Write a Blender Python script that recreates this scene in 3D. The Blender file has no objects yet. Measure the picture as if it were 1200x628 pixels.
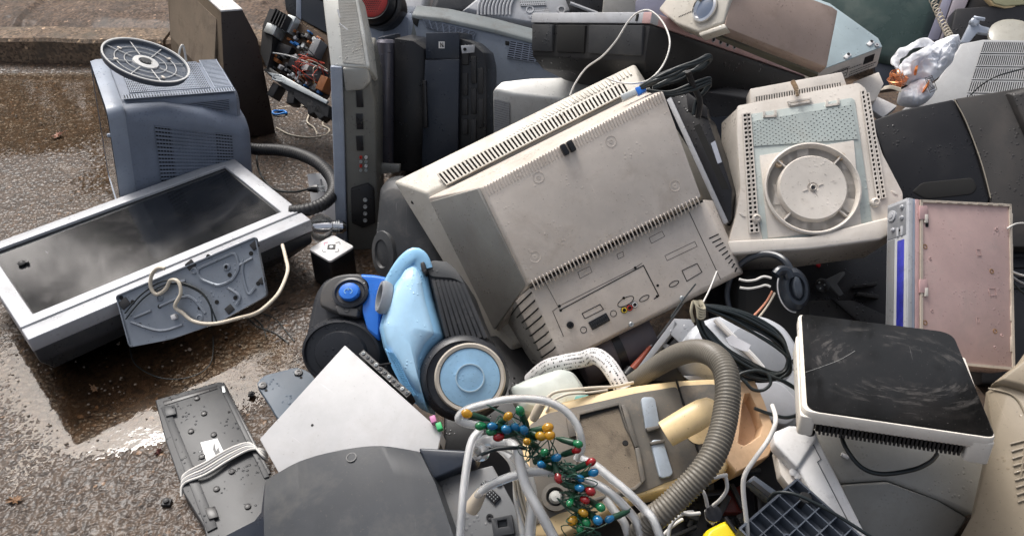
import bpy, bmesh, math, random
import numpy as np
from mathutils import Vector, Matrix, Quaternion, noise as mnoise
from mathutils.bvhtree import BVHTree

# ------------------------------------------------------------------ camera, sky, sun, exposure
SC = bpy.context.scene
COL = SC.collection
CAM_H, PITCH = 1.60, math.radians(38)
FPX = 600 / math.tan(math.radians(30))
cam_d = bpy.data.cameras.new('camera'); cam = bpy.data.objects.new('camera', cam_d); COL.objects.link(cam)
cam.location = (0, 0, CAM_H); cam.rotation_euler = (math.pi/2 - PITCH, 0, 0)
cam_d.sensor_width = 36; cam_d.angle = math.radians(60); cam_d.clip_start = .05; cam_d.clip_end = 500
SC.camera = cam

SUN_EL, SUN_AZ = math.radians(53), math.radians(-32)      # azimuth from +Y, towards +X
w = bpy.data.worlds.new('World'); SC.world = w; w.use_nodes = True
nt = w.node_tree; nt.nodes.clear()
sky = nt.nodes.new('ShaderNodeTexSky'); sky.sky_type = 'NISHITA'; sky.sun_disc = False
sky.sun_elevation = SUN_EL; sky.sun_rotation = SUN_AZ
sky.dust_density = 8; sky.ozone_density = .6; sky.air_density = 1.0
hs = nt.nodes.new('ShaderNodeHueSaturation'); hs.inputs['Saturation'].default_value = .50
bg = nt.nodes.new('ShaderNodeBackground'); bg.inputs['Strength'].default_value = .15
wo = nt.nodes.new('ShaderNodeOutputWorld')
nt.links.new(sky.outputs[0], hs.inputs['Color']); nt.links.new(hs.outputs[0], bg.inputs['Color']); nt.links.new(bg.outputs[0], wo.inputs['Surface'])
sl = bpy.data.lights.new('sun', 'SUN'); sl.energy = 1.7; sl.angle = math.radians(17); sl.color = (1, .99, .975)
so = bpy.data.objects.new('sun', sl); COL.objects.link(so)
sd = Vector((math.sin(SUN_AZ)*math.cos(SUN_EL), math.cos(SUN_AZ)*math.cos(SUN_EL), math.sin(SUN_EL)))
so.rotation_euler = (-sd).to_track_quat('-Z', 'Y').to_euler()
SC.view_settings.view_transform = 'Standard'; SC.view_settings.look = 'None'
SC.view_settings.exposure = 0.42; SC.view_settings.gamma = 1; SC.view_settings.use_curve_mapping = False
SC.render.engine = 'CYCLES'

# ------------------------------------------------------------------ geometry helpers
CAMP = Vector((0, 0, CAM_H)); VR = Vector((1, 0, 0))
VU = Vector((0, math.sin(PITCH), math.cos(PITCH))); VD = Vector((0, math.cos(PITCH), -math.sin(PITCH)))
def ray(u, v): return VD + VR*((u-600)/FPX) - VU*((v-314)/FPX)
def at(u, v, d): return CAMP + ray(u, v)*d                     # a point d metres deep
def atz(u, v, z):                                              # a point at height z
    r = ray(u, v); return CAMP + r*((z-CAM_H)/r.z)
def lerp(a, b, t): return Vector(a)*(1-t) + Vector(b)*t

class Fr:
    """a thing's own frame: origin, normal, and the direction of its width"""
    def __init__(s, u, v, d, n, pa=None, pb=None, x=None, o=None):
        s.o = Vector(o) if o is not None else at(u, v, d); s.z = Vector(n).normalized()
        s.x = Vector((1,0,0)); s.y = s.z.cross(s.x); s._m()
        if x is not None: xx = Vector(x)
        else: xx = s.W(s.p(*pb)) - s.W(s.p(*pa))
        s.x = (xx - s.z*xx.dot(s.z)).normalized(); s.y = s.z.cross(s.x); s._m()
    def _m(s):
        s.M = Matrix(((s.x.x, s.y.x, s.z.x, s.o.x), (s.x.y, s.y.y, s.z.y, s.o.y), (s.x.z, s.y.z, s.z.z, s.o.z), (0,0,0,1)))
    def W(s, p): return s.M @ Vector(p)
    def L(s, p): return s.M.inverted() @ Vector(p)
    def p(s, u, v, z=0.):                                      # local point on the plane z
        r = ray(u, v); a = s.o + s.z*z
        t = (a-CAMP).dot(s.z)/r.dot(s.z); q = CAMP + r*t - s.o
        return Vector((q.dot(s.x), q.dot(s.y), q.dot(s.z)))
    def ps(s, pts, z=0.): return [s.p(a[0], a[1], z if len(a) < 3 else a[2]) for a in pts]
def zm(ox, oy, k): return lambda *pts: [(ox+a[0]/k, oy+a[1]/k) + tuple(a[2:]) for a in pts]

def spline(pts, n=8, closed=False):
    P = [Vector(p) for p in pts]; out = []; N = len(P)
    for i in range(N if closed else N-1):
        if closed: a, b, c, d = P[i-1], P[i], P[(i+1) % N], P[(i+2) % N]
        else: a, b, c, d = P[max(i-1,0)], P[i], P[i+1], P[min(i+2,N-1)]
        for k in range(n):
            t = k/n
            out.append(.5*((2*b)+(c-a)*t+(2*a-5*b+4*c-d)*t*t+(3*b-a-3*c+d)*t**3))
    if not closed: out.append(P[-1])
    return out
def resample(pts, step):
    out = [pts[0]]; acc = 0
    for a, b in zip(pts, pts[1:]):
        L = (b-a).length
        if L < 1e-9: continue
        t = step-acc
        while t <= L: out.append(a+(b-a)*(t/L)); t += step
        acc = (acc+L) % step
    return out

class MB:
    def __init__(s): s.v = []; s.f = []
    def add(s, v, f):
        n = len(s.v); s.v += [tuple(a) for a in v]; s.f += [tuple(i+n for i in q) for q in f]; return s
    def box(s, x0, x1, y0, y1, z0, z1):
        return s.add([(x0,y0,z0),(x1,y0,z0),(x1,y1,z0),(x0,y1,z0),(x0,y0,z1),(x1,y0,z1),(x1,y1,z1),(x0,y1,z1)],
                     [(0,3,2,1),(4,5,6,7),(0,1,5,4),(1,2,6,5),(2,3,7,6),(3,0,4,7)])
    def cbox(s, c, sx, sy, sz, rot=0):
        c = Vector(c); cs, sn = math.cos(rot), math.sin(rot); v = []
        for k in (-1, 1):
            for i, j in ((-1,-1),(1,-1),(1,1),(-1,1)):
                x, y = i*sx/2, j*sy/2
                v.append((c.x+x*cs-y*sn, c.y+x*sn+y*cs, c.z+k*sz/2))
        return s.add(v, [(0,3,2,1),(4,5,6,7),(0,1,5,4),(1,2,6,5),(2,3,7,6),(3,0,4,7)])
    def loft(s, rings, c0=True, c1=True, close=True):
        n = len(rings[0]); v = [p for r in rings for p in r]; f = []
        for i in range(len(rings)-1):
            for j in range(n if close else n-1):
                k = (j+1) % n; f.append((i*n+j, i*n+k, (i+1)*n+k, (i+1)*n+j))
        if c0: f.append(tuple(reversed(range(n))))
        if c1: f.append(tuple((len(rings)-1)*n+j for j in range(n)))
        return s.add(v, f)
    def prism(s, poly, z0, z1):
        a = [(p[0], p[1], z0) for p in poly]; b = [(p[0], p[1], z1) for p in poly]
        return s.loft([a, b])
    def slab(s, poly3, off):                                   # 3-D outline pushed by a vector
        off = Vector(off); return s.loft([[Vector(p)+off for p in poly3], [Vector(p) for p in poly3]])
    def tube(s, pts, r, n=8, cap=True):
        P = [Vector(p) for p in pts]; rings = []; up = None
        for i, p in enumerate(P):
            t = (P[min(i+1,len(P)-1)]-P[max(i-1,0)])
            if t.length < 1e-9: t = Vector((0,0,1))
            t.normalize()
            if up is None: up = t.orthogonal().normalized()
            up = (up - t*up.dot(t)); up = up.normalized() if up.length > 1e-6 else t.orthogonal().normalized()
            b = t.cross(up); rr = r(i/(len(P)-1)) if callable(r) else (r[i] if isinstance(r, (list,tuple)) else r)
            rings.append([p+(up*math.cos(2*math.pi*k/n)+b*math.sin(2*math.pi*k/n))*rr for k in range(n)])
        return s.loft(rings, cap, cap)
    def lathe(s, prof, c=(0,0,0), ax=(0,0,1), n=32, sx=1, sy=1, cap=True, xd=None):
        ax = Vector(ax).normalized()
        u = (Vector(xd)-ax*Vector(xd).dot(ax)).normalized() if xd is not None else ax.orthogonal().normalized()
        w_ = ax.cross(u); c = Vector(c)
        return s.loft([[c+ax*h+(u*math.cos(2*math.pi*k/n)*sx+w_*math.sin(2*math.pi*k/n)*sy)*max(r,1e-5) for k in range(n)] for r, h in prof], cap, cap)
    def path(s, pts, wd, h0, h1, closed=False):                # a flat strip following a line in the plane
        P = [Vector(p) for p in pts]
        if closed: P = P+[P[0]]
        for a, b in zip(P, P[1:]):
            d = (b-a); L = d.length
            if L < 1e-6: continue
            d /= L; m = (a+b)/2
            s.cbox((m.x, m.y, m.z+(h0+h1)/2), L+wd*.9, wd, h1-h0, math.atan2(d.y, d.x))
        return s
    def perf(s, q, nx, ny, fx, fy, th, hole=None):
        """perforated sheet on the quad q (4 local points): real holes with walls; th = depth vector"""
        q = [Vector(a) for a in q]; nrm = (q[1]-q[0]).cross(q[3]-q[0]).normalized()
        def T(a, b, h): return (q[0]*(1-a)+q[1]*a)*(1-b)+(q[3]*(1-a)+q[2]*a)*b + nrm*h
        xs = [0]; ys = [0]
        for i in range(nx): xs += [(i+(1-fx)/2)/nx, (i+(1+fx)/2)/nx]
        for i in range(ny): ys += [(i+(1-fy)/2)/ny, (i+(1+fy)/2)/ny]
        xs.append(1); ys.append(1); W = len(xs)
        v = [T(a, b, 0) for b in ys for a in xs]+[T(a, b, -th) for b in ys for a in xs]; o = W*len(ys); f = []
        for j in range(len(ys)-1):
            for i in range(W-1):
                a = j*W+i; b = a+1; c = a+W+1; d = a+W
                if i % 2 == 1 and j % 2 == 1 and (hole is None or hole(i//2, j//2)):
                    f += [(a, a+o, b+o, b), (b, b+o, c+o, c), (c, c+o, d+o, d), (d, d+o, a+o, a)]
                else: f.append((a, b, c, d))
        n0 = len(ys)-1
        for i in range(W-1): f += [(i+1, i, i+o, i+1+o), (n0*W+i, n0*W+i+1, n0*W+i+1+o, n0*W+i+o)]
        for j in range(len(ys)-1): f += [(j*W, (j+1)*W, (j+1)*W+o, j*W+o), ((j+1)*W+W-1, j*W+W-1, j*W+W-1+o, (j+1)*W+W-1+o)]
        return s.add(v, f)
    def build(s, name, mat, parent=None, bevel=0, seg=2, ang=32, kind=None, label=None, flat=False, fix=True):
        me = bpy.data.meshes.new(name); me.from_pydata(s.v, [], s.f); me.update()
        bm = bmesh.new(); bm.from_mesh(me)
        if fix: bmesh.ops.recalc_face_normals(bm, faces=bm.faces)
        if bevel:
            ed = [e for e in bm.edges if len(e.link_faces) == 2 and e.calc_face_angle(0) > math.radians(25)]
            try: bmesh.ops.bevel(bm, geom=ed, offset=bevel, segments=seg, profile=.5, affect='EDGES', clamp_overlap=True)
            except Exception: pass
        bm.to_mesh(me); bm.free()
        if not flat:
            me.polygons.foreach_set('use_smooth', [True]*len(me.polygons)); me.set_sharp_from_angle(angle=math.radians(ang))
        me.materials.append(mat)
        o = bpy.data.objects.new(name, me); COL.objects.link(o)
        if parent is not None: o.parent = parent
        if kind: o['kind'] = kind
        if label: o['label'] = label
        return o

def thing(name, fr, label, cat, group=None):
    o = bpy.data.objects.new(name, None); COL.objects.link(o); o.empty_display_size = .05
    o.matrix_world = fr.M if isinstance(fr, Fr) else Matrix.Translation(Vector(fr))
    o['label'] = label; o['category'] = cat
    if group: o['group'] = group
    return o
def tag(o, label, cat, group=None):
    o['label'] = label; o['category'] = cat
    if group: o['group'] = group
    return o
def wfr(p): return Fr(0,0,0,(0,0,1), x=(1,0,0), o=p)
def cable(name, pts, r, mat, label, cat='cable', group=None, n=8, sm=8):
    """a cable as a thing of its own, its mesh laid round its first point"""
    P = spline(pts, sm); c = P[0]
    o = MB().tube([p-c for p in P], r, n).build(name, mat, ang=80); o.location = c
    return tag(o, label, cat, group)
def ctube(pts, r, mat, name, parent, fr, n=8, sm=8):
    """a cable that belongs to a thing: world points, stored in the thing's frame"""
    return MB().tube([fr.L(p) for p in spline(pts, sm)], r, n).build(name, mat, parent, ang=80)
def rrect(x0, x1, y0, y1, r, n=5):
    out = []
    for cx, cy, a in ((x1-r, y1-r, 0), (x0+r, y1-r, 90), (x0+r, y0+r, 180), (x1-r, y0+r, 270)):
        for k in range(n+1):
            t = math.radians(a+90*k/n); out.append((cx+r*math.cos(t), cy+r*math.sin(t)))
    return out
def rpoly(pts, r, n=4):
    """polygon with rounded corners"""
    P = [Vector(p) for p in pts]; N = len(P); out = []
    for i in range(N):
        a, b, c = P[i-1], P[i], P[(i+1) % N]
        ri = r[i] if isinstance(r, (list,tuple)) else r
        d1 = (a-b); d2 = (c-b); q = min(ri, d1.length*.45, d2.length*.45)
        p1 = b+d1.normalized()*q; p2 = b+d2.normalized()*q
        if q < 1e-5: out.append(b); continue
        for k in range(n+1):
            t = k/n; out.append(p1*(1-t)**2+b*2*t*(1-t)+p2*t*t)
    return out
def bulge(ring, f, c=None):
    c = c or sum((Vector(p) for p in ring), Vector())/len(ring)
    return [c+(Vector(p)-c)*f for p in ring]
def shift(ring, d): return [Vector(p)+Vector(d) for p in ring]

# ------------------------------------------------------------------ materials
MATS = {}
def mat(name, col, rough=.45, metal=0., var=.10, dirt=.25, dcol=(.16,.125,.09), drops=.0, scr=.3, grain=.15, spec=.5, coat=0., trans=0., alpha=1., ior=1.45, dscale=9., emis=None, swirl=None, crinkle=0, sss=0):
    if name in MATS: return MATS[name]
    m = bpy.data.materials.new(name); m.use_nodes = True; t = m.node_tree; N = t.nodes; K = t.links.new
    b = N['Principled BSDF']
    def nd(ty, **kw):
        x = N.new(ty)
        for k, v in kw.items(): setattr(x, k, v)
        return x
    def math_(op, a, bb=None, clamp=False):
        x = nd('ShaderNodeMath', operation=op, use_clamp=clamp)
        for i, q in enumerate((a, bb)):
            if q is None: continue
            if isinstance(q, (int, float)): x.inputs[i].default_value = q
            else: K(q, x.inputs[i])
        return x.outputs[0]
    tc = nd('ShaderNodeTexCoord').outputs['Object']
    def noi(sc, det=4, ro=.6, vec=None, dist=0):
        x = nd('ShaderNodeTexNoise'); x.inputs['Scale'].default_value = sc; x.inputs['Detail'].default_value = det
        x.inputs['Roughness'].default_value = ro; x.inputs['Distortion'].default_value = dist; K(vec or tc, x.inputs['Vector']); return x.outputs['Fac']
    def ramp(f, a, c):
        x = nd('ShaderNodeMapRange'); x.inputs['From Min'].default_value = a; x.inputs['From Max'].default_value = c; K(f, x.inputs['Value']); return x.outputs[0]
    def mix(f, A, B):
        x = nd('ShaderNodeMix', data_type='RGBA')
        if isinstance(f, (int,float)): x.inputs[0].default_value = f
        else: K(f, x.inputs[0])
        for i, q in ((6, A), (7, B)):
            if isinstance(q, tuple): x.inputs[i].default_value = (*q, 1)
            else: K(q, x.inputs[i])
        return x.outputs[2]
    n1 = noi(5, 5, .65)
    lo = tuple(c*(1-var*1.6) for c in col); hi = tuple(min(1, c*(1+var)) for c in col)
    c = mix(ramp(n1, .35, .65), lo, hi)
    ds = None
    if dirt:
        ds = math_('MULTIPLY', ramp(noi(dscale, 8, .72, dist=.4), .50, .72), dirt)
        c = mix(ds, c, dcol)
        bl_ = math_('MULTIPLY', ramp(noi(3.1, 6, .7, dist=.8), .47, .70), dirt*.55); c = mix(bl_, c, tuple(.6*q+.4*w_ for q, w_ in zip(dcol, col)))
        sp = math_('MULTIPLY', ramp(noi(170, 3, .6), .66, .72), min(1, dirt*1.6))
        c = mix(sp, c, tuple(q*.6 for q in dcol))
    rg = math_('ADD', math_('MULTIPLY', n1, .16), rough-.08)
    if scr:
        mp = nd('ShaderNodeMapping'); mp.inputs['Scale'].default_value = (260, 7, 60); mp.inputs['Rotation'].default_value = (.2,.1,.6); K(tc, mp.inputs['Vector'])
        s1 = math_('MULTIPLY', ramp(noi(1, 2, .5, mp.outputs[0]), .70, .76), math_('MULTIPLY', ramp(noi(12, 2), .48, .6), scr))
        c = mix(s1, c, tuple(min(1, q*1.5+.06) for q in col)); rg = math_('ADD', rg, math_('MULTIPLY', s1, .2))
    if ds: rg = math_('ADD', rg, math_('MULTIPLY', ds, .35))
    h = math_('MULTIPLY', noi(420, 2, .6), grain*.0006)
    if drops:
        vo = nd('ShaderNodeTexVoronoi', feature='F1'); vo.inputs['Scale'].default_value = 95; K(tc, vo.inputs['Vector'])
        bl = math_('SUBTRACT', math_('MULTIPLY', ramp(noi(14, 3), .42, .62), .36), vo.outputs['Distance'])
        dm = math_('MULTIPLY', math_('MULTIPLY', bl, 5., True), drops)
        dm2 = math_('MULTIPLY', bl, 12., True)
        h = math_('ADD', h, math_('MULTIPLY', dm, .0016))
        K(math_('MULTIPLY', rg, math_('SUBTRACT', 1., math_('MULTIPLY', dm2, .9)), True), b.inputs['Roughness'])
    else: K(math_('MULTIPLY', rg, 1., True), b.inputs['Roughness'])
    if swirl:
        sx_ = nd('ShaderNodeSeparateXYZ'); K(tc, sx_.inputs[0])
        X_ = math_('SUBTRACT', sx_.outputs[0], swirl[0]); Y_ = math_('SUBTRACT', sx_.outputs[1], swirl[1])
        r_ = math_('SQRT', math_('ADD', math_('MULTIPLY', X_, X_), math_('MULTIPLY', math_('MULTIPLY', Y_, Y_), 1.6)))
        cb_ = nd('ShaderNodeCombineXYZ'); K(math_('MULTIPLY', r_, 55.), cb_.inputs[0]); K(math_('MULTIPLY', math_('ARCTAN2', Y_, X_), 1.6), cb_.inputs[1])
        f_ = math_('MULTIPLY', ramp(noi(1, 4, .7, cb_.outputs[0]), .50, .74), math_('MULTIPLY', ramp(r_, swirl[2]*.45, swirl[2]*.9), ramp(r_, swirl[2]*1.7, swirl[2]*1.1)))
        f_ = math_('MULTIPLY', f_, ramp(noi(9, 4, .6), .44, .62)); f_ = math_('MULTIPLY', math_('ADD', f_, math_('MULTIPLY', ramp(noi(240, 2), .70, .74), .5)), swirl[3], True)
        c = mix(f_, c, (.42,.39,.37)); rg = math_('ADD', rg, math_('MULTIPLY', f_, .4)); K(math_('MULTIPLY', rg, 1., True), b.inputs['Roughness'])
    if crinkle:
        v2 = nd('ShaderNodeTexVoronoi', feature='DISTANCE_TO_EDGE'); v2.inputs['Scale'].default_value = 46; mp2 = nd('ShaderNodeMapping'); K(tc, mp2.inputs['Vector'])
        nv = nd('ShaderNodeTexNoise'); nv.inputs['Scale'].default_value = 20; K(tc, nv.inputs['Vector']); ad = nd('ShaderNodeVectorMath', operation='MULTIPLY_ADD'); K(nv.outputs['Color'], ad.inputs[0]); ad.inputs[1].default_value = (.05,.05,.05); K(tc, ad.inputs[2]); K(ad.outputs[0], v2.inputs['Vector'])
        h = math_('ADD', h, math_('MULTIPLY', v2.outputs['Distance'], crinkle))
    bp = nd('ShaderNodeBump'); bp.inputs['Distance'].default_value = 1.; bp.inputs['Strength'].default_value = 1.; K(h, bp.inputs['Height'])
    if grain or drops or crinkle: K(bp.outputs[0], b.inputs['Normal'])
    K(c, b.inputs['Base Color']); b.inputs['Metallic'].default_value = metal
    b.inputs['IOR'].default_value = ior; b.inputs['Specular IOR Level'].default_value = spec
    b.inputs['Subsurface Weight'].default_value = sss; b.inputs['Subsurface Scale'].default_value = .03; b.inputs['Subsurface Radius'].default_value = (1, 1, 1)
    b.inputs['Coat Weight'].default_value = coat; b.inputs['Coat Roughness'].default_value = .06
    b.inputs['Transmission Weight'].default_value = trans; b.inputs['Alpha'].default_value = alpha
    if emis: b.inputs['Emission Color'].default_value = (*emis, 1); b.inputs['Emission Strength'].default_value = 1
    MATS[name] = m; return m

BEIGE = mat('beige_plastic', (.58,.52,.46), .48, drops=.25, dirt=.42, dcol=(.25,.19,.14))
BEIGE2 = mat('pale_beige_plastic', (.52,.49,.43), .48, drops=.3, dirt=.4, dcol=(.27,.22,.16))
WARMW = mat('warm_white_plastic', (.60,.555,.50), .42, dirt=.35, drops=.2, dcol=(.33,.27,.2))
WHITE = mat('white_plastic', (.70,.69,.68), .35, dirt=.25, drops=.2)
WHITEM = mat('white_painted_metal', (.42,.42,.425), .5, dirt=.4, scr=.6, drops=.0, dcol=(.35,.33,.31))
GREY = mat('grey_plastic', (.20,.205,.21), .45, dirt=.3, drops=.4)
GREYM = mat('mid_grey_plastic', (.13,.135,.14), .45, dirt=.3, drops=.4)
WARMG = mat('warm_grey_plastic', (.28,.275,.255), .45, dirt=.3, drops=.3)  # also carries the shade painted on the beige television's flanks
BLUEG = mat('blue_grey_plastic', (.19,.22,.28), .42, dirt=.22, drops=.2, dcol=(.1,.1,.1))
BLUEGL = mat('light_blue_grey_plastic', (.30,.34,.41), .4, dirt=.2, drops=.25, dcol=(.16,.15,.14))
SILV = mat('silver_plastic', (.41,.42,.44), .42, metal=.12, dirt=.22, scr=.5, drops=.3)
SILVD = mat('dull_silver_plastic', (.33,.33,.31), .42, metal=.25, dirt=.4, drops=.35)
STEEL = mat('galvanised_steel', (.50,.53,.53), .36, metal=.6, dirt=.3, scr=.5, drops=.25)
STEELB = mat('bluish_steel', (.23,.255,.29), .42, metal=.35, dirt=.3, scr=.4, drops=.4, dcol=(.12,.12,.12))
CHROME = mat('chrome', (.75,.75,.76), .12, metal=1, dirt=.15, scr=.1, grain=0)
PINK = mat('pinkish_metal', (.44,.31,.29), .45, metal=.1, dirt=.4, scr=.4, drops=.2, dcol=(.26,.24,.22))
PINKS = mat('pink_silver_plastic', (.52,.34,.33), .42, metal=.2, dirt=.3, drops=.3)
TAUPE = mat('taupe_painted_board', (.30,.23,.195), .5, dirt=.5, drops=.25, dcol=(.17,.12,.09))
BLACK = mat('black_plastic', (.011,.011,.013), .36, dirt=.22, dcol=(.05,.047,.043), drops=.35)
BLACKR = mat('rough_black_plastic', (.018,.018,.019), .5, dirt=.3, dcol=(.06,.055,.05), drops=.2)
DARKG = mat('charcoal_plastic', (.036,.038,.042), .45, dirt=.3, dcol=(.12,.115,.105), drops=.4)
NAVY = mat('dark_navy_plastic', (.017,.023,.036), .38, dirt=.22, dcol=(.1,.1,.1), drops=.4, scr=.5)
VOID = mat('black_inside', (.008,.008,.008), .8, dirt=0, scr=0, grain=0)
RUBBER = mat('black_rubber', (.022,.022,.023), .5, dirt=.3, scr=0, dcol=(.08,.075,.07))
SCREEN = mat('screen_glass', (.006,.007,.009), .13, dirt=.12, dcol=(.12,.11,.1), scr=1.0, spec=1., grain=0, coat=.35)
GLOSS = mat('black_ceramic_glass', (.004,.004,.004), .07, dirt=.10, dcol=(.09,.075,.07), scr=1., spec=.22, grain=0, dscale=7, swirl=(.0,.03,.12,.24))
CREAM = mat('yellowed_cream_plastic', (.74,.56,.31), .4, dirt=.4, dcol=(.40,.24,.12), drops=.1)
TAN = mat('orange_tan_plastic', (.64,.43,.26), .45, dirt=.5, dcol=(.3,.17,.09))
GRIME = mat('grimy_grey_plastic', (.115,.105,.09), .55, dirt=.7, dcol=(.27,.21,.15), grain=.5)
HOSEM = mat('grey_ribbed_hose_plastic', (.135,.122,.10), .42, dirt=.35, drops=0, dcol=(.1,.08,.06))
LBLUE = mat('light_blue_plastic', (.28,.53,.76), .30, dirt=.12, drops=.4, coat=.3, dcol=(.15,.3,.45))
MBLUE = mat('bright_blue_plastic', (.02,.16,.62), .25, dirt=.1, drops=.3, coat=.3)
WBLUE = mat('wheel_blue_plastic', (.27,.46,.64), .35, dirt=.3, drops=.3, dcol=(.1,.15,.2))
WIREW = mat('white_cable', (.66,.64,.60), .45, dirt=.3, scr=0, grain=0)
WIREC = mat('cream_cable', (.62,.55,.44), .45, dirt=.3, scr=0, grain=0)
WIREG = mat('grey_cable', (.35,.35,.35), .45, dirt=.3, scr=0, grain=0)
WIREB = mat('black_cable', (.010,.016,.018), .38, dirt=.15, scr=0, grain=0)
WIREGR = mat('green_cable', (.015,.07,.045), .4, dirt=.15, scr=0, grain=0)
WIRER = mat('red_cable', (.5,.06,.03), .45, dirt=.2, scr=0, grain=0)
COPPER = mat('copper', (.75,.33,.16), .3, metal=.9, dirt=.2, scr=0, grain=0)
CLEAR = mat('clear_vinyl_tube', (.95,.96,.97), .12, dirt=.08, scr=0, grain=0, trans=.72, ior=1.36, dcol=(.6,.58,.52))
WOODD = mat('dark_brown_laminate', (.030,.020,.016), .5, dirt=.35, dcol=(.07,.05,.035), drops=.2)
WOODL = mat('worn_chipboard', (.155,.115,.075), .75, dirt=.85, dcol=(.05,.035,.025), dscale=6, grain=1.)
YELLOW = mat('yellow_plastic', (.78,.60,.01), .4, dirt=.15)
BLUEP = mat('blue_plastic_film', (.02,.25,.75), .35, dirt=.1)
TEAL = mat('teal_plastic', (.15,.36,.34), .4)
# ------------------------------------------------------------------ the setting: wet gravelly asphalt, puddle water, kerb, soil verge
rs = np.random.RandomState(7)
def vnoise(x, y, sc, seed):
    g = np.random.RandomState(seed).rand(257, 257); X = x*sc; Y = y*sc
    i = np.floor(X).astype(int); j = np.floor(Y).astype(int); fx = X-i; fy = Y-j
    fx = fx*fx*(3-2*fx); fy = fy*fy*(3-2*fy); i %= 256; j %= 256
    return (g[i,j]*(1-fx)+g[i+1,j]*fx)*(1-fy)+(g[i,j+1]*(1-fx)+g[i+1,j+1]*fx)*fy
def fbm(x, y, sc, o, seed):
    s = 0; a = 1; t = 0
    for k in range(o): s = s+a*vnoise(x, y, sc*2**k, seed+k); t += a; a *= .5
    return s/t
def stones(x, y, cell, seed):
    X = x/cell; Y = y/cell; i = np.floor(X).astype(int); j = np.floor(Y).astype(int)
    g = np.random.RandomState(seed).rand(3, 256, 256); best = np.full(x.shape, -1.)
    for a in (-1, 0, 1):
        for b in (-1, 0, 1):
            ii = (i+a) % 256; jj = (j+b) % 256
            dx = i+a+.15+.7*g[0,ii,jj]-X; dy = j+b+.15+.7*g[1,ii,jj]-Y
            r = .42+.35*g[2,ii,jj]
            best = np.maximum(best, (1-(dx*dx+dy*dy)/(r*r))*(.45+.55*g[2,ii,jj]))
    return best
def blob(x, y, px, py, rx, ry, e=1.):
    c = atz(px, py, 0)
    return np.exp(-(((x-c.x)/rx)**2+((y-c.y)/ry)**2)**e)
def gheight(x, y):
    u = (fbm(x, y, 2.3, 3, 11)-.5)*.014+.0005
    u = u - .011*blob(x, y, 40, 125, .42, .36, 2) - .010*blob(x, y, 190, 432, .40, .19, 2) - .009*blob(x, y, 150, 480, .17, .15, 2)
    u = u - .0010*blob(x, y, 90, 580, .45, .32, 2) + .0012*blob(x, y, 20, 250, .5, .3) + .006*blob(x, y, 345, 370, .16, .35) + .004*blob(x, y, 250, 130, 1.2, .3)
    g = np.clip(stones(x, y, .0062, 3), -.2, 1)*.0021 + np.clip(stones(x, y, .013, 5)-.35, 0, 1)*.0030
    return u*.8 + g + (vnoise(x, y, 230, 9)-.5)*.0016 - .0002
def sheet(name, x0, x1, y0, y1, st, m, hf, parent=None):
    xs = np.arange(x0, x1+st*.5, st); ys = np.arange(y0, y1+st*.5, st)
    X, Y = np.meshgrid(xs, ys); Z = hf(X.ravel(), Y.ravel()); nx, ny = len(xs), len(ys)
    v = np.stack([X.ravel(), Y.ravel(), Z], 1).astype(np.float32)
    i = (np.arange(ny-1)[:,None]*nx+np.arange(nx-1)[None,:]).ravel()
    f = np.stack([i, i+1, i+nx+1, i+nx], 1).astype(np.int32)
    me = bpy.data.meshes.new(name); me.vertices.add(len(v)); me.vertices.foreach_set('co', v.ravel())
    me.loops.add(f.size); me.loops.foreach_set('vertex_index', f.ravel())
    me.polygons.add(len(f)); me.polygons.foreach_set('loop_start', np.arange(0, f.size, 4, dtype=np.int32)); me.polygons.foreach_set('loop_total', np.full(len(f), 4, np.int32))
    me.polygons.foreach_set('use_smooth', [True]*len(f)); me.update(); me.validate(); me.materials.append(m)
    o = bpy.data.objects.new(name, me); COL.objects.link(o)
    if parent: o.parent = parent
    return o

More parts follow.
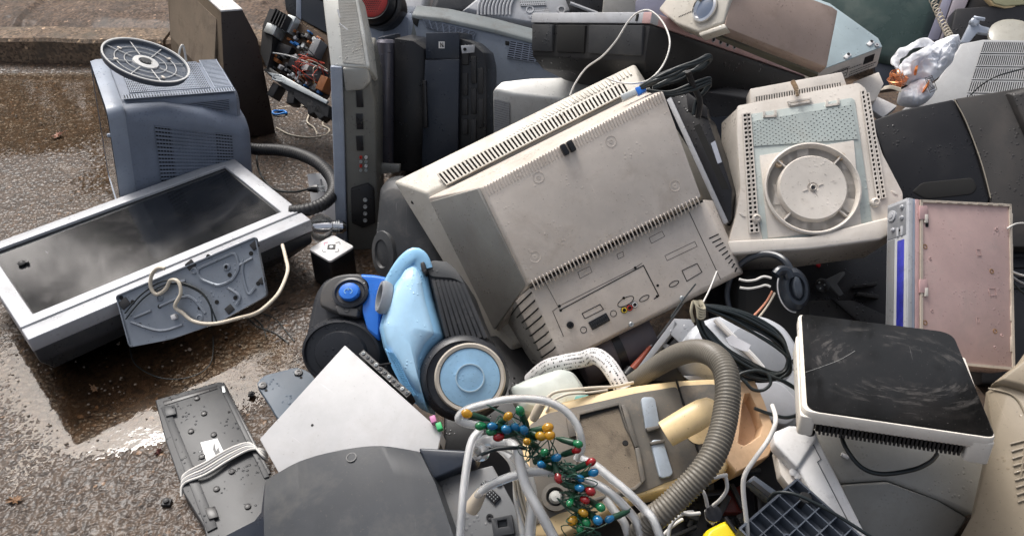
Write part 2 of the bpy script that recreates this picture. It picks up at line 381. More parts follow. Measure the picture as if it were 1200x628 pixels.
def ground_mat(name, cA, cB, cC, rough, wet):
    m = bpy.data.materials.new(name); m.use_nodes = True; t = m.node_tree; N = t.nodes; K = t.links.new; b = N['Principled BSDF']
    tc = N.new('ShaderNodeTexCoord').outputs['Object']
    def noi(s, d=5, r=.65):
        x = N.new('ShaderNodeTexNoise'); x.inputs['Scale'].default_value = s; x.inputs['Detail'].default_value = d; x.inputs['Roughness'].default_value = r; K(tc, x.inputs['Vector']); return x.outputs['Fac']
    r1 = N.new('ShaderNodeValToRGB'); K(noi(1.7), r1.inputs[0]); e = r1.color_ramp.elements
    e[0].position = .32; e[0].color = (*cA, 1); e[1].position = .68; e[1].color = (*cB, 1)
    vo = N.new('ShaderNodeTexVoronoi'); vo.inputs['Scale'].default_value = 110; K(tc, vo.inputs['Vector'])
    r2 = N.new('ShaderNodeValToRGB'); K(vo.outputs['Color'], r2.inputs[0]); e = r2.color_ramp.elements
    e[0].position = .2; e[0].color = (.45,.42,.40,1); e[1].position = .9; e[1].color = (1.5,1.4,1.3,1)
    q = e.new(.965); q.color = (4.2,3.9,3.5,1)
    mx = N.new('ShaderNodeMix'); mx.data_type = 'RGBA'; mx.blend_type = 'MULTIPLY'; mx.inputs[0].default_value = 1; K(r1.outputs[0], mx.inputs[6]); K(r2.outputs[0], mx.inputs[7])
    m2 = N.new('ShaderNodeMix'); m2.data_type = 'RGBA'; m2.inputs[7].default_value = (*cC, 1); K(mx.outputs[2], m2.inputs[6])
    mr = N.new('ShaderNodeMapRange'); mr.inputs[1].default_value = .52; mr.inputs[2].default_value = .7; K(noi(9), mr.inputs[0]); K(mr.outputs[0], m2.inputs[0])
    K(m2.outputs[2], b.inputs['Base Color'])
    mr2 = N.new('ShaderNodeMapRange'); mr2.inputs[1].default_value = .3; mr2.inputs[2].default_value = .7; mr2.inputs[3].default_value = rough-.1; mr2.inputs[4].default_value = rough+.15; K(noi(30), mr2.inputs[0]); K(mr2.outputs[0], b.inputs['Roughness'])
    bp = N.new('ShaderNodeBump'); bp.inputs['Distance'].default_value = .004; bp.inputs['Strength'].default_value = .9; K(noi(330, 5), bp.inputs['Height']); K(bp.outputs[0], b.inputs['Normal'])
    b.inputs['Specular IOR Level'].default_value = .42; b.inputs['Coat Weight'].default_value = wet; b.inputs['Coat Roughness'].default_value = .22
    return m
GROUNDM = ground_mat('wet_gravelly_asphalt', (.046,.029,.018), (.068,.043,.026), (.088,.054,.030), .56, .20)
SOILM = ground_mat('damp_brown_soil', (.090,.062,.045), (.135,.095,.070), (.055,.040,.03), .75, .05)
KERBM = ground_mat('weathered_kerb_concrete', (.14,.10,.07), (.19,.145,.10), (.09,.07,.05), .7, .0)

A = atz(0, 73, 0); B = atz(215, 76, 0); kd = (B-A).normalized(); kn = Vector((-kd.y, kd.x, 0))
kr = math.atan2(kd.y, kd.x)
g = sheet('ground', -2.45, -.25, .80, 3.62, .0031, GROUNDM, gheight); g['kind'] = 'structure'
def coarse(x, y): return gheight(x, y)*0-.0075+(vnoise(x, y, 25, 4)-.5)*.003
g = sheet('ground', -14, 14, -3, 3.4, .05, GROUNDM, lambda x, y: np.where((x>-2.40)&(x<-.30)&(y>.85), -.03, coarse(x,y))); g['kind'] = 'structure'
# kerb of stones butted end to end
kroot = bpy.data.objects.new('kerb', None); COL.objects.link(kroot); kroot.location = (A.x, A.y, 0); kroot.rotation_euler = (0,0,kr); kroot['kind'] = 'structure'
jx = Vector(((atz(197, 50, .09)-A).dot(kd)))if False else (atz(197, 76, 0)-A).dot(kd)
for k in range(-7, 9):
    x0 = jx+k*1.0; random.seed(k+50)
    m = MB(); rg_ = []
    for i in range(13):
        x = x0+.006+(.988)*i/12; dz = random.uniform(-.004, .004); dy = random.uniform(-.004, .004)
        rg_.append([(x, dy, -.05), (x, .012+dy, .085+dz), (x, .024+dy, .097+dz), (x, .135, .099+dz), (x, .15, .09), (x, .15, -.05)])
    o = m.loft(rg_).build('kerb_stone', KERBM, kroot, ang=25); o['kind'] = 'structure'
m = MB(); m.box(-9, 10, .146, .40, -.05, .080)
# soil verge beyond
def verge(x, y): return .088+(fbm(x, y, 3, 4, 21)-.5)*.05+np.clip(stones(x, y, .03, 15)-.3, 0, 1)*.010*(vnoise(x, y, 4, 8) > .5)
vy = (A.y if kd.y > 0 else B.y)+.10
o = sheet('soil_verge', -4, 2.5, 0, 2.6, .014, SOILM, lambda x, y: verge(x, y)+np.clip(.12-y,0,1)*-.25); o['kind'] = 'structure'
o.location = (A.x, A.y+.13, 0); o.location = Vector((A.x, A.y, 0))+kn*.135; o.rotation_euler = (0,0,kr)
o = MB().add([(-150,6.0,.05),(150,6.0,.05),(150,300,.05),(-150,300,.05)], [(0,1,2,3)]).build('field', SOILM); o['kind'] = 'structure'
o = MB().add([(-60,-40,-.012),(60,-40,-.012),(60,6.1,-.012),(-60,6.1,-.012)], [(0,1,2,3)]).build('ground', GROUNDM); o['kind'] = 'structure'
# standing water: a sheet at one level; gravel stands out of it
wm = bpy.data.materials.new('shallow_muddy_water'); wm.use_nodes = True; t = wm.node_tree; t.nodes.clear(); N = t.nodes; K = t.links.new
out = N.new('ShaderNodeOutputMaterial'); mxs = N.new('ShaderNodeMixShader'); tr = N.new('ShaderNodeBsdfTransparent'); tr.inputs[0].default_value = (.86,.78,.68,1)
gl = N.new('ShaderNodeBsdfGlossy'); gl.inputs['Roughness'].default_value = .05; gl.inputs['Color'].default_value = (1,1,1,1)
fr = N.new('ShaderNodeFresnel'); fr.inputs['IOR'].default_value = 1.42
tcn = N.new('ShaderNodeTexCoord'); nz = N.new('ShaderNodeTexNoise'); nz.inputs['Scale'].default_value = 22; nz.inputs['Detail'].default_value = 3; K(tcn.outputs['Object'], nz.inputs['Vector'])
bp = N.new('ShaderNodeBump'); bp.inputs['Distance'].default_value = .0012; bp.inputs['Strength'].default_value = .4; K(nz.outputs['Fac'], bp.inputs['Height'])
K(bp.outputs[0], gl.inputs['Normal']); K(bp.outputs[0], fr.inputs['Normal']); K(fr.outputs[0], mxs.inputs[0]); K(tr.outputs[0], mxs.inputs[1]); K(gl.outputs[0], mxs.inputs[2]); K(mxs.outputs[0], out.inputs['Surface'])
o = MB().add([(-2.44,.81,0),(-.26,.81,0),(-.26,3.36,0),(-2.44,3.33,0)], [(0,1,2,3)]).build('puddle_water', wm, flat=True); o['kind'] = 'structure'

# trees across the verge, out of frame, mirrored by the puddles; right three added to darken the glass
LEAFM = mat('tree_foliage', (.05,.06,.025), .6, dirt=0, scr=0, grain=0); BARK = mat('tree_bark', (.09,.07,.05), .8, scr=0)
def tree(x, y, h, rw, n, label, seed):
    R_ = random.Random(seed); root = thing('tree', Vector((x, y, .05)), label, 'tree')
    m = MB(); m.tube(spline([(0,0,0), (.05,.03,h*.3), (-.05,.08,h*.6), (.03,0,h*.95)], 6), lambda t: .13*(1-t)+.02, 9)
    tips = []
    for k in range(16):
        a = R_.uniform(0, 6.28); z0 = h*R_.uniform(.25,.8); L = rw*R_.uniform(.5,1.0)
        p = [Vector((0,0,z0)), Vector((math.cos(a)*L*.5, math.sin(a)*L*.5, z0+L*.25)), Vector((math.cos(a)*L, math.sin(a)*L, z0+L*.4))]
        m.tube(spline(p, 5), lambda t: .04*(1-t)+.008, 6); tips += spline(p, 5)[3:]
    m.build('trunk', BARK, root)
    f = MB()
    for k in range(n):
        c = R_.choice(tips)+Vector((R_.gauss(0,.28), R_.gauss(0,.28), R_.gauss(0,.22)))
        d = Vector((R_.gauss(0,1), R_.gauss(0,1), R_.gauss(0,1))).normalized(); e = d.orthogonal().normalized(); s_ = R_.uniform(.05,.12)
        f.add([c-d*s_, c+e*s_*.5, c+d*s_, c-e*s_*.5], [(0,1,2,3)])
    f.build('crown', LEAFM, root, flat=True, fix=False, kind='stuff')
tree(-8.0, 9.0, 7.6, 2.1, 9000, 'tall leafy tree across the verge, far left of the row, mirrored in the puddle', 1)
tree(-5.4, 9.6, 5.7, 1.5, 7000, 'lower leafy tree across the verge between two taller ones, mirrored in the puddle', 2)
tree(-2.3, 9.0, 6.4, 2.0, 9000, 'broad leafy tree across the verge, second big one from the left', 3)
tree(1.9, 9.4, 7.0, 2.3, 10000, 'broad dark tree added unseen behind the middle of the pile to darken reflections', 4)
tree(5.6, 9.0, 7.0, 2.4, 10000, 'dark tree added unseen behind the right half of the pile to darken reflections', 5)
tree(9.6, 9.4, 7.0, 2.4, 9000, 'dark tree added unseen at the far right of the row to darken reflections', 6)

R_ = random.Random(31); gm = MB()
for k in range(1500):
    u, v = R_.uniform(-10, 420), R_.uniform(82, 640)
    q = atz(u, v, 0); s_ = R_.uniform(.0012, .0042)*(1 if R_.random() < .93 else 1.7)
    a = R_.uniform(0, 6.28); cs, sn = math.cos(a), math.sin(a); z0 = -.0005
    pv = [(1,0,0),(.3,.8,0),(-.7,.6,0),(-1,-.2,0),(-.2,-.9,0),(.8,-.5,0),(.45,.2,.8),(-.4,.3,.9),(-.1,-.5,.7)]
    P_ = [(q.x+s_*(x*cs-y*sn)*(1+.2*R_.random()), q.y+s_*(x*sn+y*cs), z0+s_*z*.9) for x, y, z in pv]
    gm.add(P_, [(0,1,6),(1,7,6),(1,2,7),(2,3,7),(3,8,7),(3,4,8),(4,5,8),(5,6,8),(5,0,6),(6,7,8)])
o = gm.build('loose_grit', mat('grit_stone', (.16,.125,.095), .6, var=.4, dirt=.6, scr=0), flat=True, kind='stuff'); tag(o, 'loose grit and small stones scattered over the wet asphalt', 'grit')
LEAFB = mat('dead_leaf', (.20,.11,.055), .6, dirt=.4, scr=0); BROWN = mat('twig_brown', (.06,.04,.025), .7, scr=0)
def leaf(px, py, size, rot, label, m=LEAFB):
    R_ = random.Random(int(px)); v = []; n = 11
    top = [(0,0,.004)]
    for k in range(n*2):
        a = 2*math.pi*k/(n*2); r = size*(.5 if k % 2 else (.75+.35*R_.random()))*(1 if abs(math.sin(a)) < .8 else .8)
        top.append((math.cos(a)*r, math.sin(a)*r*.75, .003+R_.uniform(0,.007)))
    mb = MB().add(top, [(0, i+1, (i+1) % (n*2)+1) for i in range(n*2)]); mb.tube([(size*.6,0,.005),(size*1.5,size*.2,.006)], .0009, 5)
    o = mb.build('dead_leaf', m, ang=20); o.location = atz(px, py, .001); o.rotation_euler = (0,0,rot)
    tag(o, label, 'leaf')
leaf(18, 587, .022, .3, 'orange brown dead leaf on the wet gravel at far lower left')
leaf(111, 457, .016, 2.3, 'curled brown leaf floating at the edge of the brown puddle')
leaf(186, 531, .014, 1.3, 'small dark reddish leaf on gravel beside the upturned keyboard', mat('red_leaf', (.09,.03,.025), .5))
leaf(67, 160, .028, .9, 'pale reddish leaf lying in the puddle left of the monitor', mat('pale_leaf', (.30,.14,.09), .5))
def foot(px, py, label, s=.009):
    c = atz(px, py, .004); root = thing('rubber_plug', wfr(c), label, 'plug')
    MB().box(-s*1.1, s*1.1, -s, s, 0, s*.9).build('base', RUBBER, root, bevel=.0015)
    MB().lathe([(s*.7, s*.88), (s*.75, s*1.5), (s*.3, s*1.7)], n=14).build('knob', RUBBER, root)
foot(196, 590, 'small black plastic plug on wet gravel left of the keyboard')
foot(295, 463, 'small black plastic plug between the keyboard and the blue-grey plate', .007)
o = MB().tube(spline([(0,0,.004),(.03,.02,.008),(.05,-.01,.004),(.085,.005,.004)], 5), .0016, 5).build('twig', BROWN); o.location = atz(322, 360, .004); tag(o, 'short brown twig on the gravel left of the blue vacuum cleaner', 'twig')

# ------------------------------------------------------------------ small shared details
def screw(mb, c, r, h=.002, n=14): mb.lathe([(r,0),(r,h*.7),(r*.8,h),(r*.35,h),(r*.3,h*.4),(0,h*.4)], c, n=n, cap=False)
def ringpts(c, r, n=20, ry=None): return [(c[0]+r*math.cos(6.2832*k/n), c[1]+(ry or r)*math.sin(6.2832*k/n), c[2]) for k in range(n)]
def quadT(q, a, b):
    q = [Vector(x) for x in q]; return (q[0]*(1-a)+q[1]*a)*(1-b)+(q[3]*(1-a)+q[2]*a)*b
def surf_box(mb, q, a0, a1, b0, b1, h, sink=.002):
    """a small block standing on the quad q between parameters"""
    n = (Vector(q[1])-Vector(q[0])).cross(Vector(q[3])-Vector(q[0])).normalized()
    p = [quadT(q, a0, b0), quadT(q, a1, b0), quadT(q, a1, b1), quadT(q, a0, b1)]
    mb.add([x-n*sink for x in p]+[x+n*h for x in p], [(0,3,2,1),(4,5,6,7),(0,1,5,4),(1,2,6,5),(2,3,7,6),(3,0,4,7)])
def vent(root, q, nx, ny, fx, fy, m, th=.003, name='vent_grille', hole=None, lift=.0015):
    """real pierced grille over a flat black sheet standing in for the dark inside"""
    q = [Vector(x) for x in q]; n = (q[1]-q[0]).cross(q[3]-q[0]).normalized()
    MB().perf([x+n*(th+lift) for x in q], nx, ny, fx, fy, th, hole).build(name, m, root, flat=True, fix=False)
    MB().add([x+n*lift*.5 for x in q], [(0,1,2,3)]).build('vent_backing', VOID, root, flat=True)

# ------------------------------------------------------------------ big beige television, back towards us
T = Fr(700, 270, 1.95, (.07,-.79,.61), (567,218), (777,107))
tv = thing('television', T, 'large beige tube television lying on its screen, ribbed back with sockets facing up', 'television')
# front cabinet
o2 = T.ps([(462,213),(744,75),(884,292),(598,433)], -.30); o3 = [p+Vector((0,0,-.11)) for p in o2]
i2 = T.ps([(499,226),(752,102),(862,296),(600,405)], -.235)
m = MB(); m.loft([shift(o3,(0,0,0)), o2, i2], True, True); m.build('front_cabinet', BEIGE2, tv, bevel=.006, seg=3)
# strip of short slots on the cabinet's slope and long slots beside the housing
sq = [T.p(*a) for a in ((514,199,-.262),(738,84,-.262),(741,78,-.285),(497,206,-.285))]
m = MB()
qs = [T.p(505,207,-.272), T.p(738,89,-.272), T.p(733,82,-.294), T.p(490,207,-.294)]
for k in range(56): surf_box(m, qs, (k+.1)/56+.02, (k+.5)/56+.02, .05, .95, .0012)
m.build('rib_row', BEIGE2, tv, flat=True)
ql = [T.p(524,219,-.228), T.p(738,110,-.228), T.p(731,98,-.250), T.p(513,206,-.250)]
vent(tv, ql, 50, 1, .5, .88, BEIGE2, .005, lift=.004)
# housing
A0 = T.ps([(501,232),(747,110),(800,236),(583,388)], -.24)
A1 = T.ps([(566,219),(777,107),(822,231),(620,333)], 0)
mid = [lerp(a, b, .45) for a, b in zip(A0, A1)]; mid[0] = lerp(A0[0], A1[0], .42)+T.p(0,0,0)*0
m = MB().loft([shift(A0,(0,0,-.02)), A0, A1], False, True); m.build('upper_housing', BEIGE, tv, bevel=.004, seg=3)
fl0 = [T.p(505,236,-.236), T.p(560,221,-.012), T.p(617,333,-.012), T.p(580,386,-.236)]
n_ = (fl0[1]-fl0[0]).cross(fl0[3]-fl0[0]).normalized(); sg = -1 if n_.x > 0 else 1
m = MB().slab([p+n_*sg*.003 for p in fl0], n_*-sg*.01); m.build('shaded_flank', WARMG, tv, bevel=.002)  # grey skin over the beige flank: its shade put into the colour
B0 = T.ps([(592,372),(832,246),(858,322),(622,424)], -.24); B1 = T.ps([(621,336),(824,234),(862,318),(659,423)], -.018)
Bm = [lerp(a,b,.7) for a,b in zip(B0,B1)]; Bm[0] += Vector((-.018,0,.02)); Bm[3] += Vector((-.018,-.012,.02)); Bm[1] += Vector((.012,0,.02)); Bm[2] += Vector((.012,-.008,.02))
Be = [lerp(a,b,.94) for a,b in zip(B0,B1)]; Be[0] += Vector((-.004,0,.006)); Be[3] += Vector((-.004,-.004,.006)); Be[1] += Vector((.003,0,.006)); Be[2] += Vector((.003,-.003,.006))
m = MB().loft([B0, Bm, Be, B1], False, True); m.build('lower_housing', BEIGE, tv, bevel=.003, seg=3)
# curved slots on the flank of the lower housing
LWF = [B0[0], B0[3], Bm[3], Bm[0]]
for k in range(9):
    t = .06+k*.105; R2 = [lerp(r_[0], r_[3], t) for r_ in (B0, Bm, Be, B1)]; R3 = [lerp(r_[0], r_[3], t+.020) for r_ in (B0, Bm, Be, B1)]
    nn0 = (Bm[0]-B0[0]).cross(Bm[3]-Bm[0]).normalized(); nn0 = nn0 if nn0.x < 0 else -nn0
    a = [lerp(R2[0],R2[1],.25), R2[1], R2[2], R2[3]]; b = [lerp(R3[0],R3[1],.25), R3[1], R3[2], R3[3]]
    MB().add([q+nn0*.0012 for q in a]+[q+nn0*.0012 for q in b], [(0,1,5,4),(1,2,6,5),(2,3,7,6)]).build('side_slot', VOID, tv, flat=True)
fl1 = [lerp(B0[0],B0[3],0), lerp(Bm[0],Bm[3],0), lerp(Bm[0],Bm[3],1), B0[3]]
MB().add([q+nn0*.0006 for q in fl1], [(0,1,2,3)]).build('shaded_flank', WARMG, tv, flat=True)  # lower flank likewise skinned in grey to stand for its shade
# ribs where the back begins
P1 = [T.p(566,219), T.p(777,107), T.p(822,231), T.p(620,333)]
def line_ribs(pa, pb, z, n, dv, L0, L1, wd, name, curve=False, mm=BEIGE):
    m = MB(); a = T.p(*pa, z); b = T.p(*pb, z); d = (b-a).normalized(); up = (T.p(*dv[1], z)-T.p(*dv[0], z)).normalized(); rot = math.atan2(up.y, up.x); L = (b-a).length
    for k in range(n):
        c = a+d*(L*(k+.5)/n)
        if curve:
            m.tube([c-up*L0+Vector((0,0,-.002)), c-up*L0*.7+Vector((0,0,.0012)), c+Vector((0,0,.0025)), c+up*L1*.7+Vector((0,0,.0018)), c+up*L1+Vector((0,0,-.002))], wd, 6)
        else: m.cbox(c+up*(L1-L0)/2, L0+L1, wd*.62, .0044, rot)
    return m.build(name, mm, tv, flat=not curve)
line_ribs((567,221), (776,109), 0, 62, ((620,333),(566,219)), .018, .004, .0038, 'ridge_rib')
line_ribs((623,334), (820,234), 0, 46, ((620,333),(566,219)), .013, .010, .0016, 'middle_rib', True)
# a dark step between both halves
m = MB(); m.path([T.p(622,337,.0), T.p(823,236,.0)], .004, -.012, .0006); m.build('parting_line', VOID, tv, flat=True)
zz = zm(560,180,2.99)
m = MB()
for k in range(9):
    a, b = zz((812+k*11.2, 297+k*14.5), (842+k*8.2, 283+k*14.8)); m.path([T.p(*a, -.018), T.p(*b, -.018)], .0028, -.003, .0006)
m.build('side_slot', VOID, tv, flat=True)
# sockets, outlines, screws
SP = -.018
def qp(*p): return [T.p(*a, SP) for a in zz(*p)]
ml = MB()
ml.path(qp((288,548),(580,392),(634,498),(618,508)), .0022, -.002, .0009)
ml.path(qp((262,552),(288,532),(548,402),(575,384)), .0010, -.002, .0007)
ml.path(qp((262,552),(300,640)), .0012, -.002, .0007)
ml.path(qp((733,190),(850,440)), .0012, -.002, .0007); ml.path(qp((232,445),(288,548)), .0008, -.002, .0007)
for c in (((365,560),(428,528),(440,545),(375,578)), ((715,410),(768,385),(785,415),(732,447))): ml.path(qp(*c), .0016, -.002, .0009, True)
for c in (((600,295),(645,272),(655,290),(608,315)), ((655,358),(760,308),(768,325),(663,375)), ((350,415),(392,395),(400,415),(358,438)), ((487,353),(508,343),(512,360),(492,369))): ml.path(qp(*c), .0008, -.002, .0005, True)
for cx, cy, rx, rot in ((687,456,.012,.52), (583,507,.012,.52), (518,518,.020,.52)):
    c = T.p(*zz((cx,cy))[0], SP); pp = []
    for k in range(16):
        a = 6.2832*k/16; x, y = rx*math.cos(a), rx*.42*math.sin(a); pp.append((c.x+x*math.cos(.0)-y*math.sin(.0), c.y+y, c.z))
    ml.path(pp, .0014, -.002, .0009, True)
for cx, cy in ((475,560),(370,617)):
    c = T.p(*zz((cx,cy))[0], SP); ml.path(ringpts(c, .007, 10), .0012, -.002, .0009, True)
ml.build('outline_groove', VOID, tv, flat=True)
c = T.p(*zz((425,588))[0], SP); m = MB(); m.cbox(c+Vector((0,0,.0005)), .046, .020, .007); m.build('scart_socket', BLACK, tv, bevel=.002)
m = MB()
for k in range(9):
    for j in (-1, 1): m.cbox(c+Vector((-.018+k*.0045, j*.0042, .0043)), .0018, .0042, .0012)
m.build('scart_contacts', DARKG, tv, flat=True)
YEL = mat('yellow_socket', (.75,.55,.05), .4); RED = mat('red_socket', (.5,.04,.03), .4)
for (x, y), mm in (((512,548), YEL), ((531,540), RED), ((549,529), WHITE)):
    c = T.p(*zz((x,y))[0], SP); m = MB(); m.lathe([(.0062,0),(.0062,.005),(.0045,.0055),(.0042,.001),(0,.001)], c, n=16, cap=False); s_ = m.build('audio_socket', mm, tv)
    MB().lathe([(.0075,-.001),(.0075,.0018),(.006,.0018)], c, n=16).build('socket_collar', BLACK, s_)
c = T.p(*zz((323,600))[0], SP); MB().lathe([(.008,0),(.008,.006),(.005,.0065),(.0045,.001),(0,.001)], c, n=18, cap=False).build('antenna_socket', BLACK, tv)
m = MB()
for (x, y) in ((537,598),(715,507)): screw(m, T.p(*zz((x,y))[0], SP), .006, .004)
m.build('screw', STEEL, tv)
m = MB()
for x, y in ((286,534),(551,400),(630,462),(628,500),(511,506),(290,549)): m.lathe([(.0032,-.001),(.0032,.0009)], T.p(*zz((x,y))[0], SP), n=10)
m.build('screw_hole', VOID, tv, flat=True)
for u, v in ((631,208),(791,218),(627,301),(716,166)):
    m = MB(); c = T.p(u, v); m.lathe([(.0125,-.001),(.0125,.0009),(.0115,.0009),(.011,-.0002),(.0055,-.0002),(.005,.0006),(.002,.0006),(.0018,-.0008),(0,-.0008)], c, n=28, cap=False); m.build('screw_boss', BEIGE, tv)
c = T.p(665,174); m = MB(); r_ = math.radians(28)*0
for k in (-1, 1): m.cbox(c+Vector((k*.0085,0,.006)), .013, .026, .016)
m.build('cable_clip', BLACK, tv, bevel=.003)
m = MB()
for (u, v) in ((484,237),(606,411)): m.lathe([(.005,0),(.005,.0012),(.003,.0012)], T.p(u, v, -.285 if v < 300 else -.255), n=12)
m.build('cabinet_hole', VOID, tv)

# ------------------------------------------------------------------ flat television on its back at the left
Q = Fr(170, 285, 2.40, (-.02,.03,1), (45,367), (329,250))
ft = thing('flat_television', Q, 'large flat television lying face up on wet ground, silver frame round a dark scratched screen', 'television')
inn = Q.ps([(45,367),(330,250),(254,200),(-16,298)]); 
x0, y0 = inn[0].x, inn[0].y; x1 = inn[1].x; y1 = (inn[2].y+inn[3].y)/2; xl = (inn[0].x+inn[3].x)/2
bw = .034; lo_ = Q.p(38,396).y; xr = Q.p(364,258).x; top = y1+.036; xL = xl-.04
def frame(mb, ox0, ox1, oy0, oy1, ix0, ix1, iy0, iy1, z0, z1, zi):
    O = [(ox0,oy0),(ox1,oy0),(ox1,oy1),(ox0,oy1)]; I = [(ix0,iy0),(ix1,iy0),(ix1,iy1),(ix0,iy1)]
    mb.loft([[(*p, z0) for p in I], [(*p, z0) for p in O], [(*p, z1) for p in O], [(*p, z1-.001) for p in I], [(*p, zi) for p in I]], False, False)
m = MB(); frame(m, xL, xr, y0-.036, top, xl, x1, y0, y1, -.035, .006, -.006); m.build('bezel', SILV, ft, bevel=.003, seg=3)
m = MB(); m.box(xl-.005, x1+.005, y0-.005, y1+.005, -.012, -.005); m.build('screen', SCREEN, ft, flat=True)
m = MB(); frame(m, xl-.001, x1+.001, y0-.001, y1+.001, xl+.004, x1-.004, y0+.004, y1-.004, -.006, -.0035, -.0048); m.build('screen_gasket', BLACK, ft)
m = MB(); m.box(xL, xr, lo_-.004, y0-.039, -.035, .003); m.build('speaker_strip', SILV, ft, bevel=.003, seg=3)
a = [(xL+.004,lo_),(xr-.004,lo_),(xr-.004,top-.004),(xL+.004,top-.004)]; b = [(xL+.03,lo_+.03),(xr-.06,lo_+.05),(xr-.09,top-.09),(xL+.03,top-.06)]
m = MB(); m.loft([[(*p,-.13) for p in b], [(*p,-.075) for p in a], [(*p,-.0352) for p in a]], True, True); m.build('back_shell', DARKG, ft, bevel=.006, seg=3)
c = Q.p(26,310,-.004); m = MB(); m.lathe([(.009,0),(.011,.006),(.006,.010),(.002,.011)], c, n=9); m.lathe([(.005,0),(.004,.007)], c+Vector((.012,-.006,0)), n=7); m.build('dirt_clod', BLACKR, ft)

# ------------------------------------------------------------------ grey tube monitor standing, screen to the left
h = .42; p0 = atz(127,129,h); p1 = atz(106,67,h)
dv = (p1-p0); dv.z = 0; wid = dv.length; dy_ = dv.normalized(); dx_ = Vector((dy_.y, -dy_.x, 0))      # dx towards its back
tl = math.radians(7.5); mz = Vector((0,0,1))*math.cos(tl)+dx_*math.sin(tl)
Mn = Fr(0,0,0, mz, x=dx_*math.cos(tl)-Vector((0,0,1))*math.sin(tl), o=p0-mz*h)
mo = thing('tube_monitor', Mn, 'blue-grey tube monitor standing upright with its screen to the left, round grille on top', 'monitor')
W_ = wid
def rr(x, y0, y1, z0, z1, r, n=4): return [Vector((x, a, b)) for a, b in rrect(y0, y1, z0, z1, r, n)]
m = MB(); m.loft([rr(-.004, .0, W_, .0, h-.004, .03), rr(.012, -.002, W_+.002, -.0, h, .03), rr(.034, -.002, W_+.002, 0, h, .03), rr(.042, .002, W_-.002, 0, h-.004, .03)], False, True)
m.build('front_bezel', BLUEGL, mo, ang=40)
m = MB(); m.loft([rr(.004, .035, W_-.035, .04, h-.04, .02), rr(-.0035, .03, W_-.03, .035, h-.035, .02)]); m.build('screen', SCREEN, mo)
MB().lathe([(.006,0),(.006,.007),(.004,.009)], (-.004, .012, h*.80), (-1,0,0), 12).build('knob', BLUEGL, mo)
D_ = .40
lw = [rr(.04, .002, W_-.002, 0, h-.012, .035), rr(.15, .003, W_-.003, 0, h-.016, .04), rr(.26, .008, W_-.008, 0, h-.040, .05), rr(D_-.05, .016, W_-.016, .005, h-.082, .05), rr(D_-.01, .03, W_-.03, .02, h-.10, .05), rr(D_, .06, W_-.06, .05, h-.13, .04)]
MB().loft(lw, False, True).build('rear_housing', BLUEG, mo, ang=50)
up_ = [rr(.045, .055, W_-.055, .2, h-.004, .03), rr(.2, .055, W_-.055, .2, h-.006, .03), rr(D_-.035, .062, W_-.062, .2, h-.012, .03), rr(D_-.022, .08, W_-.08, .2, h-.03, .03)]
MB().loft(up_, False, True).build('top_housing', BLUEG, mo, ang=50)
# louvres along the flank
q = [Vector(p) for p in ((.115,.002,.045),(.335,.012,.045),(.335,.014,h-.125),(.115,.002,h-.062))]
vent(mo, q, 26, 25, .86, .45, BLUEG, .002, lift=.002)
q = [Vector(p) for p in ((.19,.055,h-.062),(.345,.06,h-.062),(.345,.060,h-.028),(.19,.0545,h-.028))]
vent(mo, q, 1, 6, .96, .5, BLUEG, .002, lift=.002)
q = [Vector(p) for p in ((.05,.064,h-.0045),(.365,.068,h-.011),(.365,.095,h-.011),(.05,.095,h-.0045))]
vent(mo, q, 42, 1, .45, .9, BLUEGL, .002, lift=.0015)
q = [Vector(p) for p in ((.31,.10,h-.0105),(.365,.10,h-.0115),(.365,W_-.07,h-.0115),(.31,W_-.07,h-.0105))]
vent(mo, q, 1, 22, .9, .5, BLUEGL, .002, lift=.0015)
q = [Vector(p) for p in ((.07,.105,h-.0045),(.30,.105,h-.010),(.30,W_-.08,h-.010),(.07,W_-.08,h-.0045))]
vent(mo, q, 46, 12, .55, .86, BLUEGL, .002, hole=lambda i, j: not (20 < i < 24 and 2 < j < 5))
MB().loft([rr(.06+.2*0, W_-.006, W_-.001, .1, .3, .002)]*1+[rr(.2, W_-.006, W_-.001, .1, .3, .002)]).build('far_flank_trim', BLUEG, mo)
# round fan grille resting on the monitor
G = Fr(0,0,0,(.0,0,1), x=dx_, o=Mn.W((.105,.17,h+.030)))
G = Fr(171, 72, 2.50, (.42,.08,.92), x=dx_)
fg = thing('fan_grille', G, 'round black fan grille with glued ring and spokes lying tilted on top of the monitor', 'grille')
GD = mat('dark_disc', (.065,.08,.105), .3, dirt=.2, scr=.5, drops=.2); R0 = .118
MB().lathe([(.0,-.012),(R0*.97,-.012),(R0,-.004),(R0,.004),(R0*.965,.0045),(R0*.94,-.006),(0,-.006)], n=56, cap=False).build('disc', GD, fg)
RW = mat('dusty_ring', (.55,.55,.54), .45, dirt=.25)
MB().lathe([(R0*1.0,.003),(R0*1.005,.0065),(R0*.965,.0065),(R0*.955,.003)], n=56, cap=False).build('rim', RW, fg)
m = MB()
for k in range(8):
    a = 6.2832*k/8+.2; m.tube([(math.cos(a)*R0*.34, math.sin(a)*R0*.34, -.003), (math.cos(a)*R0*.95, math.sin(a)*R0*.95, -.002)], .0016, 6)
m.build('spoke', RW, fg)
m = MB(); m.tube(ringpts((0,0,-.003), R0*.70, 48)+[ringpts((0,0,-.003), R0*.70, 48)[0]], .0013, 6); m.tube([(math.cos(a)*R0*.48, math.sin(a)*R0*.48, -.003) for a in [6.2832*k/40 for k in range(41)]], .0011, 6); m.build('ring', RW, fg)
MB().lathe([(R0*.30,-.0055),(R0*.29,-.001),(R0*.17,.001),(R0*.15,-.004),(0,-.004)], n=32, cap=False).build('hub', RW, fg)
MB().lathe([(R0*.13,-.004),(R0*.12,.003),(0,.004)], n=24, cap=False).build('hub_cap', DARKG, fg)
